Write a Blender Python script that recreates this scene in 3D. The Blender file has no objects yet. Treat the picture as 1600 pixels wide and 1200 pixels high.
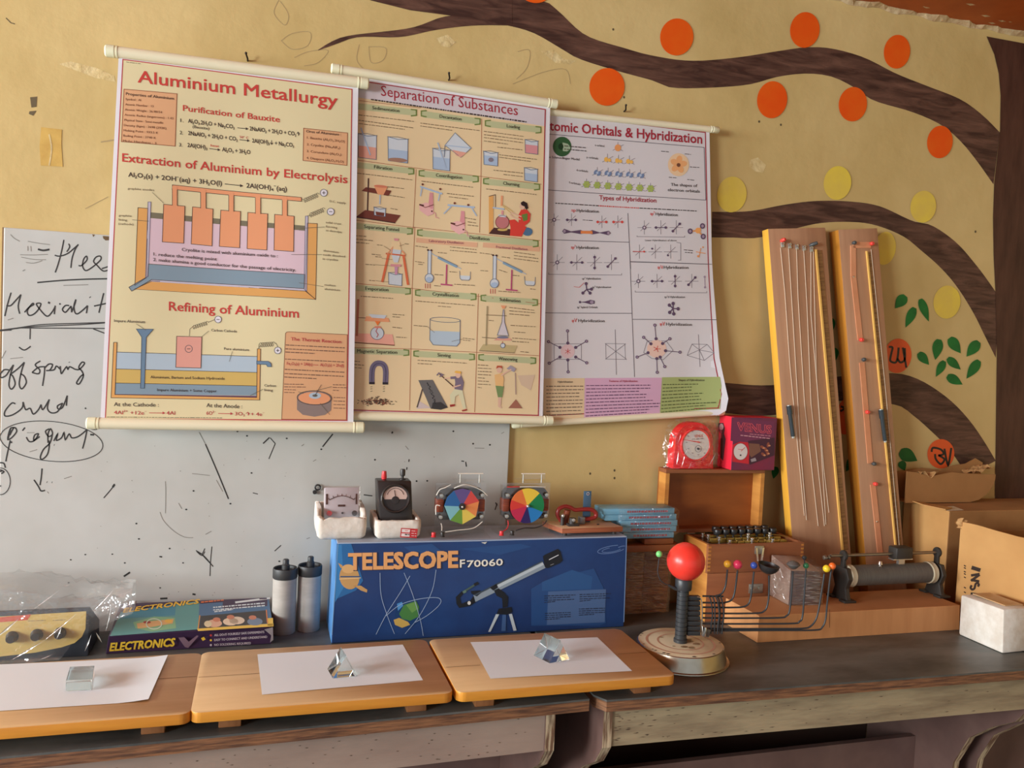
import bpy, bmesh, math, random
from mathutils import Vector, Matrix
random.seed(7)
SC = bpy.context.scene
COL = SC.collection
R = math.radians

# ------------------------------------------------------------------ camera
F = 1300.0                      # focal length in pixels of the 1600x1200 frame
EYE = Vector((0, 0, 1.55))
yaw, pit, rol = R(16.7), R(-2.6), R(2.6)
FWD = Vector((math.sin(yaw)*math.cos(pit), math.cos(yaw)*math.cos(pit), math.sin(pit)))
r0 = Vector((math.cos(yaw), -math.sin(yaw), 0)); u0 = r0.cross(FWD)
RGT = r0*math.cos(rol) + u0*math.sin(rol); UP = RGT.cross(FWD)
cam_data = bpy.data.cameras.new('camera'); cam = bpy.data.objects.new('camera', cam_data); COL.objects.link(cam)
m = Matrix((RGT, UP, -FWD)).transposed().to_4x4(); m.translation = EYE
cam.matrix_world = m
cam_data.sensor_fit = 'HORIZONTAL'; cam_data.sensor_width = 36.0; cam_data.lens = 36.0*F/1600
cam_data.clip_start = 0.05; cam_data.clip_end = 100
SC.camera = cam

# ------------------------------------------------------------------ light
SC.view_settings.view_transform = 'Standard'; SC.view_settings.look = 'None'
SC.view_settings.gamma = 1.0; SC.view_settings.use_curve_mapping = False
SC.view_settings.exposure = 0.22
world = bpy.data.worlds.new('world'); SC.world = world; world.use_nodes = True
bg = world.node_tree.nodes['Background']
bg.inputs['Color'].default_value = (0.84, 0.92, 1.0, 1); bg.inputs['Strength'].default_value = 0.50

def window_light(name, loc, rot, sx, sy, power, color):
    l = bpy.data.lights.new(name, 'AREA'); l.shape = 'RECTANGLE'; l.size = sx; l.size_y = sy
    l.energy = power; l.color = color
    o = bpy.data.objects.new(name, l); COL.objects.link(o); o.location = loc; o.rotation_euler = rot
    return o
# daylight through the two windows of the left wall (the light faces +x)
window_light('daylight_near_window', (-4.90, 1.05, 2.05), (0, R(-82), 0), 1.3, 1.5, 235, (0.872, 0.962, 0.99))
window_light('daylight_far_window', (-4.90, -1.30, 2.0), (0, R(-84), 0), 1.3, 1.6, 235, (0.872, 0.962, 0.99))

# ------------------------------------------------------------------ materials
def lin(c):
    c = c/255.0
    return c/12.92 if c <= 0.04045 else ((c+0.055)/1.055)**2.4
KA = 1.30                       # surfaces are lit a little below full white
def S(r, g, b, k=None):
    k = KA if k is None else k
    return tuple(min(0.9, lin(v)*k) for v in (r, g, b)) + (1.0,)
_mats = {}
def mat(name, c, rough=0.6, metal=0.0, c2=None, scale=8.0, stretch=(1, 1, 1), bump=0.0, spec=0.5, lo=0.35, hi=0.65, bscale=None, detail=4.0, coat=0.0, distort=0.0):
    """principled surface; c2 mixes in a second colour by noise, stretch makes it a grain"""
    if name in _mats: return _mats[name]
    m = bpy.data.materials.new(name); m.use_nodes = True; nt = m.node_tree; n = nt.nodes; L = nt.links
    b = n['Principled BSDF']; b.inputs['Roughness'].default_value = rough; b.inputs['Metallic'].default_value = metal
    b.inputs['Specular IOR Level'].default_value = spec; b.inputs['Coat Weight'].default_value = coat
    b.inputs['Base Color'].default_value = c
    m.diffuse_color = c
    if c2 or bump:
        tc = n.new('ShaderNodeTexCoord'); mp = n.new('ShaderNodeMapping'); mp.inputs['Scale'].default_value = stretch
        L.new(tc.outputs['Object'], mp.inputs['Vector'])
    if c2:
        nz = n.new('ShaderNodeTexNoise'); nz.inputs['Scale'].default_value = scale; nz.inputs['Detail'].default_value = detail
        nz.inputs['Roughness'].default_value = 0.6; nz.inputs['Distortion'].default_value = distort
        rp = n.new('ShaderNodeValToRGB'); rp.color_ramp.elements[0].position = lo; rp.color_ramp.elements[1].position = hi
        rp.color_ramp.elements[0].color = c; rp.color_ramp.elements[1].color = c2
        L.new(mp.outputs[0], nz.inputs['Vector']); L.new(nz.outputs['Fac'], rp.inputs[0]); L.new(rp.outputs[0], b.inputs['Base Color'])
    if bump:
        nb = n.new('ShaderNodeTexNoise'); nb.inputs['Scale'].default_value = bscale or scale; nb.inputs['Detail'].default_value = 5
        bp = n.new('ShaderNodeBump'); bp.inputs['Strength'].default_value = min(1, bump); bp.inputs['Distance'].default_value = 0.01
        L.new(mp.outputs[0], nb.inputs['Vector']); L.new(nb.outputs['Fac'], bp.inputs['Height']); L.new(bp.outputs[0], b.inputs['Normal'])
    _mats[name] = m
    return m
def glass(name, c=(0.9, 0.97, 0.97, 1), rough=0.02, ior=1.5):
    if name in _mats: return _mats[name]
    m = mat(name, c, rough=rough); b = m.node_tree.nodes['Principled BSDF']
    b.inputs['Transmission Weight'].default_value = 1.0; b.inputs['IOR'].default_value = ior
    return m
def film(name, gloss=0.2, tint=(1, 1, 1, 1), rough=0.12, bump=0.6, bscale=30.0, milky=0.0, stretch=(1, 1, 1)):
    """thin clear plastic: mostly see-through, with a wrinkled sheen"""
    if name in _mats: return _mats[name]
    m = bpy.data.materials.new(name); m.use_nodes = True; nt = m.node_tree; n = nt.nodes; L = nt.links
    n.remove(n['Principled BSDF']); out = n['Material Output']
    tr = n.new('ShaderNodeBsdfTransparent'); tr.inputs[0].default_value = tint
    gl = n.new('ShaderNodeBsdfGlossy'); gl.inputs['Roughness'].default_value = rough; gl.inputs[0].default_value = (1, 1, 1, 1)
    tc = n.new('ShaderNodeTexCoord'); nz = n.new('ShaderNodeTexNoise'); nz.inputs['Scale'].default_value = bscale; nz.inputs['Detail'].default_value = 3
    bp = n.new('ShaderNodeBump'); bp.inputs['Strength'].default_value = bump; bp.inputs['Distance'].default_value = 0.02
    mp = n.new('ShaderNodeMapping'); mp.inputs['Scale'].default_value = stretch; L.new(tc.outputs['Object'], mp.inputs[0]); L.new(mp.outputs[0], nz.inputs['Vector']); L.new(nz.outputs['Fac'], bp.inputs['Height']); L.new(bp.outputs[0], gl.inputs['Normal'])
    mx = n.new('ShaderNodeMixShader'); mx.inputs[0].default_value = gloss
    L.new(tr.outputs[0], mx.inputs[1]); L.new(gl.outputs[0], mx.inputs[2])
    last = mx
    if milky:
        df = n.new('ShaderNodeBsdfDiffuse'); df.inputs[0].default_value = (0.75, 0.75, 0.72, 1)
        m2 = n.new('ShaderNodeMixShader'); m2.inputs[0].default_value = milky
        L.new(mx.outputs[0], m2.inputs[1]); L.new(df.outputs[0], m2.inputs[2]); last = m2
    L.new(last.outputs[0], out.inputs['Surface'])
    _mats[name] = m
    return m
def ink(r, g, b, gloss=0.45, k=None):
    y_ = .3*r+.59*g+.11*b; r2, g2, b2 = (v+(y_-v)*.10 for v in (r, g, b))
    return mat('print_%d_%d_%d' % (r, g, b), S(r2, g2, b2, k), rough=gloss, spec=0.35)

# ------------------------------------------------------------------ scene objects
WM = {}                         # world matrix of every thing and part, for parenting
def thing(name, label, cat, loc=(0, 0, 0), rotz=0.0, group=None, rot=None):
    o = bpy.data.objects.new(name, None); COL.objects.link(o); o.empty_display_size = 0.05
    e = rot.to_4x4() if rot is not None else Matrix.Rotation(rotz, 4, 'Z')
    M = Matrix.Translation(Vector(loc)) @ e
    o.matrix_world = M; WM[o.name] = M
    o['label'] = label; o['category'] = cat
    if group: o['group'] = group
    return o
def tag(o, label, cat, group=None):
    o['label'] = label; o['category'] = cat
    if group: o['group'] = group
    return o
def struct(o): o['kind'] = 'structure'; return o
def copy_tree(o, parent=None):
    c = o.copy(); COL.objects.link(c)
    if parent is not None: c.parent = parent
    for ch in [k for k in bpy.data.objects if k.parent == o]: copy_tree(ch, c)
    return c

class MB:
    """collects shapes (world or local coordinates) and links them as ONE mesh object"""
    def __init__(s): s.bm = bmesh.new(); s.mats = []
    def mi(s, m):
        if m not in s.mats: s.mats.append(m)
        return s.mats.index(m)
    def _fin(s, faces, m):
        i = s.mi(m)
        for f in faces: f.material_index = i
    def _new(s, tmp, m, M=None):
        i = s.mi(m); mp = {}
        for v in tmp.verts: mp[v] = s.bm.verts.new(M @ v.co if M else v.co)
        out = []
        for f in tmp.faces:
            try: nf = s.bm.faces.new([mp[v] for v in f.verts])
            except ValueError: continue
            nf.material_index = i; out.append(nf)
        tmp.free(); return out
    def box(s, c, size, m, bev=0.0, rot=None, seg=2):
        t = bmesh.new(); bmesh.ops.create_cube(t, size=1.0)
        for v in t.verts: v.co = Vector((v.co.x*size[0], v.co.y*size[1], v.co.z*size[2]))
        if bev: bmesh.ops.bevel(t, geom=t.edges[:], offset=bev, segments=seg, affect='EDGES', profile=0.5)
        M = Matrix.Translation(Vector(c)) @ (rot.to_4x4() if rot is not None else Matrix.Identity(4))
        return s._new(t, m, M)
    def b2(s, a, b, m, bev=0.0):
        return s.box([(a[i]+b[i])/2 for i in range(3)], [abs(b[i]-a[i]) for i in range(3)], m, bev)
    def hexa(s, p, m, bev=0.0):
        """8 corners: bottom 4 then top 4, same winding"""
        t = bmesh.new(); v = [t.verts.new(Vector(q)) for q in p]
        for f in ((3, 2, 1, 0), (4, 5, 6, 7), (0, 1, 5, 4), (1, 2, 6, 5), (2, 3, 7, 6), (3, 0, 4, 7)): t.faces.new([v[i] for i in f])
        bmesh.ops.recalc_face_normals(t, faces=t.faces[:])
        if bev: bmesh.ops.bevel(t, geom=t.edges[:], offset=bev, segments=2, affect='EDGES', profile=0.5)
        return s._new(t, m)
    def prism(s, pts, vec, m, bev=0.0):
        t = bmesh.new(); vec = Vector(vec); a = [t.verts.new(Vector(p)) for p in pts]; b = [t.verts.new(Vector(p)+vec) for p in pts]
        n = len(a); t.faces.new(a); t.faces.new(b[::-1])
        for i in range(n): t.faces.new((a[i], b[i], b[(i+1) % n], a[(i+1) % n]))
        bmesh.ops.recalc_face_normals(t, faces=t.faces[:])
        if bev: bmesh.ops.bevel(t, geom=t.edges[:], offset=bev, segments=2, affect='EDGES', profile=0.5)
        return s._new(t, m)
    def cyl(s, a, b, r, m, r2=None, n=20, caps=True):
        a, b = Vector(a), Vector(b); d = b-a; r2 = r if r2 is None else r2
        q = d.to_track_quat('Z', 'Y').to_matrix(); X, Y = q.col[0], q.col[1]
        A = [s.bm.verts.new(a+(X*math.cos(2*math.pi*i/n)+Y*math.sin(2*math.pi*i/n))*r) for i in range(n)]
        B = [s.bm.verts.new(b+(X*math.cos(2*math.pi*i/n)+Y*math.sin(2*math.pi*i/n))*r2) for i in range(n)]
        fs = [s.bm.faces.new((A[i], A[(i+1) % n], B[(i+1) % n], B[i])) for i in range(n)]
        if caps: fs += [s.bm.faces.new(A[::-1]), s.bm.faces.new(B)]
        s._fin(fs, m); return fs
    def lathe(s, prof, o, m, n=32, axis=None, sx=1.0, sy=1.0):
        """profile of (radius, height) turned about axis through o"""
        o = Vector(o); q = (Vector(axis) if axis else Vector((0, 0, 1))).to_track_quat('Z', 'Y').to_matrix() if axis else Matrix.Identity(3)
        rings = []
        for r, z in prof:
            if r < 1e-6: rings.append([s.bm.verts.new(o+q @ Vector((0, 0, z)))])
            else: rings.append([s.bm.verts.new(o+q @ Vector((r*sx*math.cos(2*math.pi*i/n), r*sy*math.sin(2*math.pi*i/n), z))) for i in range(n)])
        fs = []
        for A, B in zip(rings, rings[1:]):
            if len(A) == 1 and len(B) == 1: continue
            for i in range(n):
                j = (i+1) % n
                if len(A) == 1: fs.append(s.bm.faces.new((A[0], B[j], B[i])))
                elif len(B) == 1: fs.append(s.bm.faces.new((A[i], A[j], B[0])))
                else: fs.append(s.bm.faces.new((A[i], A[j], B[j], B[i])))
        s._fin(fs, m); return fs
    def ball(s, c, r, m, sc=(1, 1, 1), n=20):
        prof = [(r*math.sin(math.pi*i/12), -r*math.cos(math.pi*i/12)) for i in range(13)]
        prof[0] = (0, -r); prof[-1] = (0, r)
        fs = s.lathe([(a, b*sc[2]) for a, b in prof], c, m, n=n, sx=sc[0], sy=sc[1]); return fs
    def tube(s, pts, r, m, n=8, smooth=0, caps=True):
        P = [Vector(p) for p in pts]
        if smooth: P = spline(P, smooth)
        rings = []; prev = None
        for i, p in enumerate(P):
            d = (P[min(i+1, len(P)-1)]-P[max(i-1, 0)]).normalized()
            if prev is None:
                X = d.orthogonal().normalized()
            else:
                X = (prev-d*prev.dot(d)).normalized()
            prev = X; Y = d.cross(X); rr = r[i*(len(r)-1)//max(1, len(P)-1)] if isinstance(r, (list, tuple)) else r
            rings.append([s.bm.verts.new(p+(X*math.cos(2*math.pi*k/n)+Y*math.sin(2*math.pi*k/n))*rr) for k in range(n)])
        fs = []
        for A, B in zip(rings, rings[1:]):
            for k in range(n): fs.append(s.bm.faces.new((A[k], A[(k+1) % n], B[(k+1) % n], B[k])))
        if caps: fs += [s.bm.faces.new(rings[0][::-1]), s.bm.faces.new(rings[-1])]
        s._fin(fs, m); return fs
    def grid(s, fn, nu, nv, m):
        V = [[s.bm.verts.new(Vector(fn(i/nu, j/nv))) for i in range(nu+1)] for j in range(nv+1)]
        fs = [s.bm.faces.new((V[j][i], V[j][i+1], V[j+1][i+1], V[j+1][i])) for j in range(nv) for i in range(nu)]
        s._fin(fs, m); return fs
    def poly(s, pts, m):
        f = s.bm.faces.new([s.bm.verts.new(Vector(p)) for p in pts]); s._fin([f], m); return f
    def build(s, name, parent=None, smooth=40, local=False, M=None):
        me = bpy.data.meshes.new(name); s.bm.to_mesh(me); s.bm.free()
        for m_ in s.mats: me.materials.append(m_)
        W = WM[parent.name] if parent is not None else Matrix.Identity(4)
        if M is not None: me.transform(M)
        if not local and parent is not None: me.transform(W.inverted())
        if smooth:
            for p in me.polygons: p.use_smooth = True
            me.set_sharp_from_angle(angle=R(smooth))
        o = bpy.data.objects.new(name, me); COL.objects.link(o)
        if parent is not None: o.parent = parent
        WM[o.name] = W
        return o

def spline(P, k=6):
    """Catmull-Rom through P"""
    P = [Vector(p) for p in P]
    if len(P) < 3: return P
    out = []
    for i in range(len(P)-1):
        a, b, c, d = P[max(i-1, 0)], P[i], P[i+1], P[min(i+2, len(P)-1)]
        for j in range(k):
            t = j/k
            out.append(0.5*((2*b)+(c-a)*t+(2*a-5*b+4*c-d)*t*t+(3*b-a-3*c+d)*t**3))
    out.append(P[-1]); return out

# ---------------- points of the place seen at a pixel of the photograph, on a real plane
def ray(px, py): return FWD*F + RGT*(px-800) - UP*(py-600)
def on_y(px, py, y): d = ray(px, py); return EYE + d*(y/d.y)
def on_z(px, py, z): d = ray(px, py); return EYE + d*((z-EYE.z)/d.z)
class Plane:
    def __init__(s, p, n): s.p = Vector(p); s.n = Vector(n).normalized()
    def at(s, px, py):
        d = ray(px, py); return EYE + d*((s.p-EYE).dot(s.n)/d.dot(s.n))
def zq(ox, oy, k):
    """reads off an enlarged crop: pairs x, y -> points of the whole photograph"""
    def f(*a): return [(ox+a[i]/k, oy+a[i+1]/k) for i in range(0, len(a), 2)]
    return f

_glyph = {}
def glyphs(body, bold):
    key = (body, bold)
    if key not in _glyph:
        c = bpy.data.curves.new('glyph', 'FONT'); c.body = body; c.size = 1.0; c.resolution_u = 2; c.offset = bold; c.fill_mode = 'FRONT'
        o = bpy.data.objects.new('glyph', c); me = o.to_mesh()
        _glyph[key] = ([tuple(v.co[:2]) for v in me.vertices], [tuple(p.vertices) for p in me.polygons])
        o.to_mesh_clear(); bpy.data.objects.remove(o); bpy.data.curves.remove(c)
    return _glyph[key]

class Art:
    """flat printing or paint on one plane, drawn in the photograph's pixels and laid on the plane"""
    def __init__(s): s.V = []; s.Fc = []
    def _add(s, vs, fs, m, layer):
        o = len(s.V); s.V += [(x, y, layer) for x, y in vs]; s.Fc += [(tuple(i+o for i in f), m) for f in fs]
    def poly(s, pts, m, layer=1): s._add(pts, [tuple(range(len(pts)))], m, layer)
    def line(s, pts, w, m, layer=3, closed=False, smooth=0):
        P = [Vector((p[0], p[1])) for p in pts]
        if closed: P.append(P[0])
        if smooth: P = [Vector((q[0], q[1])) for q in spline([Vector((p.x, p.y, 0)) for p in P], smooth)]
        vs = []; n = len(P)
        for i, p in enumerate(P):
            if closed and i in (0, n-1): d1 = (P[1]-P[0]).normalized(); d0 = (P[-1]-P[-2]).normalized()
            else: d1 = (P[min(i+1, n-1)]-P[i]); d0 = (P[i]-P[max(i-1, 0)]); d1 = d1.normalized() if d1.length > 1e-9 else d0.normalized(); d0 = d0.normalized() if d0.length > 1e-9 else d1
            t = d0+d1; t = t.normalized() if t.length > 1e-6 else d1
            c = max(0.4, t.dot(d1)); nn = Vector((-t.y, t.x))*(w/2/c)
            vs += [tuple(p+nn), tuple(p-nn)]
        s._add(vs, [(2*i, 2*i+1, 2*i+3, 2*i+2) for i in range(n-1)], m, layer)
    def frame(s, pts, w, m, layer=3): s.line(pts, w, m, layer, closed=True)
    def box(s, pts, fill, edge=None, w=0.8, layer=1):
        s.poly(pts, fill, layer)
        if edge: s.frame(pts, w, edge, layer+1)
    def ell(s, c, rx, ry, m, layer=1, rot=0.0, n=24, edge=None, w=0.8, a0=0, a1=360):
        cr, sr = math.cos(R(rot)), math.sin(R(rot)); pts = []
        k = n if a1-a0 == 360 else n+1
        for i in range(k):
            a = R(a0+(a1-a0)*i/n); x, y = rx*math.cos(a), ry*math.sin(a); pts.append((c[0]+x*cr-y*sr, c[1]+x*sr+y*cr))
        if m: s.poly(pts, m, layer)
        if edge: s.line(pts, w, edge, layer+1, closed=(a1-a0 == 360))
    def dashes(s, a, b, w, m, layer=4, seed=0, lo=4, hi=13):
        """a line of print too small to read"""
        rnd = random.Random(seed*7919+int(a[0]*13+a[1]*7)); a, b = Vector((a[0], a[1])), Vector((b[0], b[1])); L = (b-a).length; d = (b-a).normalized(); t = 0
        while t < L:
            e = min(L, t+rnd.uniform(lo, hi)*0.6)
            if e-t > 0.5: s.line([a+d*t, a+d*e], w*rnd.uniform(0.8, 1.1), m, layer)
            t = e+1.1
    def text(s, body, p0, p1, cap, m, layer=4, bold=0.012, slant=0.0):
        """line of type from p0 to p1 on its baseline; _x sets x low and small, ^x high and small"""
        runs = []; i = 0; cur = ''
        while i < len(body):
            if body[i] in '_^' and i+1 < len(body):
                if cur: runs.append((cur, 0)); cur = ''
                runs.append((body[i+1], -1 if body[i] == '_' else 1)); i += 2
            else: cur += body[i]; i += 1
        if cur: runs.append((cur, 0))
        vs = []; fs = []; x = 0.0
        for b, k in runs:
            sc = 1.0 if k == 0 else 0.6; dy = 0 if k == 0 else (-0.16 if k < 0 else 0.42)
            lead = len(b)-len(b.lstrip(' ')); core = b.strip(' '); trail = len(b)-len(b.rstrip(' ')) if core else 0
            x += 0.27*lead*sc
            if core:
                gv, gf = glyphs(core, 0.0); mx = max([v[0] for v in gv] or [0]); o = len(vs)
                vs += [(x+v[0]*sc, v[1]*sc+dy) for v in gv]; fs += [tuple(j+o for j in f) for f in gf]; x += mx*sc+0.05
            x += 0.27*trail*sc
        if not vs: return
        x0 = min(v[0] for v in vs); x1 = max(v[0] for v in vs)
        P0, P1 = Vector((p0[0], p0[1])), Vector((p1[0], p1[1])); d = P1-P0; dn = d.normalized()
        up = Vector((dn.y, -dn.x)) if slant is None else Vector((slant, -1.0))
        out = []
        for gx, gy in vs:
            q = P0 + d*((gx-x0)/(x1-x0)) + up*(gy/0.70*cap); out.append((q.x, q.y))
        b = bold*cap*0.9
        if bold < 0.01: s._add(out, fs, m, layer); return
        for i, (ox, oy) in enumerate(((-b, -b), (b, b), (b, -b), (-b, b)) if cap > 6 else ((-b, 0), (b, 0))):
            s._add([(x+ox, y+oy) for x, y in out], fs, m, layer+i*0.1)
    def lay(s, mb, plane, step=0.00025, disp=None, cutx=None, cuty=None):
        """maps everything to the plane and appends it to a mesh builder"""
        t = bmesh.new(); mats = []
        vs = [t.verts.new(v) for v in s.V]
        for f, m_ in s.Fc:
            if m_ not in mats: mats.append(m_)
            try: nf = t.faces.new([vs[i] for i in f])
            except ValueError: continue
            nf.material_index = mats.index(m_)
        for cuts, no in ((cutx or [], (1, 0, 0)), (cuty or [], (0, 1, 0))):
            for c in cuts:
                co = (c, 0, 0) if no[0] else (0, c, 0)
                bmesh.ops.bisect_plane(t, geom=t.verts[:]+t.edges[:]+t.faces[:], dist=1e-5, plane_co=co, plane_no=no)
        n = plane.n if plane.n.dot(EYE-plane.p) > 0 else -plane.n
        mp = {}
        for v in t.verts:
            q = plane.at(v.co.x, v.co.y) + n*(v.co.z*step)
            if disp: q = disp(q, v.co.x, v.co.y)
            mp[v] = mb.bm.verts.new(q)
        for f in t.faces:
            try: nf = mb.bm.faces.new([mp[v] for v in f.verts])
            except ValueError: continue
            nf.normal_update()
            if nf.normal.dot(n) < 0: nf.normal_flip()
            nf.material_index = mb.mi(mats[f.material_index])
        t.free()
BLACK = ink(38, 30, 28); MAROON = ink(140, 40, 50); RED = ink(200, 62, 55); WHITE = ink(214, 208, 212)
LT = ink(150, 124, 92)
TXT = ink(62, 50, 44); GR = ink(92, 80, 78); OUT = ink(70, 52, 44)
# ================================================================== the room
WALLC = mat('yellow_wall_paint', S(198, 174, 120), rough=0.5, c2=S(184, 159, 104), scale=2.2, bump=0.2, bscale=14, spec=0.3)
WALLY = 2.20
mb = MB(); mb.b2((-5.1, WALLY, 0), (3.7, WALLY+0.12, 2.66), WALLC); wall = struct(mb.build('wall_back', smooth=0))
mb = MB()
for a, b in (((-5.1, -3.2, 0), (-4.98, 2.2, 1.0)), ((-5.1, -3.2, 2.4), (-4.98, 2.2, 2.66)), ((-5.1, 1.85, 1.0), (-4.98, 2.2, 2.4)),
             ((-5.1, -0.5, 1.0), (-4.98, 0.25, 2.4)), ((-5.1, -3.2, 1.0), (-4.98, -2.1, 2.4))): mb.b2(a, b, WALLC)
struct(mb.build('wall_left', smooth=0))
mb = MB(); mb.b2((3.6, -3.2, 0), (3.72, 2.2, 2.66), WALLC); struct(mb.build('wall_right', smooth=0))
CEIL = mat('rust_red_ceiling_paint', S(162, 78, 30), rough=0.5, c2=S(146, 64, 20), scale=5, spec=0.3)
mb = MB(); mb.b2((-5.1, -3.2, 2.648), (3.7, 2.32, 2.76), CEIL); struct(mb.build('ceiling', smooth=0))
FLOORM = mat('grey_cement_floor', S(112, 114, 118), rough=0.7, c2=S(92, 94, 98), scale=5)
mb = MB(); mb.b2((-5.1, -3.2, -0.1), (3.7, 2.32, 0.0), FLOORM); struct(mb.build('floor', smooth=0))
GREENF = mat('green_window_frame', S(90, 110, 95), rough=0.5)
for i, (y0, y1) in enumerate(((0.25, 1.85), (-2.1, -0.5))):
    mb = MB(); w = 0.05
    for a, b in (((-5.07, y0, 1.0), (-5.01, y0+w, 2.4)), ((-5.07, y1-w, 1.0), (-5.01, y1, 2.4)), ((-5.07, y0, 1.0), (-5.01, y1, 1.0+w)), ((-5.07, y0, 2.4-w), (-5.01, y1, 2.4)), ((-5.06, (y0+y1)/2-.02, 1.0), (-5.02, (y0+y1)/2+.02, 2.4))): mb.b2(a, b, GREENF)
    struct(mb.build('window_%d' % (i+1), smooth=0))
# rough plaster line where the wall meets the ceiling
PLAST = mat('chipped_plaster', S(196, 176, 140), rough=0.8, c2=S(170, 140, 105), scale=30, bump=0.5)
mb = MB(); rnd = random.Random(3); n = 90; top, low = [], []
for i in range(n+1):
    x = 0.9+2.1*i/n; d = .012+.010*math.sin(i*.9)*math.sin(i*.37)+rnd.uniform(-.004, .010); top.append((x, 2.2-max(.003, d), 2.6478)); low.append((x, 2.1995, 2.6478-.004-.006*abs(math.sin(i*.5))-rnd.uniform(0, .004)))
for i in range(n):
    a0, a1, b0, b1 = Vector(top[i]), Vector(top[i+1]), Vector(low[i]), Vector(low[i+1]); mb.poly([a0, a1, b1, b0], PLAST)
for i in range(16):
    x = rnd.uniform(1.5, 2.7); y = 2.2-rnd.uniform(.03, .12); w = rnd.uniform(.004, .018); mb.poly([(x-w, y, 2.6477), (x-w*.2, y-w*.4, 2.6477), (x+w, y-w*.2, 2.6477), (x+w*.3, y+w*.35, 2.6477)], PLAST)
struct(mb.build('trim_1', smooth=0))

# ---------------------------------------------- the tree painted on the wall
BARK = mat('brown_mural_paint', S(60, 39, 33), rough=0.5, c2=S(112, 80, 66), scale=7, stretch=(1.2, 1, 8), lo=0.36, hi=0.8, spec=0.3, distort=0.6)
BARKD = mat('dark_brown_mural_paint', S(58, 34, 28), rough=0.5, c2=S(84, 54, 44), scale=6, stretch=(5, 1, 1.0), lo=0.3, hi=0.75, spec=0.3)
WP = Plane((0, WALLY, 0), (0, -1, 0))
zA = zq(800, 0, 2); zB = zq(1100, 330, 2.6667)
def strip(up, lo): return up + lo[::-1]
def band(art, up, lo, m, layer, n=40):
    """long painted band: resampled to quads so it stays clean"""
    def res(P):
        P = spline([Vector((p[0], p[1], 0)) for p in P], 8); L = [0]
        for a, b in zip(P, P[1:]): L.append(L[-1]+(b-a).length)
        out = []; j = 0
        for i in range(n+1):
            t = L[-1]*i/n
            while j < len(P)-2 and L[j+1] < t: j += 1
            f = (t-L[j])/max(1e-9, L[j+1]-L[j]); q = P[j].lerp(P[j+1], min(1, f)); out.append((q.x, q.y))
        return out
    U, W = res(up), res(lo)
    art._add(U+W, [(i, i+1, n+2+i, n+1+i) for i in range(n)], m, layer)
a = Art()
band(a, [(790, -6), (850, 2), (875, 20), (915, 55), (975, 75), (1020, 87), (1080, 95), (1150, 90), (1215, 80), (1260, 74), (1300, 76), (1350, 90), (1400, 115), (1450, 135), (1500, 155), (1535, 180), (1562, 207)],
     [(780, 37), (830, 50), (875, 75), (905, 92), (965, 111), (1020, 126), (1050, 137), (1110, 137), (1170, 132), (1215, 120), (1260, 115), (1300, 120), (1335, 137), (1365, 157), (1425, 175), (1470, 195), (1500, 220), (1525, 250), (1552, 288)], BARK, 1, 60)
a.poly([(545, -12), (430, -62), (300, -100), (440, -84), (600, -48), (790, -30), (800, -4), (800, 39), (780, 37), (740, 30), (700, 24), (640, 16), (580, 1)], BARK, 2.2)
band(a, [(497, 78), (520, 64), (550, 55), (640, 44), (690, 27), (730, 22), (800, 14)], [(497, 79), (525, 69), (560, 58), (625, 58), (680, 47), (740, 40), (800, 40)], BARK, 1.5, 24)
band(a, zA(625, 662, 740, 660, 850, 640, 950, 628, 1060, 630, 1150, 645, 1250, 690)+zB(950, 60, 1050, 130, 1130, 220, 1190, 300, 1230, 360),
     [(1112, 371)]+zB(120, 110, 220, 111, 350, 80, 480, 50, 620, 45, 720, 60, 830, 105, 900, 160, 980, 230, 1050, 310, 1120, 420, 1170, 520, 1215, 610), BARK, 1, 50)
band(a, [(1100, 596)]+zB(85, 715, 280, 725, 550, 690, 780, 675, 880, 695, 970, 745, 1050, 810, 1120, 890, 1180, 980, 1215, 1040), [(1100, 640)]+zB(80, 840, 290, 850, 560, 790, 790, 805, 870, 850, 950, 920, 1020, 990, 1070, 1060, 1100, 1100), BARK, 1, 40)
mb = MB(); a.lay(mb, WP, 0.0004); mb.build('painted_branch', wall, smooth=0)['label'] = 'brown painted branches'
a = Art()
a.poly([(1541, 57), (1553, 85), (1560, 115), (1563, 150), (1562, 205), (1553, 285), (1551, 340), (1552, 400), (1555, 460), (1557, 555), (1555, 700), (1552, 1000), (1560, 1400), (1740, 1400), (1716, 1000), (1700, 600), (1702, 300), (1716, 140), (1738, 96), (1600, 68)], BARKD, 3)
mb = MB(); a.lay(mb, WP, 0.0004); mb.build('painted_trunk', wall, smooth=0)['label'] = 'dark brown painted tree trunk'
ORANGE = mat('orange_mural_paint', S(232, 92, 20), rough=0.5, c2=S(218, 78, 14), scale=9, spec=0.3)
YEL = mat('pale_yellow_mural_paint', S(214, 190, 72), rough=0.5, c2=S(205, 178, 84), scale=9, spec=0.3)
ORED = mat('red_orange_mural_paint', S(212, 84, 34), rough=0.5)
INKB = mat('black_mural_paint', S(34, 28, 26), rough=0.5)
def disc(c, rx, ry, m, strokes=(), rot=8):
    a = Art(); a.ell(c, rx, ry, m, 4, rot=rot, n=36)
    for st in strokes: a.line(st, 3.2, INKB, 5, smooth=5)
    mb = MB(); a.lay(mb, WP, 0.0004); return mb.build('painted_fruit', wall, smooth=0)
for c, rx, ry in (((1057, 58), 26, 29), ((1257, 47), 23, 28), ((1401, 81), 20.5, 26.5), ((948, 136), 27.5, 29.5), ((1206, 156), 23.5, 29), ((1332, 163), 22, 27), ((1468, 222), 20, 25.5), ((836, -16), 26, 21)):
    disc(c, rx, ry, ORANGE)
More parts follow.
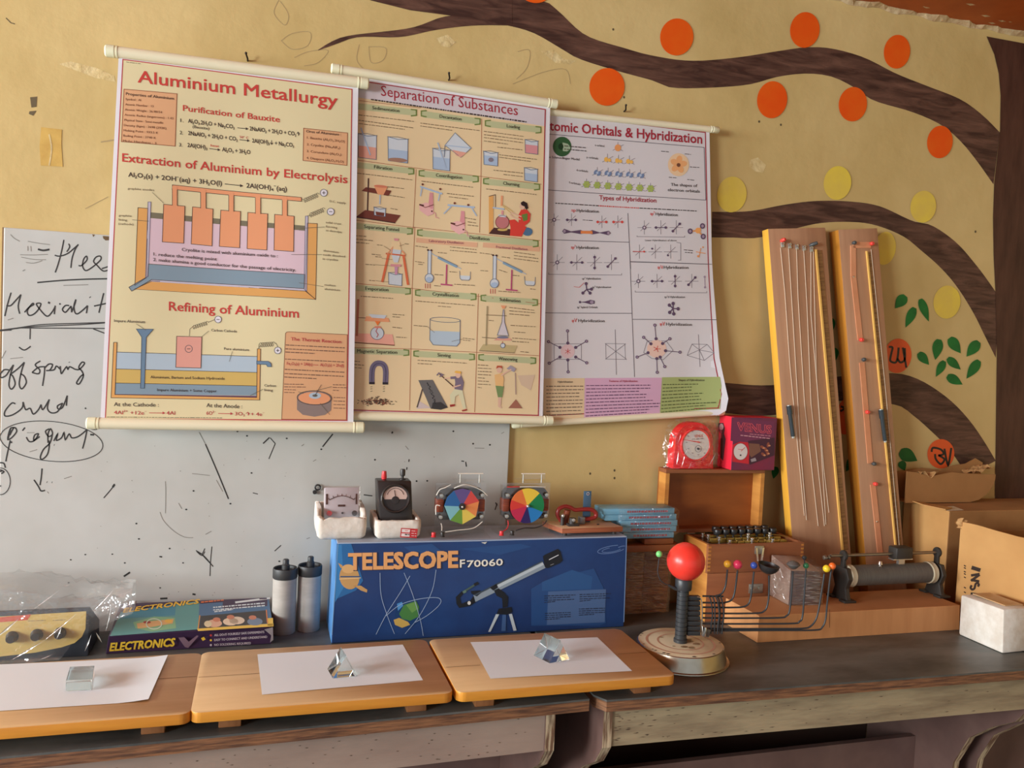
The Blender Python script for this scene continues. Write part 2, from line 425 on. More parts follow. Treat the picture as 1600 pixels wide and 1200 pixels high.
for c, rx, ry in (((1143, 304), 23, 28), ((1308, 286), 21.5, 26.5), ((1442, 323), 20, 25), ((1382, 388), 17, 26), ((1479, 472), 21, 26)):
    disc(c, rx, ry, YEL)
z4 = zq(1160, 340, 4.0); z5 = zq(1200, 680, 3.1575)
disc((1402, 556), 21.5, 27, ORED, [z4(912, 808, 935, 812, 928, 850, 922, 895, 955, 905, 968, 870, 974, 812), z4(966, 880, 985, 905, 1012, 885, 1012, 815), z4(1000, 812, 1010, 870, 1022, 938)])
disc((1469.5, 709), 21, 23, ORED, [z5(805, 82, 812, 62, 850, 70, 864, 92, 838, 100), z5(838, 98, 868, 118, 850, 142, 826, 118, 822, 92), z5(868, 66, 886, 146, 902, 62)])
disc((1322, 650), 16, 29, ORED, [z4(630, 1150, 655, 1160, 640, 1185, 612, 1180), z4(610, 1210, 640, 1195, 660, 1215)])
GREEN = mat('green_mural_paint', S(30, 112, 48), rough=0.5, c2=S(22, 92, 40), scale=20, spec=0.3)
def leaf(b, t, w, bend=0.0):
    b, t = Vector((b[0], b[1])), Vector((t[0], t[1])); d = t-b; nn = Vector((-d.y, d.x)).normalized(); up = []; dn = []
    for i in range(11):
        s_ = i/10; k = math.sin(math.pi*min(1, s_*0.93+0.07)**0.75)*w/2; c = b+d*s_+nn*bend*math.sin(math.pi*s_)
        up.append(tuple(c+nn*k)); dn.append(tuple(c-nn*k))
    a = Art(); a.poly(up+dn[::-1], GREEN, 4); mb = MB(); a.lay(mb, WP, 0.0004); mb.build('painted_leaf', wall, smooth=0)
for l in ((838, 352, 795, 405, 46), (876, 402, 838, 485, 38), (900, 366, 935, 460, 36), (893, 590, 936, 640, 38), (978, 534, 962, 620, 44), (1022, 528, 1068, 592, 46), (1143, 543, 1092, 606, 46), (1000, 624, 965, 690, 34),
          (1014, 612, 1068, 660, 36), (1145, 622, 1092, 698, 42), (1012, 686, 1076, 722, 40), (526, 445, 534, 502, 34), (540, 570, 548, 622, 34), (816, 1000, 888, 1040, 56), (818, 1042, 836, 1080, 34), (628, 1020, 590, 1085, 40), (300, 1065, 288, 1115, 30)):
    p = zB(*l[:4]); leaf(p[0], p[1], l[4]/2.6667)
# pencil sketch of leaves left on the paint, and dark scuffs
PENC = mat('pencil_line', S(160, 138, 98), rough=0.7); SMUDGE = mat('dark_wall_smudge', S(92, 78, 52), rough=0.7); PALE = mat('pale_bare_plaster', S(206, 186, 138), rough=0.7, c2=S(190, 166, 112), scale=40, bump=0.4)
zC = zq(400, 0, 2.6667); a = Art()
for st in ((95, 0, 75, 55, 120, 105, 135, 60, 100, 5), (105, 170, 150, 140, 225, 135, 215, 190, 150, 205, 105, 170), (160, 240, 220, 215, 300, 210, 260, 260, 200, 275), (470, 195, 540, 200, 530, 250, 480, 260, 470, 195),
           (430, 185, 420, 250, 450, 290), (1085, 330, 1130, 280, 1140, 210, 1090, 215), (1070, 350, 1200, 300, 1290, 290, 1310, 350)):
    a.line(zC(*st), 0.9, PENC, 1, smooth=5)
for st in (((47, 152), (58, 151), (57, 167), (49, 168)), ((46, 174), (57, 173), (52, 181), (45, 178))): a.poly(st, SMUDGE, 1)
a.line(zq(0, 0, 2.6667)(25, 75, 45, 95, 62, 100), 1.5, SMUDGE, 1); a.line(zq(0, 0, 2.6667)(420, 592, 482, 582), 2.2, PENC, 1); a.line(zq(0, 0, 2.6667)(355, 870, 450, 820), 1, PENC, 1)
a.poly([(92, 100), (110, 96), (150, 106), (178, 118), (180, 128), (150, 122), (118, 110)], PALE, 1); a.poly([(1172, 250), (1184, 246), (1197, 258), (1192, 270), (1180, 268), (1170, 260)], PALE, 1)
a.poly([(845, 80), (865, 78), (880, 92), (900, 95), (890, 101), (868, 98)], PALE, 0.5); a.poly([(682, 60), (700, 54), (712, 66), (702, 74), (690, 72)], PALE, 1)
for x, y in ((1220, 195), (1186, 190), (958, 46), (1524, 362), (975, 152), (960, 735), (922, 740), (960, 747)): a.ell((x, y), 1.6, 2, SMUDGE, 1, n=8)
mb = MB(); a.lay(mb, WP, 0.0004); mb.build('pencil_and_scuff_marks', wall, smooth=0)

# ---------------------------------------------- white board fixed to the wall
BOARDM = mat('worn_white_board_paint', S(180, 180, 175), rough=0.45, c2=S(168, 167, 160), scale=2.5, spec=0.4)
EDGE = mat('raw_board_edge', S(120, 92, 60), rough=0.7)
BY = 2.186
bd = thing('white_board', 'large worn white painted board with black marker handwriting behind the charts', 'board', (0.03, BY, 0.80))
mb = MB(); tl = on_y(6, 355, BY); tr_z = on_y(796, 690, BY)
mb.b2((tl.x, BY, 0.80), (tr_z.x, WALLY-0.0005, tl.z), BOARDM, 0.002)
mb.b2((tl.x-0.004, BY+0.003, 0.80), (tl.x, WALLY-0.001, tl.z), EDGE)
BP = Plane((0, BY, 0), (0, -1, 0)); a = Art(); CH = mat('chipped_board_corner', S(96, 72, 44), rough=0.8)
z = zq(0, 350, 6.6667)
for st in ((960, 108, 990, 112, 972, 135), (1070, 125, 1150, 130, 1150, 168, 1100, 172, 1075, 150)): a.poly(z(*st), CH, 1)
a.lay(mb, BP, 0.0003); panel = mb.build('panel', bd, smooth=0)
MARK = mat('black_marker_ink', S(40, 38, 36), rough=0.6); FAINT = mat('faded_marker_ink', S(120, 116, 108), rough=0.6)
a = Art(); z = zq(0, 350, 6.6667)
def pen(w, m, *strokes):
    for st in strokes: a.line(z(*st), w*1.35 if m is MARK else w*1.1, m, 1+random.random()*0.2, smooth=4)
def flush(name, label=None, stuff=False):
    global a
    mb = MB(); a.lay(mb, BP, 0.0003); o = mb.build(name, bd, smooth=0); a = Art()
    if label: o['label'] = label
    if stuff: o['kind'] = 'stuff'
pen(1.5, MARK, (665, 165, 640, 290, 605, 420, 575, 505), (570, 325, 620, 335, 700, 310, 770, 255, 815, 215), (815, 212, 780, 270, 750, 360, 738, 458), (715, 205, 725, 240, 695, 290),
    (818, 432, 850, 432, 905, 375, 900, 335, 870, 370, 860, 440, 890, 485, 940, 465, 1000, 420), (1000, 420, 1050, 370, 1045, 335, 1000, 345, 975, 390, 1010, 430, 1075, 490, 1140, 475), (1060, 465, 1140, 440))
flush('handwritten_word', 'half hidden handwritten word at the top')
pen(1.6, MARK, (388, 610, 640, 588, 900, 575, 1130, 570)); flush('underline')
pen(1.6, MARK, (115, 715, 80, 830, 50, 960), (65, 850, 110, 850, 160, 800, 218, 735), (218, 735, 190, 850, 205, 935), (255, 920, 300, 870, 350, 840, 335, 830, 285, 900, 300, 950, 350, 940, 400, 890, 425, 830, 380, 830, 400, 870, 485, 960, 540, 920, 575, 860),
    (575, 850, 565, 940), (620, 825, 628, 840), (720, 850, 680, 850, 650, 890, 680, 920, 720, 880, 740, 860, 745, 920), (745, 920, 780, 830, 790, 785), (790, 785, 770, 850, 780, 920, 810, 935, 870, 890, 912, 850), (912, 850, 900, 930),
    (1080, 720, 1060, 800, 1030, 925), (980, 855, 1050, 840, 1115, 825)); pen(2.2, MARK, (500, 815, 520, 825), (935, 760, 940, 766)); flush('handwritten_word', 'large handwritten word above the double line')
pen(1.2, MARK, (0, 1106, 200, 1080, 430, 1048, 800, 1035, 1100, 1025), (0, 1115, 200, 1085, 430, 1065, 800, 1050, 1100, 1030), (200, 1083, 600, 1085, 1100, 1088)); pen(2.2, MARK, (0, 1108, 120, 1100)); flush('double_underline')
pen(1.3, MARK, (970, 1092, 1090, 1138)); flush('drawn_line'); pen(1.3, MARK, (315, 1090, 312, 1200)); z = zq(0, 540, 5.0); pen(1.5, MARK, (148, 12, 190, 35, 240, 5)); flush('drawn_arrow')
pen(1.6, MARK, (70, 190, 30, 190, 0, 230, 10, 250, 45, 235, 70, 200, 105, 150), (105, 150, 80, 230, 70, 310, 90, 340, 118, 300, 100, 240, 80, 225), (80, 225, 140, 180, 190, 130), (190, 130, 165, 210, 150, 300, 170, 338, 205, 290, 190, 240, 160, 220)); flush('handwritten_word', 'handwritten word off'); pen(1.6, MARK,
    (315, 120, 275, 150, 310, 190, 300, 220, 250, 210), (250, 210, 300, 170, 350, 165), (350, 160, 345, 230, 332, 315), (345, 180, 380, 145, 410, 150, 390, 190, 360, 195), (360, 195, 420, 190, 440, 160, 470, 185), (470, 160, 478, 218, 500, 190, 520, 165, 530, 185, 545, 165, 585, 185),
    (585, 185, 620, 185, 660, 140, 640, 130, 615, 170, 640, 200, 650, 240, 620, 298, 598, 290, 630, 240, 655, 225), (540, 128, 542, 132)); flush('handwritten_word', 'handwritten word spring')
pen(1.6, MARK, (120, 455, 90, 450, 40, 510, 40, 550, 100, 540, 170, 490, 180, 440), (180, 440, 200, 500, 235, 490, 260, 535, 300, 500, 320, 460), (320, 460, 335, 500, 385, 420), (385, 420, 370, 490, 400, 525, 450, 515, 490, 450), (490, 450, 450, 470, 455, 495, 490, 480, 525, 390), (525, 390, 518, 470), (665, 485, 670, 495)); flush('handwritten_word', 'handwritten word child')
pen(1.6, MARK, (110, 640, 80, 650, 60, 730, 90, 720, 130, 670, 110, 640, 75, 700), (85, 640, 60, 740), (80, 740, 60, 830, 45, 905), (205, 715, 230, 750, 270, 740, 300, 690, 270, 700, 265, 740, 310, 710), (385, 650, 355, 670, 380, 710, 410, 690, 395, 650, 375, 690, 375, 760),
    (410, 690, 390, 760, 340, 810, 315, 870, 330, 888, 370, 850, 385, 780, 380, 740), (420, 745, 450, 690, 440, 740, 480, 720, 500, 680, 510, 735, 540, 690, 560, 720, 600, 715, 640, 690, 680, 655), (680, 655, 665, 730, 645, 805), (175, 665, 195, 640)); pen(2.0, MARK, (75, 755, 95, 755), (422, 775, 425, 776), (705, 695, 735, 697)); flush('handwritten_word', 'circled handwritten word')
a.ell((80.5, 689.5), 80.5, 31, None, 1, rot=5.5, n=48, edge=MARK, w=1.2); flush('drawn_circle', 'oval drawn around a word')
pen(1.6, MARK, (328, 960, 322, 1030, 312, 1090), (265, 1048, 300, 1100, 320, 1135, 352, 1130)); flush('drawn_arrow')
a.ell((0, 752), 16, 21, None, 1, n=30, edge=MARK, w=1.2); pen(1.6, MARK, (0, 915, 30, 920, 42, 955), (0, 970, 30, 985, 10, 1000), (0, 985, 20, 975), (0, 1095, 8, 1098)); flush('drawn_circle', 'small circle cut by the left edge')
z = zq(0, 350, 6.6667)
pen(1.0, FAINT, (290, 180, 400, 200, 520, 215), (290, 230, 290, 280), (320, 230, 325, 285), (210, 320, 350, 322, 500, 316), (220, 345, 360, 370, 480, 372), (270, 400, 350, 408, 440, 382), (110, 110, 150, 150, 205, 180), (235, 490, 262, 475), (660, 640, 920, 632), (80, 1000, 140, 980)); pen(2.2, MARK, (395, 262, 450, 275, 515, 265))
z = zq(0, 540, 5.0); pen(1.5, MARK, (700, 645, 740, 655, 785, 640)); pen(2.0, MARK, (365, 1065, 368, 1067), (405, 1068, 408, 1069))
pen(1.2, MARK, (895, 1080, 870, 1120, 810, 1190)); pen(2.5, MARK, (895, 1085, 880, 1105))
pen(0.9, FAINT, (80, 102, 180, 92), (45, 40, 10, 105), (230, 830, 290, 812), (500, 1040, 560, 1020), (370, 1140, 380, 1155), (210, 680, 270, 680))
z = zq(200, 660, 5.0)
pen(1.5, MARK, (605, 170, 640, 250, 700, 390, 785, 598), (1055, 165, 1105, 118), (1600, 90, 1520, 190))
pen(1.0, MARK, (1110, 120, 1150, 165), (1150, 165, 1100, 285), (530, 1000, 590, 1040, 665, 1125), (540, 1005, 560, 1025, 580, 1025, 600, 985), (655, 970, 645, 1080, 640, 1200), (1145, 1005, 1195, 960), (975, 550, 1015, 560))
pen(0.9, FAINT, (555, 75, 605, 170), (292, 460, 295, 560, 292, 710), (250, 700, 280, 770, 360, 850, 440, 895, 510, 900), (395, 630, 420, 675), (605, 875, 650, 850), (1355, 185, 1375, 170), (1445, 305, 1470, 290), (1395, 910, 1420, 900), (600, 160, 560, 80), (500, 400, 600, 410, 640, 415), (690, 450, 740, 540))
rnd = random.Random(5)
for x, y in ((965, 395), (512, 535), (800, 635), (85, 910), (65, 790), (1510, 210), (855, 70), (1240, 125), (930, 105), (325, 985), (260, 1050), (1182, 1085), (455, 680)): a.ell(z(x, y)[0], 1.7, 1.3, MARK, 1, n=7)
z = zq(560, 660, 6.0)
for x, y in ((318, 95), (890, 83), (1075, 200), (645, 548), (155, 350), (1232, 210), (545, 550)): a.ell(z(x, y)[0], 1.6, 1.4, MARK, 1, n=7)
pen(1.2, MARK, (320, 85, 312, 105), (1005, 370, 1012, 415), (965, 362, 990, 365), (475, 345, 472, 370), (455, 420, 452, 445), (50, 678, 100, 685, 130, 688), (1285, 750, 1300, 780), (1280, 820, 1300, 760))
pen(0.8, FAINT, (1090, 240, 1180, 242), (440, 220, 470, 255), (1340, 105, 1365, 90))
z = zq(0, 860, 3.0769)
pen(2.0, MARK, (595, 125, 625, 105), (925, 210, 940, 212), (770, 232, 805, 230)); pen(0.9, MARK, (945, 5, 970, 25, 985, 5), (970, 20, 1025, 78))
for x, y in ((770, 30), (600, 60), (770, 180), (410, 20), (540, 18), (340, 45), (330, 155), (880, 60)): a.ell(z(x, y)[0], 1.6, 1.1, MARK, 1, n=7)
for i in range(60):
    a.ell((rnd.uniform(150, 780), rnd.uniform(680, 940)), rnd.uniform(.5, 1.0), rnd.uniform(.4, .8), FAINT, 1, n=6)
flush('stray_marks', 'stray marker scribbles and specks', True)
# small black hook on the board
t = thing('wall_hook', 'small black ring hook on the white board above the white meter', 'hook', on_y(495, 766, BY))
mb = MB(); HK = mat('black_rubber', S(36, 34, 34), rough=0.5); c = on_y(496.5, 761.5, BY-0.006)
mb.tube([c+Vector((math.cos(i*math.pi/8)*0.0065, 0, math.sin(i*math.pi/8)*0.0065)) for i in range(17)], 0.0022, HK, n=8, caps=False)
mb.build('ring', t); mb = MB(); q = on_y(491.5, 768.5, BY); mb.cyl(q, q+Vector((0, -0.008, 0)), 0.005, HK, n=12); mb.build('base', t)
# strip of old tape and three nails on the bare wall
TAPE = mat('yellowed_clear_tape', S(200, 166, 92), rough=0.25, c2=S(184, 148, 80), scale=25)
TP = zq(0, 0, 2.6667); a = Art(); a.poly(TP(172, 530, 258, 540, 256, 600, 262, 695, 170, 690, 165, 610), TAPE, 2); a.line(TP(205, 560, 215, 620, 205, 690), 2.5, PALE, 3, smooth=4)
mb = MB(); a.lay(mb, WP, 0.0004); tag(mb.build('adhesive_tape', smooth=0), 'yellowed strip of old adhesive tape on the bare yellow wall left of the charts', 'tape')
NAIL = mat('dark_iron', S(52, 44, 38), rough=0.5, metal=0.5)
for (x, y), w_ in (((387, 92), 'Aluminium Metallurgy'), ((701, 122), 'Separation of Substances'), ((975, 171), 'Atomic Orbitals')):
    p = on_y(x, y+4, WALLY); mb = MB(); mb.tube([p+Vector((0, 0.01, 0)), p+Vector((0, -0.012, 0.003)), p+Vector((-0.004, -0.02, 0.012))], 0.0022, NAIL, n=8); mb.ball(p+Vector((-0.004, -0.021, 0.013)), 0.0032, NAIL, n=10)
    tag(mb.build('nail'), 'bent dark nail in the wall above the %s chart' % w_, 'nail', 'nails that carry the charts')
# ================================================================== desks
ZD = 0.82
TOPM = mat('dark_worn_desk_laminate', S(60, 62, 60), rough=0.42, c2=S(94, 95, 91), scale=5, stretch=(1, 2.5, 1), spec=0.5, detail=7)
PLYE = mat('chipped_plywood_edge', S(136, 94, 62), rough=0.75, c2=S(78, 52, 38), scale=22, stretch=(0.6, 1, 9), bump=0.3)
CREAMP = mat('worn_cream_desk_paint', S(158, 138, 124), rough=0.6, c2=S(138, 118, 106), scale=5, stretch=(0.7, 1, 2.5), lo=0.35, hi=0.8, bump=0.15, bscale=20)
CREAMG = mat('cracked_cream_desk_paint', S(158, 142, 112), rough=0.65, c2=S(104, 88, 68), scale=9, stretch=(0.6, 1, 4.0), lo=0.4, hi=0.85, bump=0.25, bscale=25)
PINKP = mat('dull_pink_desk_paint', S(112, 86, 78), rough=0.6, c2=S(94, 70, 64), scale=5)
DARKP = mat('dark_gap_backing', S(58, 40, 32), rough=0.7)
EDGEP = mat('bare_ply_panel_edge', S(186, 168, 138), rough=0.7, c2=S(104, 76, 56), scale=20, stretch=(9, 1, .6), lo=.42, hi=.58)
def desk(label, x0, x1, yl, yr, apron_m, panels, back_z, chamfer=0.0):
    t = thing('desk', label, 'desk', ((x0+x1)/2, 1.87, 0))
    mb = MB(); fy = lambda x: yl+(yr-yl)*(x-x0)/(x1-x0)
    top = [(x0+chamfer*.6, fy(x0), 0), (x1, fy(x1), 0), (x1, 2.165, 0), (x0, 2.165, 0), (x0, fy(x0)+chamfer, 0)]
    if not chamfer: top = top[:4]
    for z0, z1, m_ in ((ZD-0.026, ZD-0.004, PLYE), (ZD-0.004, ZD, TOPM)): mb.prism([(x, y, z0) for x, y, _ in top], (0, 0, z1-z0), m_)
    mb.build('desk_top', t)
    ZA = ZD-0.0262
    mb = MB(); mb.hexa([(panels[0]+.011, fy(panels[0])+.034, .702), (panels[-1]-.011, fy(panels[-1])+.034, .702), (panels[-1]-.011, fy(panels[-1])+.052, .702), (panels[0]+.011, fy(panels[0])+.052, .702),
                        (panels[0]+.011, fy(panels[0])+.034, ZA), (panels[-1]-.011, fy(panels[-1])+.034, ZA), (panels[-1]-.011, fy(panels[-1])+.052, ZA), (panels[0]+.011, fy(panels[0])+.052, ZA)], apron_m)
    rnd = random.Random(int(x0*100)); CHIP = mat('dark_paint_chip', S(84, 66, 52), rough=.8)
    for i in range(90):
        x = panels[0]+.02+(panels[-1]-panels[0]-.05)*(rnd.random()**(2.2 if chamfer else .6)); z = rnd.uniform(.708, ZA-.006); w = rnd.uniform(.002, .009 if chamfer else .004); h = rnd.uniform(.0005, .0011); y = fy(x)+.0337
        mb.poly([(x-w, y, z), (x+w*.3, y, z-h), (x+w, y, z+h*.3), (x, y, z+h)], CHIP)
    mb.build('apron', t, smooth=0)
    for px in panels:
        f = fy(px)+.030
        prof = [(f, ZA), (f, .702), (f+.035, .655), (f+.10, .612), (f+.17, .55), (f+.215, .46), (f+.23, .34), (f+.2, .2), (f+.12, .08), (f+.10, 0), (2.13, 0), (2.13, ZA)]
        mb = MB(); fs = mb.prism([(px-.0105, y, z) for y, z in prof], (.021, 0, 0), PINKP)
        for q in fs:
            q.normal_update()
            if abs(q.normal.x) < .3: q.material_index = mb.mi(EDGEP)
        mb.build('side_panel', t, smooth=0)
    mb = MB(); mb.b2((panels[0]+.011, 1.93, .10), (panels[-1]-.011, 1.948, back_z), PINKP); mb.build('back_panel', t, smooth=0)
    mb = MB(); mb.b2((panels[0]+.011, 2.132, .02), (panels[-1]-.011, 2.146, ZA), DARKP); mb.build('rear_panel', t, smooth=0)  # dark sheet added at the rear so the gap under the top stays black
    return t
desk('worn cream desk under the two leftmost drawing boards, with chipped plywood edge', -1.25, 0.676, 1.527, 1.5845, CREAMP, (-1.2, 0.602), .66)
desk('cracked cream desk under the orrery and the long cardboard box, dark top', 0.692, 1.905, 1.572, 1.545, CREAMG, (0.728, 1.868), .468, 0.03)
desk('cream desk at the right edge of the photo under the large cardboard boxes', 1.915, 3.1, 1.545, 1.52, CREAMP, (1.95, 3.06), .468)

# ================================================================== drawing boards, paper, prisms
BTOP = mat('pale_varnished_board', S(198, 166, 122), rough=0.42, c2=S(182, 146, 100), scale=3.0, stretch=(0.5, 6, 1), lo=0.35, hi=0.7, spec=0.5)
BEDG = mat('orange_varnished_edge', S(204, 140, 48), rough=0.4, c2=S(180, 112, 34), scale=4, stretch=(.6, 1, 6), spec=0.5)
BATT = mat('batten_wood', S(150, 100, 60), rough=0.6, c2=S(126, 80, 46), scale=6, stretch=(6, .5, 1))
CRK = mat('dark_joint_line', S(96, 60, 34), rough=0.8)
def rrect(x0, y0, x1, y1, r, z, k=5):
    P = []
    for cx, cy, a0 in ((x1-r, y1-r, 0), (x0+r, y1-r, 90), (x0+r, y0+r, 180), (x1-r, y0+r, 270)):
        P += [(cx+r*math.cos(R(a0+90*i/k)), cy+r*math.sin(R(a0+90*i/k)), z) for i in range(k+1)]
    return P
def drawing_board(label, cx, cy, w, d, joint=None):
    t = thing('drawing_board', label, 'drawing board', (cx, cy, ZD), group='wooden drawing boards along the desk')
    mb = MB(); fs = mb.prism(rrect(cx-w/2, cy-d/2, cx+w/2, cy+d/2, .018, ZD+.025), (0, 0, .02), BEDG, 0.0015)
    for q in fs:
        q.normal_update()
        if q.normal.z > .7: q.material_index = mb.mi(BTOP)
    for jx0, jx1, jy in joint or []: mb.poly([(cx+jx0, cy+jy, ZD+.0453), (cx+jx1, cy+jy-.001, ZD+.0453), (cx+jx1, cy+jy+.0006, ZD+.0453), (cx+jx0, cy+jy+.0012, ZD+.0453)], CRK)
    mb.build('board', t)
    for s_ in (-1, 1):
        mb = MB(); mb.b2((cx+s_*.175-.02, cy-d/2+.028, ZD), (cx+s_*.175+.02, cy+d/2-.02, ZD+.0248), BATT, .002); mb.build('batten', t)
drawing_board('varnished wooden drawing board under the glass slab, leftmost of the three', -.346, 1.712, .48, .300, [(.09, .238, .02)])
drawing_board('varnished wooden drawing board under the small upright prism, between the other two', .136, 1.714, .486, .302, [(-.24, -.10, .012)])
drawing_board('varnished drawing board under the largest prism, rightmost of the three, beside the orrery', .6245, 1.711, .480, .300, [(-.235, -.16, -.02), (.165, .235, -.012)])
PAPER = mat('white_paper', S(204, 211, 224, 1.3), rough=0.85, spec=0.2)
ZB = ZD+.045
def paper(label, c, lift=0.0):
    mb = MB(); a0, b0, c0, d0 = [Vector((x, y, ZB+.0006)) for x, y in c]
    def fn(u, v):
        q = (a0.lerp(b0, u)).lerp(d0.lerp(c0, u), v); q.z += lift*(max(0, u-.8)/.2)**2+.0004*math.sin(u*5+v*3)+.0003; return q
    mb.grid(fn, 12, 6, PAPER); tag(mb.build('paper_sheet'), label, 'paper', 'sheets of white paper on the drawing boards')
paper('white paper sheet under the glass slab on the leftmost drawing board', [(-.49, 1.632), (-.184, 1.628), (-.173, 1.846), (-.49, 1.86)], .004)
paper('white paper sheet under the upright prism on the middle drawing board', [(.017, 1.619), (.33, 1.633), (.321, 1.835), (.007, 1.83)])
paper('white paper sheet under the largest prism on the rightmost drawing board', [(.467, 1.615), (.779, 1.602), (.783, 1.807), (.476, 1.826)])
GL = glass('clear_prism_glass', (0.86, 0.95, 0.95, 1)); ZP = ZB+.0012
mb = MB(); mb.hexa([(-.336, 1.699, ZP), (-.291, 1.697, ZP), (-.299, 1.765, ZP), (-.343, 1.767, ZP), (-.336, 1.699, ZP+.021), (-.291, 1.697, ZP+.021), (-.299, 1.765, ZP+.021), (-.343, 1.767, ZP+.021)], GL, .0006)
tag(mb.build('glass_slab', smooth=0), 'small rectangular clear glass slab on the leftmost paper sheet', 'glass block')
mb = MB(); mb.prism([(.153, 1.672, ZP), (.203, 1.675, ZP), (.179, 1.6735, ZP+.0445)], (-.007, .05, 0), GL, .0006); tag(mb.build('glass_prism', smooth=0), 'clear triangular glass prism on the middle paper sheet, its triangle end facing front', 'prism', 'glass prisms on paper')
mb = MB(); mb.prism([(.615, 1.672, ZP), (.667, 1.685, ZP), (.641, 1.6785, ZP+.047)], (-.020, .05, 0), GL, .0006); tag(mb.build('glass_prism', smooth=0), 'clear triangular glass prism turned sideways on the rightmost paper sheet', 'prism', 'glass prisms on paper')

# ================================================================== telescope box
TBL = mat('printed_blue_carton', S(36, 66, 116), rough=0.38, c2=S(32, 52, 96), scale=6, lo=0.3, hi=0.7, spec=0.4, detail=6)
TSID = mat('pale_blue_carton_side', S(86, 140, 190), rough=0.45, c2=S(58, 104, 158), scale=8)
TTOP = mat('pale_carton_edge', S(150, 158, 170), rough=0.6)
t = thing('telescope_box', 'long blue telescope carton standing behind the drawing boards', 'box', (.557, 2.07, ZD))
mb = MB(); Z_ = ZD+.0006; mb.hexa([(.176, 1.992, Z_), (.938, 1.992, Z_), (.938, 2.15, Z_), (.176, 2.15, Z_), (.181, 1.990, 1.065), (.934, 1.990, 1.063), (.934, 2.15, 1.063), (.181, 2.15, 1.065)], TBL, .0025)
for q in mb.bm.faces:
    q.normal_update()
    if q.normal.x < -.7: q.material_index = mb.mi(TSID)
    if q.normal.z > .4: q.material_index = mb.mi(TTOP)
FP = Plane((0, 1.9916, ZD), (0, -1, -.0082)); a = Art(); T = zq(500, 820, 3.2); U = zq(660, 850, 4.7059); V = zq(470, 720, 5.3333)
TB2 = ink(42, 84, 138, .38); TB3 = ink(38, 74, 128, .38); TB4 = ink(28, 58, 116, .38); CY = ink(38, 98, 156, .38)
a.poly(V(300, 690, 420, 690, 520, 1000, 460, 1080, 300, 1150, 285, 1000), CY, .5); a.poly(V(300, 700, 340, 700, 360, 1050, 285, 1180), ink(48, 118, 178, .38), .7)
a.poly(U(800, 330, 900, 270, 1260, 180, 1330, 320, 1350, 580, 1300, 600, 800, 600), TB3, .5); a.poly(U(880, 280, 1100, 190, 1250, 240, 1240, 330, 880, 345), TB2, .7); a.poly(T(420, 110, 560, 95, 620, 140, 500, 170), TB3, .5); a.poly(T(700, 120, 1000, 95, 1060, 110, 900, 150), TB3, .5)
a.box(U(925, 350, 1350, 332, 1340, 575, 915, 595), ink(72, 100, 144, .38), None, 1, 1)
for i in range(4): [a.dashes(U(x, 382+i*16+(0 if x < 1000 else -10))[0], U(x+(230, 190, 220, 80)[i], 374+i*16+(0 if x < 1000 else -10))[0], 1.3, ink(40, 46, 66), 4, seed=i) for x in (895, 1155)]
for i in range(4): [a.dashes(U(x, 510+i*15+(0 if x < 1000 else -32))[0], U(x+(190, 190, 190, 110)[i], 503+i*15+(0 if x < 1000 else -32))[0], 1.3, ink(40, 46, 66), 4, seed=i+9) for x in (900, 1150)]
# planet with a ring, Earth inside thin orbits
PL = ink(186, 142, 84); a.ell(V(405, 970)[0], 15.5, 19, PL, 1, rot=-10); a.ell(V(395, 900)[0], 10, 7, ink(206, 160, 100), 2); a.poly(V(310, 850, 345, 870, 360, 905, 330, 890), PL, 1); a.poly(V(440, 1040, 500, 1040, 555, 1075, 550, 1098, 500, 1080), PL, 1); a.line(V(330, 965, 490, 965), 2, ink(60, 84, 120), 3); a.line(V(320, 985, 500, 975), 1, ink(220, 190, 140), 3)
a.ell(T(435, 450)[0], 19, 20, ink(24, 60, 110), 1); a.poly(T(395, 445, 420, 400, 480, 380, 495, 410, 490, 460, 450, 480, 410, 470), ink(64, 122, 60), 2); a.poly(T(430, 400, 480, 384, 490, 420, 460, 440), ink(96, 146, 70), 3); a.poly(T(368, 475, 395, 465, 440, 485, 450, 500, 410, 515, 375, 500), ink(190, 156, 74), 2); a.poly(T(385, 395, 410, 385, 415, 405, 390, 430), ink(70, 140, 200), 2)
ORB = ink(150, 172, 200); 
for st in ((300, 240, 305, 350, 335, 450, 372, 545), (450, 255, 400, 340, 330, 450, 280, 548), (420, 240, 460, 340, 500, 470, 516, 555), (580, 225, 560, 330, 500, 450, 425, 545), (330, 455, 400, 400, 500, 370, 590, 365, 600, 395, 540, 450, 470, 490)): a.line(T(*st), .8, ORB, 4, smooth=5)
for w_, c_, l_, dx in ((0.085, ink(46, 46, 70, .38), 5, 1.0), (0.055, ink(214, 152, 92), 6, 0)):
    a.text('TELESCOPE', (V(400, 905)[0][0]+dx, V(400, 905)[0][1]+dx*.6), (V(1305, 885)[0][0]+dx, V(1305, 885)[0][1]+dx*.6), 25, c_, l_, bold=w_)
for i, p in enumerate(((455, 880), (600, 885), (720, 870), (850, 860), (960, 855), (1090, 850), (1180, 830), (1275, 850))): pass
for w_, c_, l_ in ((0.075, ink(24, 24, 34), 5), (0.03, ink(226, 216, 204), 6)):
    a.text('F', (T(700, 213)[0][0]-(l_ == 5)*.6, T(700, 213)[0][1]+(l_ == 5)*.6), (T(724, 211)[0][0]+(l_ == 5)*.6, T(724, 211)[0][1]+(l_ == 5)*.4), 12, c_, l_, bold=w_); a.text('70060', (T(735, 212)[0][0]-(l_ == 5)*.6, T(735, 212)[0][1]+(l_ == 5)*.6), (T(913, 202)[0][0]+(l_ == 5)*.6, T(913, 202)[0][1]+(l_ == 5)*.4), 10.5, c_, l_, bold=w_)
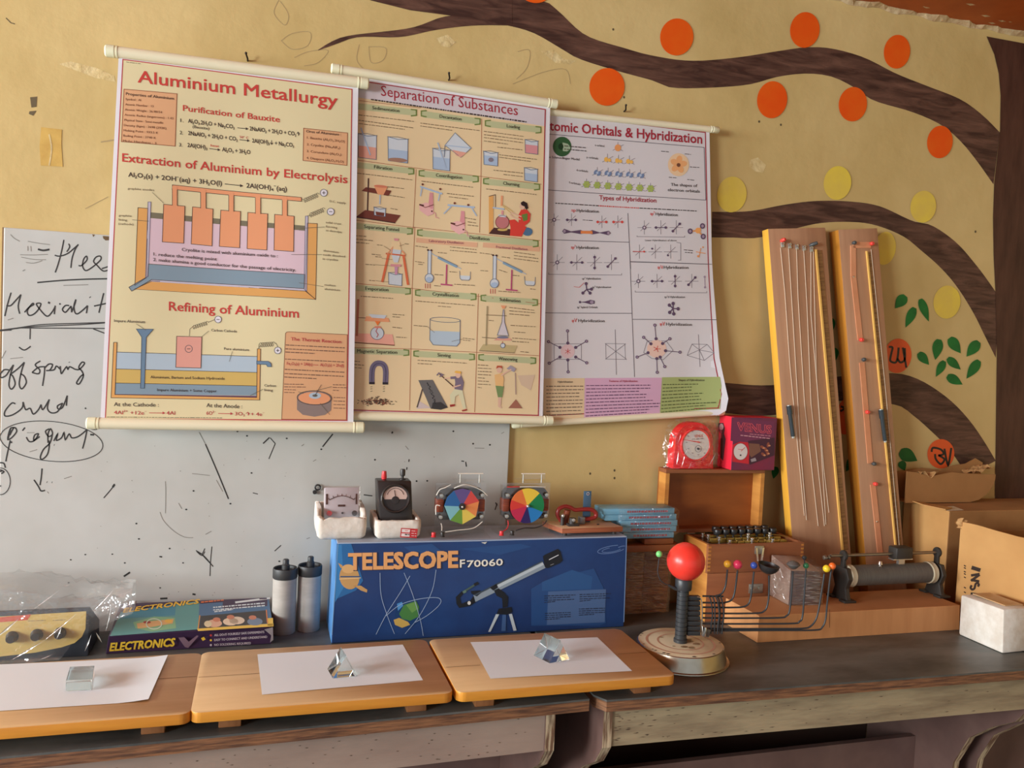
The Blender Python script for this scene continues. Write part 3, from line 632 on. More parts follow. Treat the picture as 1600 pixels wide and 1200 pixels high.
# the telescope drawing
TUB = ink(132, 148, 160); TUBL = ink(176, 190, 196); BK = ink(30, 34, 40)
a.poly(U(375, 375, 880, 125, 905, 175, 390, 425), TUB, 5); a.poly(U(550, 300, 885, 135, 893, 152, 560, 320), TUBL, 6); a.poly(U(380, 372, 880, 122, 884, 130, 385, 382), ink(60, 74, 86), 7); a.poly(U(885, 90, 900, 78, 995, 35, 1015, 55, 1030, 120, 1010, 140, 920, 178, 900, 170), BK, 7); a.line(U(930, 115, 1000, 80), 1.2, ink(206, 210, 214), 8); a.line(U(940, 155, 965, 145), .8, ink(140, 146, 150), 8)
a.poly(U(495, 320, 545, 292, 555, 320, 520, 342), BK, 7); a.poly(U(525, 340, 560, 325, 600, 355, 630, 390, 625, 460, 590, 470, 585, 400, 545, 380), BK, 7); a.poly(U(560, 475, 655, 462, 660, 500, 620, 520, 545, 515), BK, 7)
a.poly(U(540, 515, 565, 515, 500, 645, 483, 645), TUBL, 6); a.poly(U(635, 515, 658, 512, 692, 635, 669, 638), TUBL, 6); a.poly(U(588, 520, 615, 518, 612, 638, 580, 640), ink(60, 92, 140), 6)
a.poly(U(345, 425, 375, 380, 390, 430, 350, 445), BK, 6); a.poly(U(245, 390, 290, 345, 300, 365, 275, 395, 285, 440, 340, 415, 385, 430, 350, 455, 270, 470, 250, 440), BK, 6); a.poly(U(355, 345, 425, 340, 430, 360, 400, 385, 360, 365), BK, 6); a.line(U(295, 355, 400, 290), 3.2, ink(66, 88, 84), 7); a.line(U(380, 300, 410, 285), 4.4, BK, 8); a.line(U(300, 355, 320, 345), 4, ink(90, 120, 104), 8); a.ell(U(343, 433)[0], 2.6, 3, ink(206, 206, 200), 8, n=14)
SW = ink(90, 120, 170); a.ell(U(1390, 40)[0], 22, 5.5, None, 3, rot=-10, edge=SW, w=1.1, a0=30, a1=300); a.ell(U(1390, 42)[0], 15, 3.4, None, 3, rot=-10, edge=SW, w=1, a0=20, a1=260); a.line(U(1440, 25, 1470, 15, 1490, 15), 1.2, SW, 4, smooth=3)
a.line([(527, 849), (740, 845), (979, 838.5)], 1.6, ink(150, 168, 190), 2); a.line([(528, 850), (518.6, 992)], 1.2, ink(110, 150, 190), 2); a.line([(979, 840), (974.6, 972)], 1.4, ink(110, 140, 180), 2); a.poly(T(805, 88, 835, 85, 825, 96), ink(190, 190, 180), 8)
a.lay(mb, FP, 0.00012); mb.build('carton', t, smooth=0)

# ================================================================== electronics kit carton
EP = mat('dark_purple_carton', S(58, 40, 66), rough=0.3, spec=0.5)
t = thing('electronics_kit_box', 'flat dark purple electronics kit carton lying against the white board', 'box', (-.14, 2.08, ZD))
Z_ = ZD+.0006
ec = [(-.318, 2.008, Z_), (.040, 2.014, Z_), (.030, 2.165, Z_), (-.313, 2.165, Z_), (-.311, 1.996, ZD+.045), (.033, 2.013, ZD+.045), (.028, 2.165, ZD+.066), (-.313, 2.165, ZD+.066)]
mb = MB(); mb.hexa(ec, EP, .0015)
e = [Vector(q) for q in ec]; TPn = (e[5]-e[4]).cross(e[7]-e[4]); TPl = Plane(e[4]+Vector((0, 0, .0012)), TPn); FPn = (e[1]-e[0]).cross(e[4]-e[0]); FPl = Plane(e[0]+Vector((0, -.0012, 0)), FPn)
def inset(pl, pts): return pts
a = Art(); K = zq(150, 920, 5.517)
a.poly(K(125, 398, 215, 200, 860, 110, 900, 130, 885, 350, 118, 408), ink(84, 142, 138, .3), 1); a.poly(K(215, 210, 690, 130, 680, 230, 200, 260), ink(60, 128, 150, .3), 1.5); a.poly(K(320, 290, 500, 240, 680, 250, 690, 340, 480, 370, 340, 340), ink(120, 168, 120, .3), 1.6)
a.poly(K(890, 130, 1490, 90, 1520, 300, 880, 350), ink(70, 104, 140, .3), 1.5); a.poly(K(905, 235, 1470, 185, 1478, 300, 890, 345), ink(60, 56, 54, .3), 2); a.poly(K(870, 345, 1530, 300, 1530, 325, 880, 366), ink(216, 176, 60, .3), 3); a.poly(K(1478, 255, 1525, 252, 1528, 320, 1480, 320), ink(216, 176, 60, .3), 3); a.line(K(895, 230, 880, 345), 1.6, ink(206, 140, 60), 4); a.line(K(1468, 182, 1478, 300), 1.6, ink(206, 120, 70), 4)
for cx, cy, cc in ((1020, 300, (206, 160, 130)), (1160, 285, (214, 190, 160)), (1370, 285, (110, 126, 146)), (1215, 275, (206, 186, 160))): a.ell(K(cx, cy)[0], 12, 6, ink(*cc), 4)
for cx, cy in ((1040, 268), (1160, 246), (1350, 250)): a.ell(K(cx, cy)[0], 6, 3.4, ink(190, 120, 90), 5)
a.ell(K(965, 305)[0], 6, 5, ink(206, 190, 150), 5); a.poly(K(350, 300, 480, 280, 670, 260, 660, 300, 480, 330, 360, 345), ink(206, 160, 100), 3); a.ell(K(440, 290)[0], 6, 2, ink(160, 52, 44), 4); a.ell(K(625, 280)[0], 6, 3, ink(220, 170, 60), 4); a.ell(K(500, 305)[0], 12, 8, None, 4, edge=ink(190, 206, 186), w=1.6)
a.text('ELECTRONICS', K(232, 208)[0], K(880, 128)[0], 7, ink(230, 176, 44), 5, bold=0.05, slant=0.45)
for i in range(2): a.dashes(K(1010, 163+i*22)[0], K(1455, 125+i*22)[0], 2, ink(196, 206, 210), 5, seed=i)
a.dashes(K(905, 118)[0], K(1110, 98)[0], 2, ink(214, 110, 60), 5, seed=4); a.dashes(K(1020, 200)[0], K(1180, 180)[0], 2, ink(196, 206, 210), 5, seed=5); a.line(K(1200, 120, 1500, 82), 3, ink(200, 206, 206), 5); a.poly(K(275, 108, 350, 104, 352, 128, 272, 132), ink(104, 92, 84), 4)
a.lay(mb, TPl, 0.00015)
a = Art(); YT = ink(232, 180, 44)
a.text('ELECTRONICS', K(118, 535)[0], K(672, 492)[0], 12.5, YT, 4, bold=0.05, slant=0.2); a.poly(K(710, 420, 760, 415, 800, 455, 870, 400, 885, 405, 820, 480, 795, 508, 765, 500), ink(124, 96, 110), 4); a.poly(K(905, 425, 930, 412, 945, 435, 920, 448), YT, 4)
WTX = ink(196, 182, 186)
for i, (s_, x1) in enumerate((('ALL DO-IT-YOURSELF SAFE EXPERIMENTS', 1450), ('EASY TO CONNECT AND UNDERSTAND', 1475), ('NO SOLDERING REQUIRED', 1335))): a.text(s_, K(1020, 408+i*42)[0], K(x1, 380+i*42+(12 if i == 2 else 0))[0], 3.6, WTX, 4, bold=0.04); a.ell(K(990, 400+i*42)[0], 1.8, 1.8, (RED, YT, WTX)[i], 4, n=8)
a.poly(K(1450, 350, 1525, 330, 1528, 440, 1500, 462, 1510, 400), ink(150, 138, 140), 3)
a.lay(mb, FPl, 0.00015); mb.build('carton', t, smooth=0)

# ================================================================== instrument in a plastic bag
t = thing('power_supply_unit', 'cream panelled instrument with three black knobs inside a clear bag at the left edge', 'instrument', (-.58, 2.07, ZD))
BODY = mat('dark_blue_metal_case', S(58, 66, 76), rough=0.5); PANL = mat('cream_instrument_panel', S(204, 178, 108), rough=0.4)
mb = MB(); mb.prism([(-.82, 2.003, ZD), (-.82, 2.003, .928), (-.82, 2.015, .928), (-.82, 2.13, .862), (-.82, 2.13, ZD)], (.468, 0, 0), BODY, .003); mb.build('case', t)
PP = Plane((0, 2.0025, 0), (0, -1, 0)); a = Art(); K = zq(0, 900, 7.2727)
a.poly(K(-1600, 560, 0, 460, 980, 400, 972, 600, 930, 690, 850, 760, 700, 810, 400, 870, 0, 915, -1600, 1010), PANL, 1)
a.poly(K(-1600, 575, 0, 468, 355, 435, 310, 500, 0, 525, -1600, 640), ink(206, 84, 60), 2)
for x0, x1, y in ((320, 520, 510), (600, 740, 505)): a.dashes(K(x0, y)[0], K(x1, y-8)[0], 1, LT, 3)
mb = MB(); a.lay(mb, PP, .0003); mb.build('front_panel', t, smooth=0)
KNB = mat('black_knob_plastic', S(48, 44, 42), rough=0.4)
for x, y in ((140, 690), (420, 665), (685, 645)):
    p = on_y(*K(x, y)[0], 2.0); mb = MB(); mb.lathe([(0, .018), (.008, .018), (.0095, .016), (.0105, .004), (.0125, .002), (.0125, 0)], p, KNB, n=20, axis=(0, -1, 0)); mb.build('knob', t)
# the bag: a crumpled tube around the case, gathered into a tuft at its right end
BAG = film('clear_bag_film', gloss=0.09, rough=0.13, bump=0.9, bscale=22, milky=0.09)
rnd = random.Random(11); NU, NV = 34, 30
nz = [[rnd.gauss(0, 1) for _ in range(NV)] for _ in range(NU+1)]
def bagpt(i, j):
    u = i/NU; x = -.86+u*.595; a_ = 2*math.pi*j/NV; c, s_ = math.cos(a_), math.sin(a_)
    k = max(0, (x+.40)/.135)            # 0 on the case, 1 at the tuft
    hy = .088*(1-.62*min(1, k)); z0, z1 = ZD+.002+.088*min(1, k)**.6, .975+.012*math.sin(x*21)-.008*min(1, k); cy = 2.070-.045*min(1, k)
    sg = lambda v: math.copysign(abs(v)**.45, v)
    y = cy+hy*sg(c); z = (z0+z1)/2+(z1-z0)/2*sg(s_); n_ = nz[i][j]
    if k <= 0 and y < 2.03: y = 1.977+n_*.0018
    else: y += n_*.003; z += n_*.0035 if s_ > 0 else 0
    return Vector((x, max(1.962, min(2.183, y)), max(ZD+.001, z)))
mb = MB(); G = [[mb.bm.verts.new(bagpt(i, j)) for j in range(NV)] for i in range(NU+1)]
mb._fin([mb.bm.faces.new((G[i][j], G[i+1][j], G[i+1][(j+1) % NV], G[i][(j+1) % NV])) for i in range(NU) for j in range(NV)], BAG)
mb._fin([mb.bm.faces.new(G[NU])], BAG)
GLINT_FOLD = film('bag_glint_fold', gloss=.45, rough=.2, bump=.3, milky=.35)  # pale slivers that paint highlights onto the bag
K = zq(0, 900, 7.2727)
for x, y, x2, y2, w_ in ((120, 960, 500, 735, .0022), (500, 735, 880, 420, .0012), (-40, 700, 220, 480, .0030), (700, 570, 640, 720, .0018), (960, 860, 1040, 660, .0022), (1090, 640, 1160, 760, .0016), (1200, 640, 1270, 320, .0014), (1060, 400, 1290, 160, .0012), (430, 960, 600, 890, .0012), (350, 400, 700, 140, .0010), (720, 110, 800, 100, .0012)):
    p, q = on_y(*K(x, y)[0], 1.974), on_y(*K(x2, y2)[0], 1.974); d = q-p; n_ = Vector((-d.z, 0, d.x)).normalized()*w_; k = p.lerp(q, .45)+Vector((0, -.001, 0)); mb.poly([p, k-n_, q], GLINT_FOLD); mb.poly([p, q, k+n_], GLINT_FOLD)
tag(mb.build('plastic_bag', smooth=70), 'crumpled clear plastic bag around the cream panelled instrument', 'bag')

# ================================================================== two white cylinders
CYW = mat('white_enamel_cylinder', S(168, 163, 155), rough=0.55, c2=S(148, 142, 134), scale=6, stretch=(1, 1, 3)); CAPB = mat('black_cell_cap', S(48, 48, 48), rough=0.5)
for i, (x, y, h, s_) in enumerate(((.0675, 2.093, .148, 1), (.1275, 2.105, .150, -1))):
    t = thing('dry_cell', ('white cylinder cell with black cap farther from the blue carton, left of the pair', 'white cylinder cell with black cap nearest the blue carton, right of the pair')[i], 'battery', (x, y, ZD), group='pair of white cylinder cells')
    mb = MB(); mb.lathe([(0, 0), (.027, 0), (.0285, .002), (.0285, h-.012), (.028, h-.01)], (x, y, ZD), CYW); mb.build('casing', t)
    mb = MB(); mb.lathe([(.0285, h-.012), (.0298, h-.01), (.0298, h+.010), (.0285, h+.013), (.026, h+.011), (.025, h+.005), (.008, h+.004), (0, h+.004)], (x, y, ZD), CAPB); mb.build('cap', t)
    mb = MB(); mb.lathe([(.010, h+.004), (.0095, h+.02), (.0075, h+.022), (.0075, h+.032), (.006, h+.034), (0, h+.034)], (x+.001, y, ZD), CAPB, n=16); mb.cyl((x+.001, y-.0095, ZD+h+.024), (x+.001, y+.010, ZD+h+.024), .0028, CAPB, n=10); mb.build('terminal', t)

# ================================================================== meters in foam trays
FOAM = mat('white_foam', S(222, 216, 206, 1.2), rough=0.8, c2=S(206, 196, 182, 1.2), scale=30, bump=0.10, bscale=90, spec=0.2)
def tray(label, x0, x1, y0, y1, z0, hf, hb, jag):
    t = thing('foam_tray', label, 'tray', ((x0+x1)/2, (y0+y1)/2, z0), group='foam trays on the telescope carton')
    mb = MB(); w = .014; rnd = random.Random(int(x0*1000)); n = 10
    # outline of the tray narrows at its foot; walls rise to an uneven broken rim
    def ring(f, z, ins): 
        P = rrect(x0+ins, y0+ins, x1-ins, y1-ins, max(.004, .016-ins), 0, 4); return [Vector((p[0], p[1], z(p) if callable(z) else z)) for p in P]
    P0 = rrect(x0, y0, x1, y1, .014, 0, 6)
    dense = []
    for i in range(len(P0)):
        a_, b_ = Vector(P0[i]), Vector(P0[(i+1) % len(P0)]); k = max(1, int((b_-a_).length/.012)); dense += [a_.lerp(b_, j/k) for j in range(k)]
    cx, cy = (x0+x1)/2, (y0+y1)/2
    def sc(p, d): v = Vector((p.x-cx, p.y-cy, 0)); L = v.length; return Vector((cx, cy, 0))+v*((L-d)/L)
    rim = [(hf+(hb-hf)*min(1, max(0, (p.y-y0)/(y1-y0)*2.2))+rnd.uniform(-jag, jag)) for p in dense]
    L = []
    for d, zz in ((.012, [z0]*len(dense)), (.003, [z0+.008]*len(dense)), (0, [z0+.03]*len(dense)), (.001, [z0+r_-.002 for r_ in rim]), (.004, [z0+r_ for r_ in rim]), (w-.002, [z0+r_-.001 for r_ in rim]), (w, [z0+r_-.006 for r_ in rim]), (w, [z0+.014]*len(dense))):
        L.append([mb.bm.verts.new((sc(p, d).x, sc(p, d).y, z_)) for p, z_ in zip(dense, zz)])
    fs = []; N = len(dense)
    for A_, B_ in zip(L, L[1:]): fs += [mb.bm.faces.new((A_[i], A_[(i+1) % N], B_[(i+1) % N], B_[i])) for i in range(N)]
    fs += [mb.bm.faces.new(L[0][::-1]), mb.bm.faces.new(L[-1])]; mb._fin(fs, FOAM); mb.build('tray', t, smooth=50); return t
ZT = 1.0655
tray('chipped white foam tray holding the clear white meter on the blue carton', .134, .254, 2.012, 2.135, ZT, .052, .072, .004)
t2 = tray('white foam tray with a red price label holding the black meter', .272, .387, 2.006, 2.135, ZT, .046, .050, .0012)
a = Art(); K = zq(480, 740, 8.421); FT = Plane((0, 2.0055, 0), (0, -1, 0))
a.poly(K(1235, 715, 1455, 728, 1440, 848, 1222, 838), ink(190, 40, 44), 1); a.poly(K(1245, 727, 1355, 735, 1348, 775, 1243, 770), ink(214, 200, 196), 2); a.poly(K(1240, 785, 1350, 790, 1345, 830, 1235, 825), ink(214, 200, 196), 2)
a.dashes(K(1285, 750)[0], K(1325, 753)[0], .8, RED, 3); a.dashes(K(1285, 800)[0], K(1345, 803)[0], 1.6, TXT, 3, lo=6, hi=9)
for i in range(3): a.dashes(K(1370, 752+i*32)[0], K(1435, 756+i*32)[0], .9, ink(226, 190, 186), 3, seed=i)
mb = MB(); a.lay(mb, FT, .0003); mb.build('price_label', t2, smooth=0)['label'] = 'red and white price label'
# white meter with a clear cover
t = thing('panel_meter', 'white panel meter under a clear cover sitting in the left foam tray', 'meter', (.194, 2.07, ZT+.015))
MW = mat('white_meter_face', S(206, 202, 206, 1.15), rough=0.4); MCL = film('clear_meter_cover', gloss=.16, rough=.05, bump=0.0)
mb = MB(); tl = Matrix.Rotation(R(-14), 3, 'X'); MC = Vector((.196, 2.078, ZT+.066))
def mpt(x, y, z): return MC+tl @ Vector((x, y, z))
mb.box(MC, (.083, .022, .098), MW, .002, tl); mb.build('body', t)
mb = MB(); mb.box(mpt(0, -.019, .003), (.088, .013, .098), MCL, .001, tl); mb.build('clear_cover', t, smooth=0)['label'] = 'clear plastic cover'
mb = MB(); pts = [mpt(-.03+.06*i/12, -.0116, .012+.016*math.sin(math.pi*(i+2)/16)) for i in range(13)]; mb.tube(pts, .0009, BLACK, n=6)
for i in range(0, 13, 2): p = pts[i]; mb.cyl(p, p+(tl @ Vector(((i-6)*.0004, 0, .005))), .0006, BLACK, n=6)
mb.box(mpt(0, -.0116, .004), (.018, .0008, .005), BLACK, 0, tl); mb.box(mpt(-.036, -.0116, .02), (.004, .001, .026), BLACK, 0, tl); mb.box(mpt(.036, -.0116, .02), (.004, .001, .026), BLACK, 0, tl)
mb.build('scale', t)
mb = MB(); mb.ball(mpt(.002, -.0125, -.014), .0028, KNB, n=12); mb.build('zero_screw', t)
REDP = mat('red_terminal_plastic', S(196, 44, 48), rough=0.35)
for x, m_ in ((-.030, REDP), (.031, KNB)): mb = MB(); mb.lathe([(0, .010), (.006, .010), (.0068, .008), (.0062, .001), (.0062, 0)], mpt(x, -.0115, -.015), m_, n=14, axis=tl @ Vector((0, -1, 0))); mb.build('terminal', t)
# black bakelite meter
t = thing('galvanometer', 'black bakelite meter with round window sitting in the right foam tray', 'meter', (.322, 2.07, ZT+.015))
BAK = mat('black_bakelite', S(44, 38, 36), rough=0.35, spec=0.5)
mb = MB(); zb = ZT+.0145; mb.hexa([(.289, 2.030, zb), (.370, 2.030, zb), (.370, 2.112, zb), (.289, 2.112, zb), (.279, 2.050, zb+.122), (.364, 2.050, zb+.122), (.364, 2.100, zb+.122), (.279, 2.100, zb+.122)], BAK, .003); mb.build('body', t)
gn = Vector((0, -1, -.18)).normalized(); gn = Vector((0, -.984, .177)); gc = Vector((.3235, 2.0415, zb+.080))
mb = MB(); mb.lathe([(.030, 0), (.0365, 0), (.0365, .006), (.034, .009), (.031, .008), (.030, .003)], gc, BAK, n=36, axis=gn); mb.build('window_ring', t)
q_ = gn.to_track_quat('Z', 'Y').to_matrix(); rt = Vector((1, 0, 0)); upv = gn.cross(rt)*-1; upv = upv if upv.z > 0 else -upv
mb = MB(); DIAL = mat('dusty_pink_dial', S(196, 170, 158, 1.2), rough=0.5)
def gp(x, z, d): return gc+rt*x+upv*z+gn*d
P = [gp(-.027, -.002, .004)]+[gp(.0305*math.cos(R(180-a_)), .0305*math.sin(R(180-a_))*.95, .004) for a_ in range(12, 170, 12)]+[gp(.027, -.002, .004)]
mb.poly(P, DIAL); mb.build('dial', t, smooth=0)
mb = MB(); mb.poly([gp(.030*math.cos(R(a_)), .030*math.sin(R(a_)), .0035) for a_ in range(0, 360, 15)], BAK); mb.lathe([(0, .006), (.009, .005), (.010, .003)], gp(0, -.004, 0), BAK, n=20, axis=gn); mb.build('needle_cover', t)
mb = MB(); mb.tube([gp(.021*math.cos(R(180-a_)), .004+.021*math.sin(R(180-a_)), .0045) for a_ in range(15, 170, 15)], .0006, TXT, n=6); mb.cyl(gp(0, .004, .005), gp(-.003, .02, .005), .0006, BLACK, n=6); mb.build('scale', t)
mb = MB(); mb.lathe([(.0025, -.001), (.006, 0), (.0068, .006), (.0056, .018), (.0052, .020), (0, .0205)], (.299, 2.075, zb+.123), REDP, n=16); mb.build('terminal', t)['label'] = 'red terminal post'
mb = MB(); mb.lathe([(.0085, -.0005), (.0085, .002), (.0035, .003), (.0035, .008), (.0066, .010), (.0070, .022), (.0058, .026), (0, .0265)], (.3455, 2.075, zb+.122), KNB, n=16); mb.build('terminal', t)['label'] = 'black terminal post'

# ================================================================== colour disc motors
ACR = film('clear_acrylic', gloss=.06, rough=.04, bump=0.0, tint=(.97, .96, .95, 1)); IRON = mat('dark_motor_iron', S(62, 57, 53), rough=0.5, metal=0.1); COPW = mat('copper_winding', S(134, 66, 40), rough=0.4, c2=S(104, 46, 28), scale=40, stretch=(1, 1, 8)); BOLT = mat('zinc_bolt', S(186, 186, 180), rough=0.3, metal=0.8); CHROME = mat('bright_metal', S(200, 198, 192), rough=0.22, metal=0.95)
WIREW = mat('white_wire', S(206, 202, 190), rough=0.5); WIRER = mat('red_wire', S(186, 44, 50), rough=0.5); WIREK = mat('black_wire', S(40, 38, 38), rough=0.5)
def disc_motor(label, cx, y, zc, secs, hubm, hubr, wires, pos, hand, zbase, octa):
    t = thing('colour_disc_motor', label, 'disc motor', (cx, y, zbase), group='colour disc motors on the telescope carton')
    mb = MB(); mb.b2((cx-.076, y-.034, zbase), (cx+.070, y+.060, zbase+.004), ACR); mb.build('base_plate', t, smooth=0)
    for x_ in (-.07, .064):
        for y_ in (-.028, .052): pass
    mb = MB(); mb.b2((cx-.066, y+.006, zbase+.004), (cx+.064, y+.009, zc+.058), ACR); mb.build('front_plate', t, smooth=0)
    mb = MB(); mb.b2((cx-.060, y+.045, zbase+.004), (cx+.060, y+.048, zc+.050), ACR); mb.build('rear_plate', t, smooth=0)
    hx = cx+hand[0]; mb = MB(); mb.b2((hx-.036, y+.004, zc+.0605), (hx+.036, y+.050, zc+.0635), ACR); mb.b2((hx-.030, y+.005, zc+.068), (hx+.034, y+.008, zc+.082), ACR); mb.b2((hx-.030, y+.0045, zc+.081), (hx+.034, y+.0085, zc+.083), mat('acrylic_bright_edge', S(220, 206, 190), rough=.3)); mb.build('top_strip', t, smooth=0)
    for s_ in (-1, 1): mb = MB(); mb.cyl((hx+s_*.025, y+.0065, zc+.058), (hx+s_*.025, y+.0065, zc+.080), .0018, BOLT, n=10); mb.build('top_bolt', t)
    # iron core with a coil at either side and four bolts
    mb = MB(); mb.prism([(x_, y+.014, z_) for x_, z_, _ in [(cx+p[0], zc+p[1], 0) for p in [(-.060, -.028), (-.052, -.038), (.052, -.038), (.062, -.026), (.062, .030), (.052, .042), (-.052, .042), (-.060, .032)]]], (0, .022, 0), IRON, .002); mb.build('iron_core', t)
    for s_ in (-1, 1): mb = MB(); mb.box((cx+s_*.0535, y+.022, zc), (.019, .034, .034), COPW, .004); mb.build('coil', t)
    for sx in (-1, 1):
        for sz in (-.027, .027): mb = MB(); mb.cyl((cx+sx*.053, y+.016, zc+sz), (cx+sx*.053, y-.002, zc+sz), .0022, BOLT, n=10); mb.lathe([(0, .004), (.0045, .003), (.0055, 0)], (cx+sx*.053, y-.001, zc+sz), BOLT, n=14, axis=(0, -1, 0)); mb.build('bolt', t)
    # the disc of seven coloured sectors
    mb = MB(); r = .0455; yd = y-.0045
    for a0, a1, c in secs:
        m_ = ink(*c, .45); n = max(2, int((a1-a0)/8)) if not octa else max(1, int(round((a1-a0)/36)))
        pf = [(cx, yd, zc)]+[(cx+r*math.cos(R(a0+(a1-a0)*i/n)), yd, zc+r*math.sin(R(a0+(a1-a0)*i/n))) for i in range(n+1)]
        mb.prism(pf, (0, .0018, 0), m_)
    mb.build('colour_disc', t, smooth=0)
    mb = MB(); mb.lathe([(0, .006), (.0035, .006), (.0042, .0035), (hubr, .003), (hubr, 0)], (cx, yd, zc), hubm, n=20, axis=(0, -1, 0)); mb.ball((cx, yd-.006, zc), .0032, BOLT, n=12); mb.build('hub', t)
    for m_, pts in wires: mb = MB(); mb.tube([(cx+p[0], y+p[1], zc+p[2]) for p in pts], .0013, m_, n=8, smooth=5); mb.build('wire', t)
    for m_, x_ in pos: mb = MB(); mb.lathe([(0, .011), (.0048, .011), (.0056, .009), (.0050, .002), (.0065, .001), (.0065, 0)], (cx+x_, y-.024, zbase+.0045), m_, n=14); mb.build('terminal', t)
D1 = [(62, 119, (92, 74, 128)), (119, 177, (40, 92, 150)), (177, 230, (112, 170, 178)), (230, 274, (94, 140, 50)), (274, 325, (206, 180, 70)), (325, 376, (214, 124, 64)), (16, 62, (200, 66, 60))]
D2 = [(46, 111, (220, 184, 50)), (111, 160, (214, 104, 46)), (160, 195, (206, 52, 44)), (195, 248, (186, 36, 72)), (248, 285, (44, 32, 92)), (285, 339, (30, 116, 184)), (339, 406, (20, 120, 66))]
disc_motor('colour disc motor with white wires in a clear stand beside the black meter', .491, 2.030, 1.141, D1, KNB, .0085,
           [(WIREW, [(-.030, .002, .054), (-.045, 0, .047), (-.058, 0, .042), (-.066, .0, .028)]), (WIREW, [(-.022, -.002, .046), (0, -.006, .055), (.022, -.004, .052), (.050, -.002, .040), (.066, .0, .026)]), (WIREW, [(-.052, -.003, -.042), (-.050, -.006, -.050), (-.052, -.016, -.058)]), (WIREW, [(-.044, -.022, -.060), (-.01, -.018, -.057), (.03, -.012, -.054), (.055, -.004, -.040)]), (WIREW, [(-.056, -.002, .002), (-.066, -.001, .002), (-.066, -.004, -.02)])],
           [(REDP, -.074), (KNB, -.052)], (.02,), 1.0655, True)
disc_motor('colour disc motor with red wires in a clear stand beside the red tube loop', .664, 2.030, 1.1405, D2, BOLT, .0035,
           [(WIRER, [(-.050, -.002, -.038), (-.050, -.008, -.048), (-.056, -.016, -.056), (-.066, -.022, -.060)]), (WIREK, [(-.034, -.022, -.060), (-.01, -.02, -.054), (.02, -.012, -.056), (.045, -.006, -.05), (.056, 0, -.040)]), (WIRER, [(-.055, .002, .048), (-.03, -.001, .049), (-.02, .0, .049)]), (WIREW, [(-.022, -.002, .049), (.02, -.003, .0495), (.048, -.001, .048)])],
           [(REDP, -.072), (KNB, -.044)], (.014,), 1.0655, False)

# ================================================================== copper loop on a board
t = thing('loop_apparatus', 'small wooden board with dark red tube loop and blue strip on the carton', 'apparatus', (.84, 2.04, 1.0655))
PLYB = mat('pale_plywood', S(196, 160, 124), rough=0.5, c2=S(178, 140, 104), scale=5, stretch=(1, 4, 1)); PLYR = mat('reddish_ply_edge', S(158, 92, 60), rough=0.6, c2=S(120, 64, 42), scale=12, stretch=(.5, 1, 8))
mb = MB(); fs = mb.hexa([(.752, 1.998, 1.0725), (.926, 2.004, 1.0725), (.912, 2.092, 1.0725), (.728, 2.088, 1.0725), (.752, 1.998, 1.086), (.926, 2.004, 1.086), (.912, 2.092, 1.086), (.728, 2.088, 1.086)], PLYR, .0015)
for q in mb.bm.faces:
    q.normal_update()
    if q.normal.z > .8: q.material_index = mb.mi(PLYB)
mb.build('base_board', t)
for x_, y_ in ((.765, 2.01), (.905, 2.014), (.75, 2.075), (.9, 2.08)): mb = MB(); mb.cyl((x_, y_, 1.0655), (x_, y_, 1.0728), .006, KNB, n=12); mb.build('foot', t)
REDT_ = mat('dark_red_enamel', S(132, 40, 36), rough=0.3); BLS = mat('blue_grey_strip', S(66, 98, 124), rough=0.45)
lp = [(.768, 2.05, 1.094), (.757, 2.05, 1.110), (.760, 2.05, 1.126), (.776, 2.05, 1.133), (.792, 2.05, 1.130), (.806, 2.05, 1.1235), (.83, 2.05, 1.1245), (.852, 2.05, 1.1235), (.866, 2.05, 1.114), (.864, 2.05, 1.103), (.848, 2.05, 1.0985), (.826, 2.05, 1.0975)]
mb = MB(); mb.tube(lp, .0056, REDT_, n=12, smooth=5); mb.build('tube_loop', t)
mb = MB(); mb.b2((.836, 2.068, 1.086), (.858, 2.071, 1.170), BLS, .0008); strip_ = mb.build('upright_strip', t)
mb = MB(); mb.lathe([(.0028, .001), (.0045, .001), (.0045, 0)], (.8475, 2.068, 1.163), CHROME, n=14, axis=(0, -1, 0)); mb.build('rivet', strip_)
mb = MB(); mb.cyl((.778, 2.052, 1.086), (.783, 2.046, 1.124), .009, COPW, n=16); mb.build('coil', t)
mb = MB(); mb.b2((.776, 2.018, 1.0865), (.808, 2.034, 1.0925), KNB, .001); mb.cyl((.79, 2.026, 1.092), (.79, 2.026, 1.107), .009, KNB, n=16); mb.lathe([(0, .004), (.004, .003), (.005, 0)], (.79, 2.0165, 1.103), BOLT, n=14, axis=(0, -1, 0)); mb.build('contact_block', t)
mb = MB(); mb.cyl((.766, 2.036, 1.086), (.766, 2.036, 1.112), .005, IRON, n=12); mb.ball((.766, 2.032, 1.112), .005, BOLT, n=12); mb.build('contact_post', t)
mb = MB(); mb.b2((.818, 2.040, 1.086), (.832, 2.058, 1.105), mat('grey_metal_bracket', S(120, 124, 126), rough=.4, metal=.5), .001); mb.build('bracket', t)
mb = MB(); mb.b2((.863, 2.030, 1.0862), (.869, 2.034, 1.0885), KNB); mb.build('screw', t)
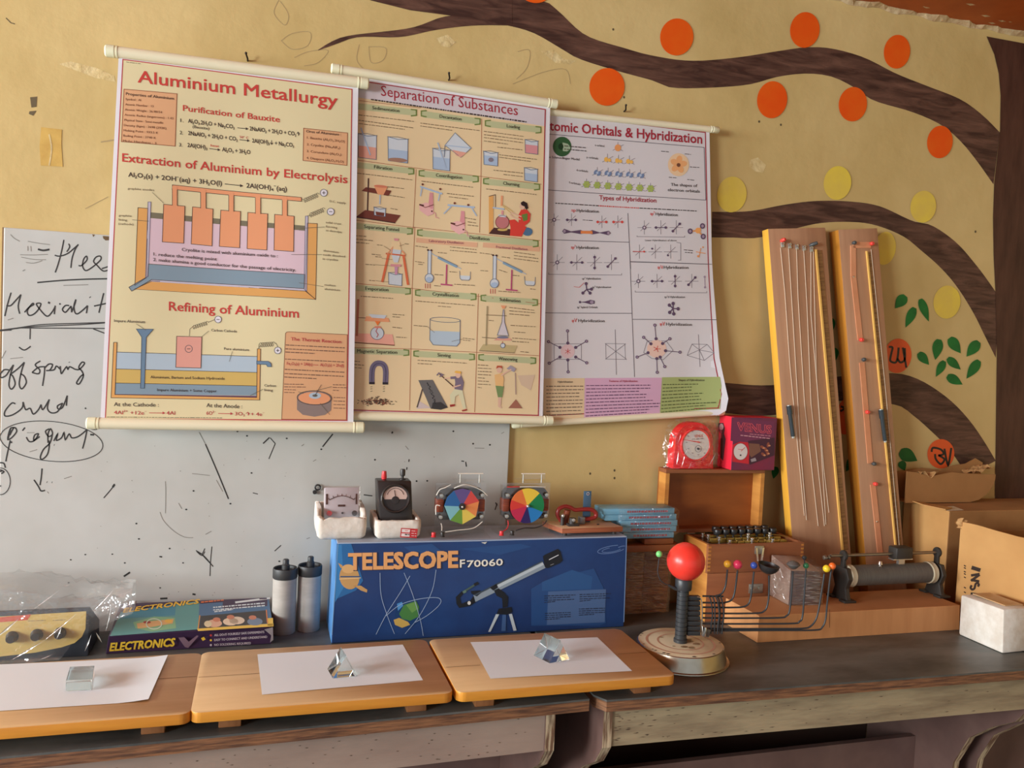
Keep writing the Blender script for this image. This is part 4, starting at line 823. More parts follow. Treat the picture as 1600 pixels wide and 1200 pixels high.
# ================================================================== blue bundle on the wrapped brown box
FILM = film('stretch_film', gloss=.20, rough=.16, bump=1.0, bscale=6, stretch=(2.5, 1, 26)); FILM2 = film('crinkled_wrap', gloss=.10, rough=.12, bump=1.0, bscale=60)
BRNB = mat('brown_wooden_case', S(116, 68, 38), rough=0.5, c2=S(92, 52, 28), scale=4, stretch=(1, 1, 6))
t = thing('wrapped_wooden_case', 'brown wooden case wrapped in stretch film between the blue carton and the orrery', 'case', (1.03, 2.13, ZD))
mb = MB(); mb.b2((.945, 2.088, ZD), (1.035, 2.172, 1.0), BRNB, .003); mb.b2((1.036, 2.090, ZD), (1.114, 2.172, .998), BRNB, .003); mb.build('case', t)
mb = MB(); rnd = random.Random(4)
def fw(u, v):
    x = .9425+.1745*u; return (x, 2.0855-.002*abs(math.sin(v*37+u*9))-rnd.uniform(0, .0012), ZD+.002+.182*v)
mb.grid(fw, 14, 40, FILM)
def crease(mb, p, q, w, m_, out):
    p, q, out = Vector(p), Vector(q), Vector(out); d = (q-p); n_ = d.cross(out).normalized()*w; k = p.lerp(q, .5)+out*.0012
    mb.poly([p, k-n_, q], m_); mb.poly([p, q, k+n_], m_)
GLINT_CREASE = film('film_glint_crease', gloss=.35, rough=.25, bump=.5, bscale=40, milky=.28)  # whitish creases with the film's glints put into their colour
for i in range(46):
    x = rnd.uniform(.985, 1.095); z = ZD+rnd.uniform(.012, .165); L_ = rnd.uniform(.010, .035); sl = rnd.choice((-.55, -.4, -.25, .1)); x2 = min(1.112, x+L_)
    crease(mb, (x, 2.0822, z), (x2, 2.0822, max(ZD+.004, z+L_*sl)), rnd.uniform(.0004, .0010), GLINT_CREASE, (0, -1, 0))
mb.build('stretch_film', t, smooth=60)['label'] = 'clear stretch film'
WOODR = mat('reddish_wood_block', S(142, 84, 46), rough=0.5, c2=S(116, 64, 34), scale=5, stretch=(.6, 3, 3))
mb = MB(); mb.b2((.945, 2.055, 1.0025), (1.128, 2.165, 1.0215), WOODR, .002); tag(mb.build('wooden_block'), 'reddish wooden slat lying on the film wrapped brown case', 'wood block', 'wood pieces under the blue packets')
mb = MB(); mb.b2((1.018, 2.058, 1.0225), (1.106, 2.160, 1.0375), WOODR, .002); tag(mb.build('wooden_block'), 'short wooden block directly under the blue packets, on the wooden slat', 'wood block', 'wood pieces under the blue packets')
BLC = mat('sky_blue_packet', S(112, 166, 190), rough=0.4, c2=S(92, 146, 174), scale=7); BLR = ink(150, 70, 86)
zs = 1.0390
for i in range(5):
    h = .0165; x0 = (.955, .948, .945, .900, .893)[i]; x1 = (1.108, 1.116, 1.117, 1.114, 1.106)[i]; y0 = 2.062+.002*(i % 2)
    t = thing('blue_packet', 'long sky blue packet, %s of the wrapped pile beside the open wooden box' % ('lowest', 'second from bottom', 'middle one', 'second from top', 'topmost')[i], 'packet', ((x0+x1)/2, 2.095, zs), group='sky blue packets in clear wrap')
    mb = MB(); mb.b2((x0, y0, zs), (x1, 2.127, zs+h-.0006), BLC, .0012); mb.build('carton', t)
    a = Art(); mb = MB(); rnd = random.Random(i); x = x0+.03 if i < 3 else x0+.07
    while x < x1-.022:
        w = rnd.uniform(.004, .009); mb.b2((x, y0-.0004, zs+.005), (min(x+w, x1-.02), y0+.0002, zs+.0105), BLR); x += w+.0018
    mb.build('red_lettering', t, smooth=0)['label'] = 'red band of print'
    zs += h+.0002
mb = MB(); rnd = random.Random(8)
def wr(u, v):
    a_ = v*2*math.pi; c, s_ = math.cos(a_), math.sin(a_); sg = lambda q: math.copysign(abs(q)**.16, q)
    x = .935+u*.1885; k = max(0, (u-.9)/.1); hz = .0455*(1-.25*k); hy = .0365*(1-.2*k)
    return (x+rnd.uniform(-.001, .001), 2.0945+hy*sg(c)+rnd.uniform(-.0008, .0008), 1.0815+hz*sg(s_)*.965+rnd.uniform(-.0008, .0008)+.0015)
mb.grid(wr, 18, 36, FILM2); tag(mb.build('clear_wrap', smooth=60), 'clear crinkled wrap around the pile of sky blue packets', 'plastic wrap')

# ================================================================== wooden boxes
BOXF = mat('red_brown_box_wood', S(144, 88, 54), rough=0.5, c2=S(122, 70, 42), scale=4, stretch=(.6, 3, 5)); BOXL = mat('golden_box_wood', S(196, 136, 66), rough=0.45, c2=S(170, 108, 48), scale=4, stretch=(1, .6, 6)); BOXI = mat('dark_orange_box_lining', S(146, 80, 30), rough=0.5, c2=S(120, 62, 22), scale=5, stretch=(.7, 1, 3))
LATCH = mat('tarnished_latch_metal', S(150, 146, 134), rough=0.35, metal=0.75)
t = thing('wooden_case', 'closed red-brown wooden case under the open wooden box', 'case', (1.33, 2.06, ZD))
mb = MB(); mb.b2((1.178, 1.992, ZD), (1.478, 2.128, .9545), BOXF, .002)
for q in mb.bm.faces:
    q.normal_update()
    if q.normal.x < -.7: q.material_index = mb.mi(BOXL)
mb.build('body', t); mb = MB(); p = on_y(1181, 919, 1.990); mb.b2((p.x-.022, 1.9885, p.z-.014), (p.x+.022, 1.9918, p.z+.012), LATCH, .001)
for s_ in (-1, 1): mb.cyl((p.x+s_*.012, 1.9890, p.z), (p.x+s_*.012, 1.985, p.z), .006, LATCH, n=14)
mb.build('latch', t)
t = thing('open_wooden_box', 'open wooden box of brass blocks and black plugs with its lid up against the wall', 'box', (1.33, 2.06, .955))
mb = MB(); X0, X1, Y0, Y1, Z0, Z1, w = 1.176, 1.480, 1.990, 2.130, .9555, 1.034, .010
mb.b2((X0, Y0, Z0), (X1, Y0+w, Z1), BOXF, .0008); mb.b2((X0, Y1-w, Z0), (X1, Y1, Z1-.004), BOXF); mb.b2((X0, Y0+w+.0002, Z0), (X0+w, Y1-w-.0002, Z1), BOXL, .0008); mb.b2((X1-w, Y0+w+.0002, Z0), (X1, Y1-w-.0002, Z1), BOXF, .0008); mb.b2((X0+w, Y0+w, Z0), (X1-w, Y1-w, Z0+.006), BOXF)
for i in range(7): mb.b2((X0+.0005, Y0-.0004, Z0+.006+i*.0105), (X0+.009, Y0+.002, Z0+.011+i*.0105), BOXL); mb.b2((X1-.009, Y0-.0004, Z0+.006+i*.0105), (X1-.0005, Y0+.002, Z0+.011+i*.0105), BOXL)
mb.build('body', t, smooth=0)
mb = MB(); EBO = mat('dusty_black_panel', S(84, 72, 58), rough=0.5); mb.b2((X0+w+.001, Y0+w+.001, 1.016), (X1-w-.001, Y1-w-.001, 1.022), EBO); mb.build('inner_panel', t, smooth=0)
BRASS = mat('dull_brass', S(176, 150, 74), rough=0.35, metal=0.6, c2=S(140, 114, 56), scale=30); PLUG = mat('black_plug_plastic', S(34, 32, 32), rough=0.35)
zp = 1.0222
for r_, y_, n, x0, x1 in ((0, 2.026, 8, 1.262, 1.445), (1, 2.064, 9, 1.222, 1.452), (2, 2.098, 8, 1.235, 1.450)):
    for i in range(n):
        xa = x0+(x1-x0)*i/n; xb = x0+(x1-x0)*(i+1)/n-.003
        mb = MB(); mb.prism([(xa, y_-.008, zp), (xb, y_-.008, zp), (xb, y_-.002, zp), (xb-.002, y_, zp), (xb, y_+.002, zp), (xb, y_+.008, zp), (xa, y_+.008, zp), (xa, y_+.002, zp), (xa+.002, y_, zp), (xa, y_-.002, zp)], (0, 0, .013), BRASS, .0008); mb.build('brass_block', t)
        if r_ and i < n-1:
            c = Vector((xb+.0015, y_, zp+.0132)); mb = MB(); mb.lathe([(.003, 0), (.003, .007), (.0045, .008), (.0108, .010), (.0118, .013), (.0118, .021), (.0105, .024), (0, .0245)], c, PLUG, n=16); mb.build('plug', t)
for x_, y_, h in ((1.215, 2.09, .020), (1.218, 2.065, .022), (1.236, 2.036, .022), (1.255, 2.012, .018), (1.325, 2.012, .022), (1.330, 2.04, .028), (1.392, 2.012, .018), (1.400, 2.04, .030)):
    mb = MB(); mb.lathe([(.005, 0), (.005, .003), (.0025, .004), (.0025, h-.012), (.0052, h-.010), (.0052, h-.006), (.0030, h-.005), (.0030, h-.003), (.0055, h-.002), (.0055, h+.001), (0, h+.002)], (x_, y_, zp), CHROME, n=14); mb.build('binding_post', t)
mb = MB(); mb.tube([(1.402, 2.04, 1.047), (1.425, 2.035, 1.046), (1.452, 2.03, 1.040)], .0009, BRASS, n=6, smooth=4); mb.tube([(1.245, 2.012, 1.028), (1.252, 2.008, 1.034), (1.262, 2.012, 1.030), (1.27, 2.016, 1.026)], .0014, CHROME, n=6, smooth=4); mb.build('loose_wire', t)
mb = MB(); lp = on_y(1186, 853, Y0); mb.b2((lp.x-.014, Y0-.0035, lp.z-.022), (lp.x+.014, Y0-.0005, lp.z+.001), LATCH, .001); mb.hexa([(lp.x-.009, Y0-.009, lp.z-.04), (lp.x-.004, Y0-.009, lp.z-.042), (lp.x-.004, Y0-.005, lp.z-.042), (lp.x-.009, Y0-.005, lp.z-.04), (lp.x-.014, Y0-.007, lp.z-.004), (lp.x-.009, Y0-.007, lp.z-.004), (lp.x-.009, Y0-.003, lp.z-.004), (lp.x-.014, Y0-.003, lp.z-.004)], CHROME); mb.hexa([(lp.x+.002, Y0-.009, lp.z-.042), (lp.x+.008, Y0-.009, lp.z-.04), (lp.x+.008, Y0-.005, lp.z-.04), (lp.x+.002, Y0-.005, lp.z-.042), (lp.x+.007, Y0-.007, lp.z-.004), (lp.x+.013, Y0-.007, lp.z-.004), (lp.x+.013, Y0-.003, lp.z-.004), (lp.x+.007, Y0-.003, lp.z-.004)], CHROME); mb.build('latch', t)
mb = MB(); LX0, LX1, LZ0, LZ1, LY0, LY1 = 1.112, 1.430, 1.036, 1.219, 2.132, 2.180
LX0, LX1 = 1.110, 1.434
mb.b2((LX0+.0, LY1-.006, LZ0), (LX1, LY1, LZ1), BOXI); mb.b2((LX0, LY0, LZ1-.011), (LX1, LY1-.0062, LZ1), BOXF, .0008); mb.b2((LX0, LY0, LZ0), (LX1, LY1-.0062, LZ0+.010), BOXF); mb.b2((LX0, LY0, LZ0+.0102), (LX0+.012, LY1-.0062, LZ1-.0112), BOXL); mb.b2((LX1-.012, LY0, LZ0+.0102), (LX1, LY1-.0062, LZ1-.0112), BOXL)
lid = mb.build('lid', t, smooth=0); mb = MB()
for x_ in (1.20, 1.36): mb.cyl((x_-.012, 2.132, 1.033), (x_+.012, 2.132, 1.033), .003, LATCH, n=10)
mb.build('hinge', lid)

# ================================================================== stop clock and its carton on the lid
t = thing('stop_clock', 'red round stop clock in a clear bag on top of the open wooden lid', 'clock', (1.198, 2.155, 1.2195))
REDC = mat('red_clock_plastic', S(206, 34, 40), rough=0.3); FACE = mat('white_clock_face', S(206, 198, 192, 1.2), rough=0.45); cx, cz = 1.1975, 1.2905; y0 = 2.133
mb = MB(); mb.cyl((cx, y0+.004, cz+.004), (cx, 2.176, cz+.004), .0605, REDC, n=48); mb.prism([(cx-.066, y0+.002, 1.220), (cx+.066, y0+.002, 1.220), (cx+.062, y0+.002, 1.290), (cx-.062, y0+.002, 1.290)], (0, .042, 0), REDC, .003); mb.build('case', t)
mb = MB(); mb.lathe([(.0420, .004), (.0435, .006), (.047, .006), (.049, .003), (.049, 0)], (cx+.003, y0+.003, cz), REDC, n=48, axis=(0, -1, 0)); mb.build('bezel', t)
mb = MB(); mb.cyl((cx+.003, y0+.002, cz), (cx+.003, y0-.002, cz), .0422, FACE, n=48); face = mb.build('dial', t)
a = Art(); K = zq(1030, 640, 8.0); DP = Plane((0, y0-.0022, 0), (0, -1, 0)); GR = ink(92, 80, 78)
c0 = (490, 410); 
a.text('VENUS', K(440, 350)[0], K(545, 345)[0], 4.6, RED, 3, bold=.01); a.dashes(K(405, 370)[0], K(560, 362)[0], 1, GR, 3)
for i, s_ in enumerate(('60', '5', '10', '15', '20', '25', '30', '35', '40', '45', '50', '55')):
    x, y = c0[0]+math.sin(R(30*i))*150, c0[1]-math.cos(R(30*i))*155; p = K(x-10, y+6)[0]; q = K(x+10, y+6)[0]; a.text(s_, p, q, 1.7, GR, 3, bold=.02)
for i in range(60): x, y = c0[0]+math.sin(R(6*i))*180, c0[1]-math.cos(R(6*i))*184; x2, y2 = c0[0]+math.sin(R(6*i))*172, c0[1]-math.cos(R(6*i))*176; a.line(K(x, y, x2, y2), .4, GR, 3)
a.ell(K(487, 490)[0], 5, 5, None, 3, edge=GR, w=.5)
mb = MB(); a.lay(mb, DP, .0002); mb.build('dial_print', face, smooth=0)
mb = MB(); hp = on_y(*K(480, 405)[0], y0-.004); h2 = on_y(*K(318, 378)[0], y0-.004); mb.cyl(hp, h2, .0014, REDC, r2=.0006, n=8); mb.cyl(hp+(hp-h2)*.15, hp, .002, REDC, n=8); mb.build('hand', t)
mb = MB(); hp = on_y(*K(487, 490)[0], y0-.003); mb.cyl(hp+Vector((0, .001, 0)), hp+Vector((0, -.002, 0)), .0035, KNB, n=16); mb.build('centre_cap', t)
CREASE2 = film('bag_highlight_fold', gloss=.55, rough=.2, bump=.2, milky=.35)  # pale folds with the clock bag's highlights put into their colour
CBAG = film('clear_clock_bag', gloss=.10, rough=.08, bump=.9, bscale=35); rnd = random.Random(21)
mb = MB()
def cb(u, v):
    x = 1.105+u*.183+.004*math.sin(v*9); z = 1.2205+v*.145; k = math.sin(math.pi*u)**.4*math.sin(math.pi*min(1, v+.12))**.3
    return (x, y0+.012-.026*k+rnd.uniform(-.0016, .0016), z-.03*(abs(u-.5)*2)**4*v)
mb.grid(cb, 16, 14, CBAG); 
for x, z, x2, z2, w_ in ((1.150, 1.262, 1.163, 1.290, .0016), (1.143, 1.228, 1.152, 1.262, .0012), (1.128, 1.235, 1.132, 1.275, .0012), (1.110, 1.318, 1.122, 1.316, .004), (1.109, 1.285, 1.113, 1.305, .0012), (1.232, 1.235, 1.252, 1.272, .0010), (1.166, 1.225, 1.176, 1.245, .0008), (1.130, 1.30, 1.137, 1.325, .0008)):
    crease(mb, (x, 2.1065, z), (x2, 2.1065, z2), w_, CREASE2, (0, -1, 0))
tag(mb.build('clock_bag', smooth=70), 'clear plastic bag over the red stop clock', 'bag')
t = thing('stop_clock_box', 'purple and red stop clock carton on the open wooden lid beside the clock', 'box', (1.378, 2.15, 1.2195))
PURP = mat('purple_carton', S(92, 40, 70), rough=0.35, c2=S(120, 30, 62), scale=9); REDS = mat('red_carton_side', S(214, 40, 60), rough=0.35)
mb = MB(); mb.b2((1.307, 2.112, 1.2200), (1.452, 2.190, 1.3745), PURP, .0015)
for q in mb.bm.faces:
    q.normal_update()
    if q.normal.x < -.7: q.material_index = mb.mi(REDS)
    if q.normal.z > .7: q.material_index = mb.mi(REDS)
BP2 = Plane((0, 2.1115, 0), (0, -1, 0)); a = Art()
a.poly(K(905, 95, 1440, 150, 1440, 330, 1200, 420, 1100, 420, 890, 390), ink(112, 46, 78), 1); a.poly(K(1110, 390, 1440, 350, 1440, 570, 1130, 690), ink(70, 36, 52), 1.5)
for w_, c_, l_ in ((.06, ink(220, 84, 96), 3), (.004, ink(112, 40, 70), 4)): a.text('VENUS', K(978, 258)[0], K(1400, 300)[0], 12.5, c_, l_, bold=w_)
a.dashes(K(1130, 305)[0], K(1390, 330)[0], 1.2, ink(190, 120, 130), 4); a.dashes(K(1015, 320)[0], K(1390, 362)[0], 1.6, ink(190, 130, 140), 4, seed=3)
a.poly(K(915, 440, 1010, 400, 1110, 410, 1125, 500, 1120, 680, 910, 650), ink(200, 36, 48), 2); a.ell(K(1015, 525)[0], 11, 13, ink(206, 196, 190), 3, edge=GR, w=.5); a.line(K(1020, 520, 1070, 470), .7, RED, 5); a.ell(K(1015, 570)[0], 1.3, 1.3, BLACK, 5, n=8); a.dashes(K(985, 495)[0], K(1045, 500)[0], .8, RED, 5)
for x, y in ((1290, 470), (1330, 500), (1300, 560), (1360, 440), (1350, 540)): a.ell(K(x, y)[0], 4, 2.2, ink(140, 70, 52), 3, rot=x); a.ell(K(x+15, y+10)[0], 2, 1.2, ink(196, 130, 90), 4)
a.poly(K(1120, 420, 1250, 430, 1270, 520, 1150, 600, 1125, 560), ink(120, 78, 62), 3); a.poly(K(1140, 620, 1200, 600, 1215, 640, 1150, 655), ink(150, 136, 140), 4)
a.lay(mb, BP2, .0002); a = Art(); SPn = Plane((1.3065, 0, 0), (1, 0, 0)); a.poly(K(740, 170, 800, 165, 820, 230, 810, 300, 830, 370, 800, 640, 765, 600, 770, 300, 735, 250), ink(70, 40, 44), 1); a.ell(K(778, 215)[0], 3.4, 5, ink(170, 130, 130), 2); a.lay(mb, SPn, .0002)
mb.build('carton', t, smooth=0)

# ================================================================== two resistance-wire boards leaning on the wall
MELA = mat('brown_board_face', S(178, 136, 104), rough=0.5, c2=S(164, 122, 92), scale=5, stretch=(6, 1, .4)); YSIDE = mat('yellow_varnished_side', S(226, 166, 62), rough=0.4, c2=S(206, 142, 46), scale=3, stretch=(6, 6, .5)); RULER = mat('brown_scale_strip', S(136, 98, 58), rough=0.5, c2=S(112, 78, 44), scale=40, stretch=(.3, 1, 5), lo=.45, hi=.55); BEAD = mat('pale_wood_bead', S(222, 172, 92), rough=0.4); COPS = mat('copper_strip', S(212, 150, 112), rough=0.42, metal=0.1, c2=S(196, 130, 94), scale=6); RESW = mat('resistance_wire', S(206, 188, 164), rough=0.35, metal=0.2)
REDK = mat('red_plastic_terminal', S(226, 66, 56), rough=0.35); GREYK = mat('dark_grey_terminal', S(66, 68, 68), rough=0.4); JOCK = mat('black_chromed_jockey', S(44, 52, 56), rough=0.2)
def lean_board(name, label, p_top, p_bot, width, thick, ztop, zbot):
    """local frame: x across the face, z up along it, -y out of it; p_* are the face's left edge"""
    a_, b_ = Vector(p_bot), Vector(p_top); Z = (b_-a_).normalized(); X = Vector((1, 0, 0)); X = (X-Z*X.dot(Z)).normalized(); Y = Z.cross(X)
    M3 = Matrix((X, Y, Z)).transposed(); k = (ZD+.001-a_.z)/Z.z
    # the lowest corner of the tilted bottom edge stands on the desk
    low = min(0, (X*width).z)+min(0, (Y*thick).z); o = a_+Z*((ZD+.0005-low-a_.z)/Z.z); H = (b_-o).length
    t = thing(name, label, 'wire board', o, rot=M3)
    mb = MB(); fs = mb.b2((0, 0, 0), (width, thick, H), MELA, .0012)
    for q in mb.bm.faces:
        q.normal_update()
        if q.normal.x < -.7: q.material_index = mb.mi(YSIDE)
        elif q.normal.z > .7: q.material_index = mb.mi(YSIDE)
    mb.build('board', t, local=True); return t, M3, o, H
def loc_of(M3, o, px, py):
    """point of the board face seen at a pixel -> local x, z"""
    n = M3.col[1]; d = ray(px, py); q = EYE+d*((o-EYE).dot(n)/d.dot(n)); v = M3.transposed() @ (q-o); return v.x, v.z
tA, MA, oA, HA = lean_board('potentiometer_board', 'wide brown board strung with pale wires leaning against the wall, yellow varnished side', on_y(1200, 357.5, 2.160), on_y(1237, 833, 2.088), .200, .031, 0, 0)
LA = lambda *p: loc_of(MA, oA, *p); K = zq(1160, 340, 4.0); K2 = zq(1180, 600, 4.2846)
def lstrip(mb, pts, w, th, m_, L_, y=0.0):
    for p, q in zip(pts, pts[1:]):
        (xa, za), (xb, zb_) = L_(*p), L_(*q); d = Vector((xb-xa, zb_-za)).normalized(); nx, nz_ = -d.y*w/2, d.x*w/2
        mb.prism([(xa+nx, y-.0002, za+nz_), (xa-nx, y-.0002, za-nz_), (xb-nx, y-.0002, zb_-nz_), (xb+nx, y-.0002, zb_+nz_)], (0, -th, 0), m_)
mb = MB(); lstrip(mb, [K(480, 205)[0], K2(605, 1110)[0]], .016, .002, RULER, LA); mb.build('scale', tA, local=True, smooth=0)
mb = MB(); lstrip(mb, [K(455, 200)[0], K2(580, 1110)[0]], .006, .005, BEAD, LA); mb.build('bead_rail', tA, local=True)
for x0, x1 in ((240, 345), (290, 395), (338, 440), (382, 480), (420, 515)):
    pass
wires = [[K(235, 190)[0], K(262, 465)[0], K(292, 900)[0], K2(325, 880)[0]], [K(285, 195)[0], K(318, 720)[0], K2(300, 430)[0], K2(340, 910)[0]], [K(335, 195)[0], K(345, 500)[0], K(385, 1160)[0], K2(418, 950)[0]], [K(380, 200)[0], K(400, 540)[0], K2(370, 130)[0], K2(460, 950)[0]], [K(425, 205)[0], K(425, 600)[0], K2(415, 60)[0], K2(470, 940)[0]], [K(440, 210)[0], K(460, 1000)[0], K2(455, 560)[0], K2(490, 860)[0]]]
for w_ in wires:
    mb = MB(); mb.tube([(LA(*p)[0], -.0025, LA(*p)[1]) for p in w_], .0010, RESW, n=6); mb.build('wire', tA, local=True)
for i in range(5):
    mb = MB(); x, z = LA(*K(248+i*45, 170+i*7)[0]); mb.box((x, -.0022, z), (.011, .004, .016), BOLT, .001); mb.tube([(x-.004, -.005, z+.005), (x, -.006, z+.008), (x+.004, -.005, z+.004), (x, -.005, z), (x+.003, -.005, z-.006)], .0014, CHROME, n=6); mb.build('wire_clamp', tA, local=True)
def term(parent, L_, px, m_, r=.006, h=.017, lean=(0, 0)):
    x, z = L_(*px); mb = MB(); mb.lathe([(.004, 0), (.004, .003), (r*.95, .004), (r, .006), (r*.9, h-.002), (r*.7, h), (0, h)], (x, 0, z), m_, n=14, axis=(lean[0], -1, lean[1])); mb.build('terminal', parent, local=True)
term(tA, LA, K(240, 148)[0], REDK, lean=(.3, .2)); term(tA, LA, K(420, 175)[0], GREYK, lean=(.9, .3), h=.024)
def jockey(parent, L_, p, q):
    (xa, za), (xb, zb_) = L_(*p), L_(*q); A_, B_ = Vector((xa, -.011, za)), Vector((xb, -.011, zb_)); mb = MB(); d = (B_-A_)
    mb.cyl(A_, A_+d*.28, .0080, JOCK, n=20); mb.cyl(A_+d*.28, B_, .0062, JOCK, n=20); mb.build('jockey', parent, local=True)
    mb = MB(); mb.cyl(B_, B_+d.normalized()*.005, .0050, BOLT, n=14); mb.cyl(A_-d.normalized()*.002, A_, .0066, BOLT, n=14); mb.build('jockey_tip', parent, local=True)
jockey(tA, LA, K2(210, 145)[0], K2(238, 350)[0])
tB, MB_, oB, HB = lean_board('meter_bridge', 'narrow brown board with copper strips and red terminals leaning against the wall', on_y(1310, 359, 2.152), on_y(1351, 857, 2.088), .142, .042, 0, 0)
LB = lambda *p: loc_of(MB_, oB, *p)
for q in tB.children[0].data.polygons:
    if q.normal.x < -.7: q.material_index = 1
tB.children[0].data.materials[1] = mat('shaded_varnished_side', S(176, 116, 40), rough=0.4, c2=S(150, 92, 30), scale=3, stretch=(6, 6, .5))  # same varnish as the wide board's side, darkened to carry its shade
mb = MB(); lstrip(mb, [K(790, 215)[0], K2(965, 1080)[0]], .014, .002, RULER, LB); mb.build('scale', tB, local=True, smooth=0)
mb = MB(); lstrip(mb, [K(773, 210)[0], K2(935, 1075)[0]], .005, .005, BEAD, LB); mb.build('bead_rail', tB, local=True)
for pts in ([K(690, 172)[0], K(800, 172)[0]], [K(690, 175)[0], K(692, 370)[0], K(735, 765)[0]], [K(745, 905)[0], K2(740, 190)[0], K2(768, 530)[0]], [K2(785, 670)[0], K2(812, 920)[0], K2(835, 1140)[0]]):
    mb = MB(); lstrip(mb, pts, .0185, .0022, COPS, LB)
    for p in pts[1:-1] or []: x, z = LB(*p); mb.lathe([(0, .002), (.003, .0015), (.0035, 0)], (x, -.0022, z), CHROME, n=12, axis=(0, -1, 0))
    mb.build('copper_strip', tB, local=True, smooth=0)
for p, m_ in ((K(690, 160)[0], GREYK), (K(800, 165)[0], REDK), (K(735, 765)[0], REDK), (K(750, 888)[0], GREYK), (K2(742, 188)[0], REDK), (K2(785, 533)[0], GREYK), (K2(795, 668)[0], REDK)): term(tB, LB, p, m_, r=.0062, h=.013)
mb = MB(); mb.tube([(LB(*K(800, 200)[0])[0], -.003, LB(*K(800, 200)[0])[1]), (LB(*K2(870, 60)[0])[0], -.003, LB(*K2(870, 60)[0])[1]), (LB(*K2(960, 1080)[0])[0], -.003, LB(*K2(960, 1080)[0])[1])], .0009, RESW, n=6); mb.build('wire', tB, local=True)
jockey(tB, LB, K2(825, 172)[0], K2(852, 378)[0])

# ================================================================== orrery
t = thing('orrery', 'solar system model with large red ball and curved planet arms on round metal base', 'orrery', (.982, 1.766, ZD))
OX, OY = .982, 1.766
ENAM = mat('worn_ivory_enamel', S(204, 194, 164), rough=0.4, c2=S(176, 152, 116), scale=9, lo=.45, hi=.75, spec=.5); STEEL = mat('bright_pan_steel', S(196, 190, 176), rough=0.25, metal=0.9, c2=S(150, 138, 116), scale=6); RING = mat('faded_pink_ring', S(182, 140, 116), rough=.5); STAIN = mat('brown_rust_stain', S(116, 88, 56), rough=.7, c2=S(160, 140, 108), scale=60)
mb = MB(); mb.lathe([(0, .038), (.099, .038), (.1005, .0375)], (OX, OY, ZD), ENAM, n=64); mb.lathe([(.1005, .0375), (.103, .036), (.111, .004), (.1165, .003), (.117, .001), (.1155, 0), (0, 0)], (OX, OY, ZD), STEEL, n=64)
for r0_, r1_, m_ in ((.078, .083, RING), (.052, .056, RING)):
    n = 48; ring_ = [[mb.bm.verts.new((OX+r_*math.cos(2*math.pi*i/n), OY+r_*math.sin(2*math.pi*i/n), ZD+.0384)) for i in range(n)] for r_ in (r0_, r1_)]; mb._fin([mb.bm.faces.new((ring_[0][i], ring_[1][i], ring_[1][(i+1) % n], ring_[0][(i+1) % n])) for i in range(n)], m_)
rnd = random.Random(31)
for i in range(14):
    a_ = rnd.uniform(0, 6.28); r_ = rnd.uniform(.02, .05); s_ = rnd.uniform(.004, .011); c_ = Vector((OX+r_*math.cos(a_), OY+r_*math.sin(a_), ZD+.0386+i*.00002)); mb.poly([c_+Vector((math.cos(k)*s_*rnd.uniform(.6, 1.3), math.sin(k)*s_*.7, 0)) for k in [j*.785 for j in range(8)]], STAIN)
for i in range(10):
    a_ = rnd.uniform(2.2, 6.9); c_ = Vector((OX+.0965*math.cos(a_), OY+.0965*math.sin(a_), ZD+.0387)); s_ = rnd.uniform(.0015, .004); mb.poly([c_+Vector((math.cos(k)*s_*1.4, math.sin(k)*s_, 0)) for k in [j*1.047 for j in range(6)]], mat('chipped_dark_spot', S(74, 58, 44), rough=.8))
mb.build('base', t)
BKP = mat('black_orrery_plastic', S(46, 48, 50), rough=0.4)
PT = 1.011
mb = MB(); prof = [(0, .0385), (.0165, .0385), (.0165, .046)]
for i in range(11): z_ = .048+i*.0105; prof += [(.0140, z_), (.0140, z_+.0085), (.0125, z_+.009), (.0125, z_+.0102)]
prof += [(.0125, .164), (.019, .166), (.020, .170), (.020, .190), (.018, .193), (.012, .198), (0, .198)]
mb.lathe(prof, (OX, OY, ZD), BKP, n=28); mb.build('post', t)
SUN = mat('red_sun_plastic', S(232, 56, 44), rough=0.32, spec=.5); mb = MB(); cs = Vector((.985, OY, 1.0535)); mb.ball(cs, .0455, SUN, n=48); sun = mb.build('sun_ball', t, smooth=60); mb = MB(); mb.lathe([(.0456, -.0004), (.0459, 0), (.0456, .0004)], cs, SUN, n=64, axis=(1, .35, 0)); mb.build('seam', sun)
AP = Plane((OX, OY, 0), (-.12, -1, 0)); K = zq(980, 820, 4.7059)
def arm(px, ball_px, r, m_, kind='ball', root=None, rr=.0022, name='planet_ball'):
    pts = [AP.at(*p) for p in px]; mb = MB(); mb.tube(pts, rr, BKP, n=10, smooth=6); ar = mb.build('planet_arm', t)
    if kind == 'ball': mb = MB(); mb.ball(AP.at(*ball_px), r, m_, n=24); mb.build(name, ar, smooth=60)
    return ar
def pb(n_, c): return mat(n_, S(*c), rough=.3)
EX = 555
def L_arm(ybot, xv, ytop, bx, by, r, m_, **k):
    return arm(K(EX, ybot-2, 700, ybot, (EX+xv)/2+40, ybot, xv-75, ybot-3, xv-35, ybot-16, xv-12, ybot-50, xv+2, (ybot+ytop)/2, bx, ytop), K(bx, by)[0], r, m_, **k)
L_arm(526, 725, 330, 737, 288, .0090, pb('amber_ball', (226, 160, 48)))
L_arm(574, 795, 335, 812, 292, .0112, pb('crimson_ball', (200, 52, 84)))
L_arm(608, 915, 345, 932, 298, .0085, pb('blue_ball', (52, 74, 150)))
ar = L_arm(652, 1040, 372, 1042, 372, .0, None, kind='bowl')
c = AP.at(*K(1045, 285)[0]); mb = MB(); BOWL = mat('black_bowl_plastic', S(40, 38, 38), rough=.35)
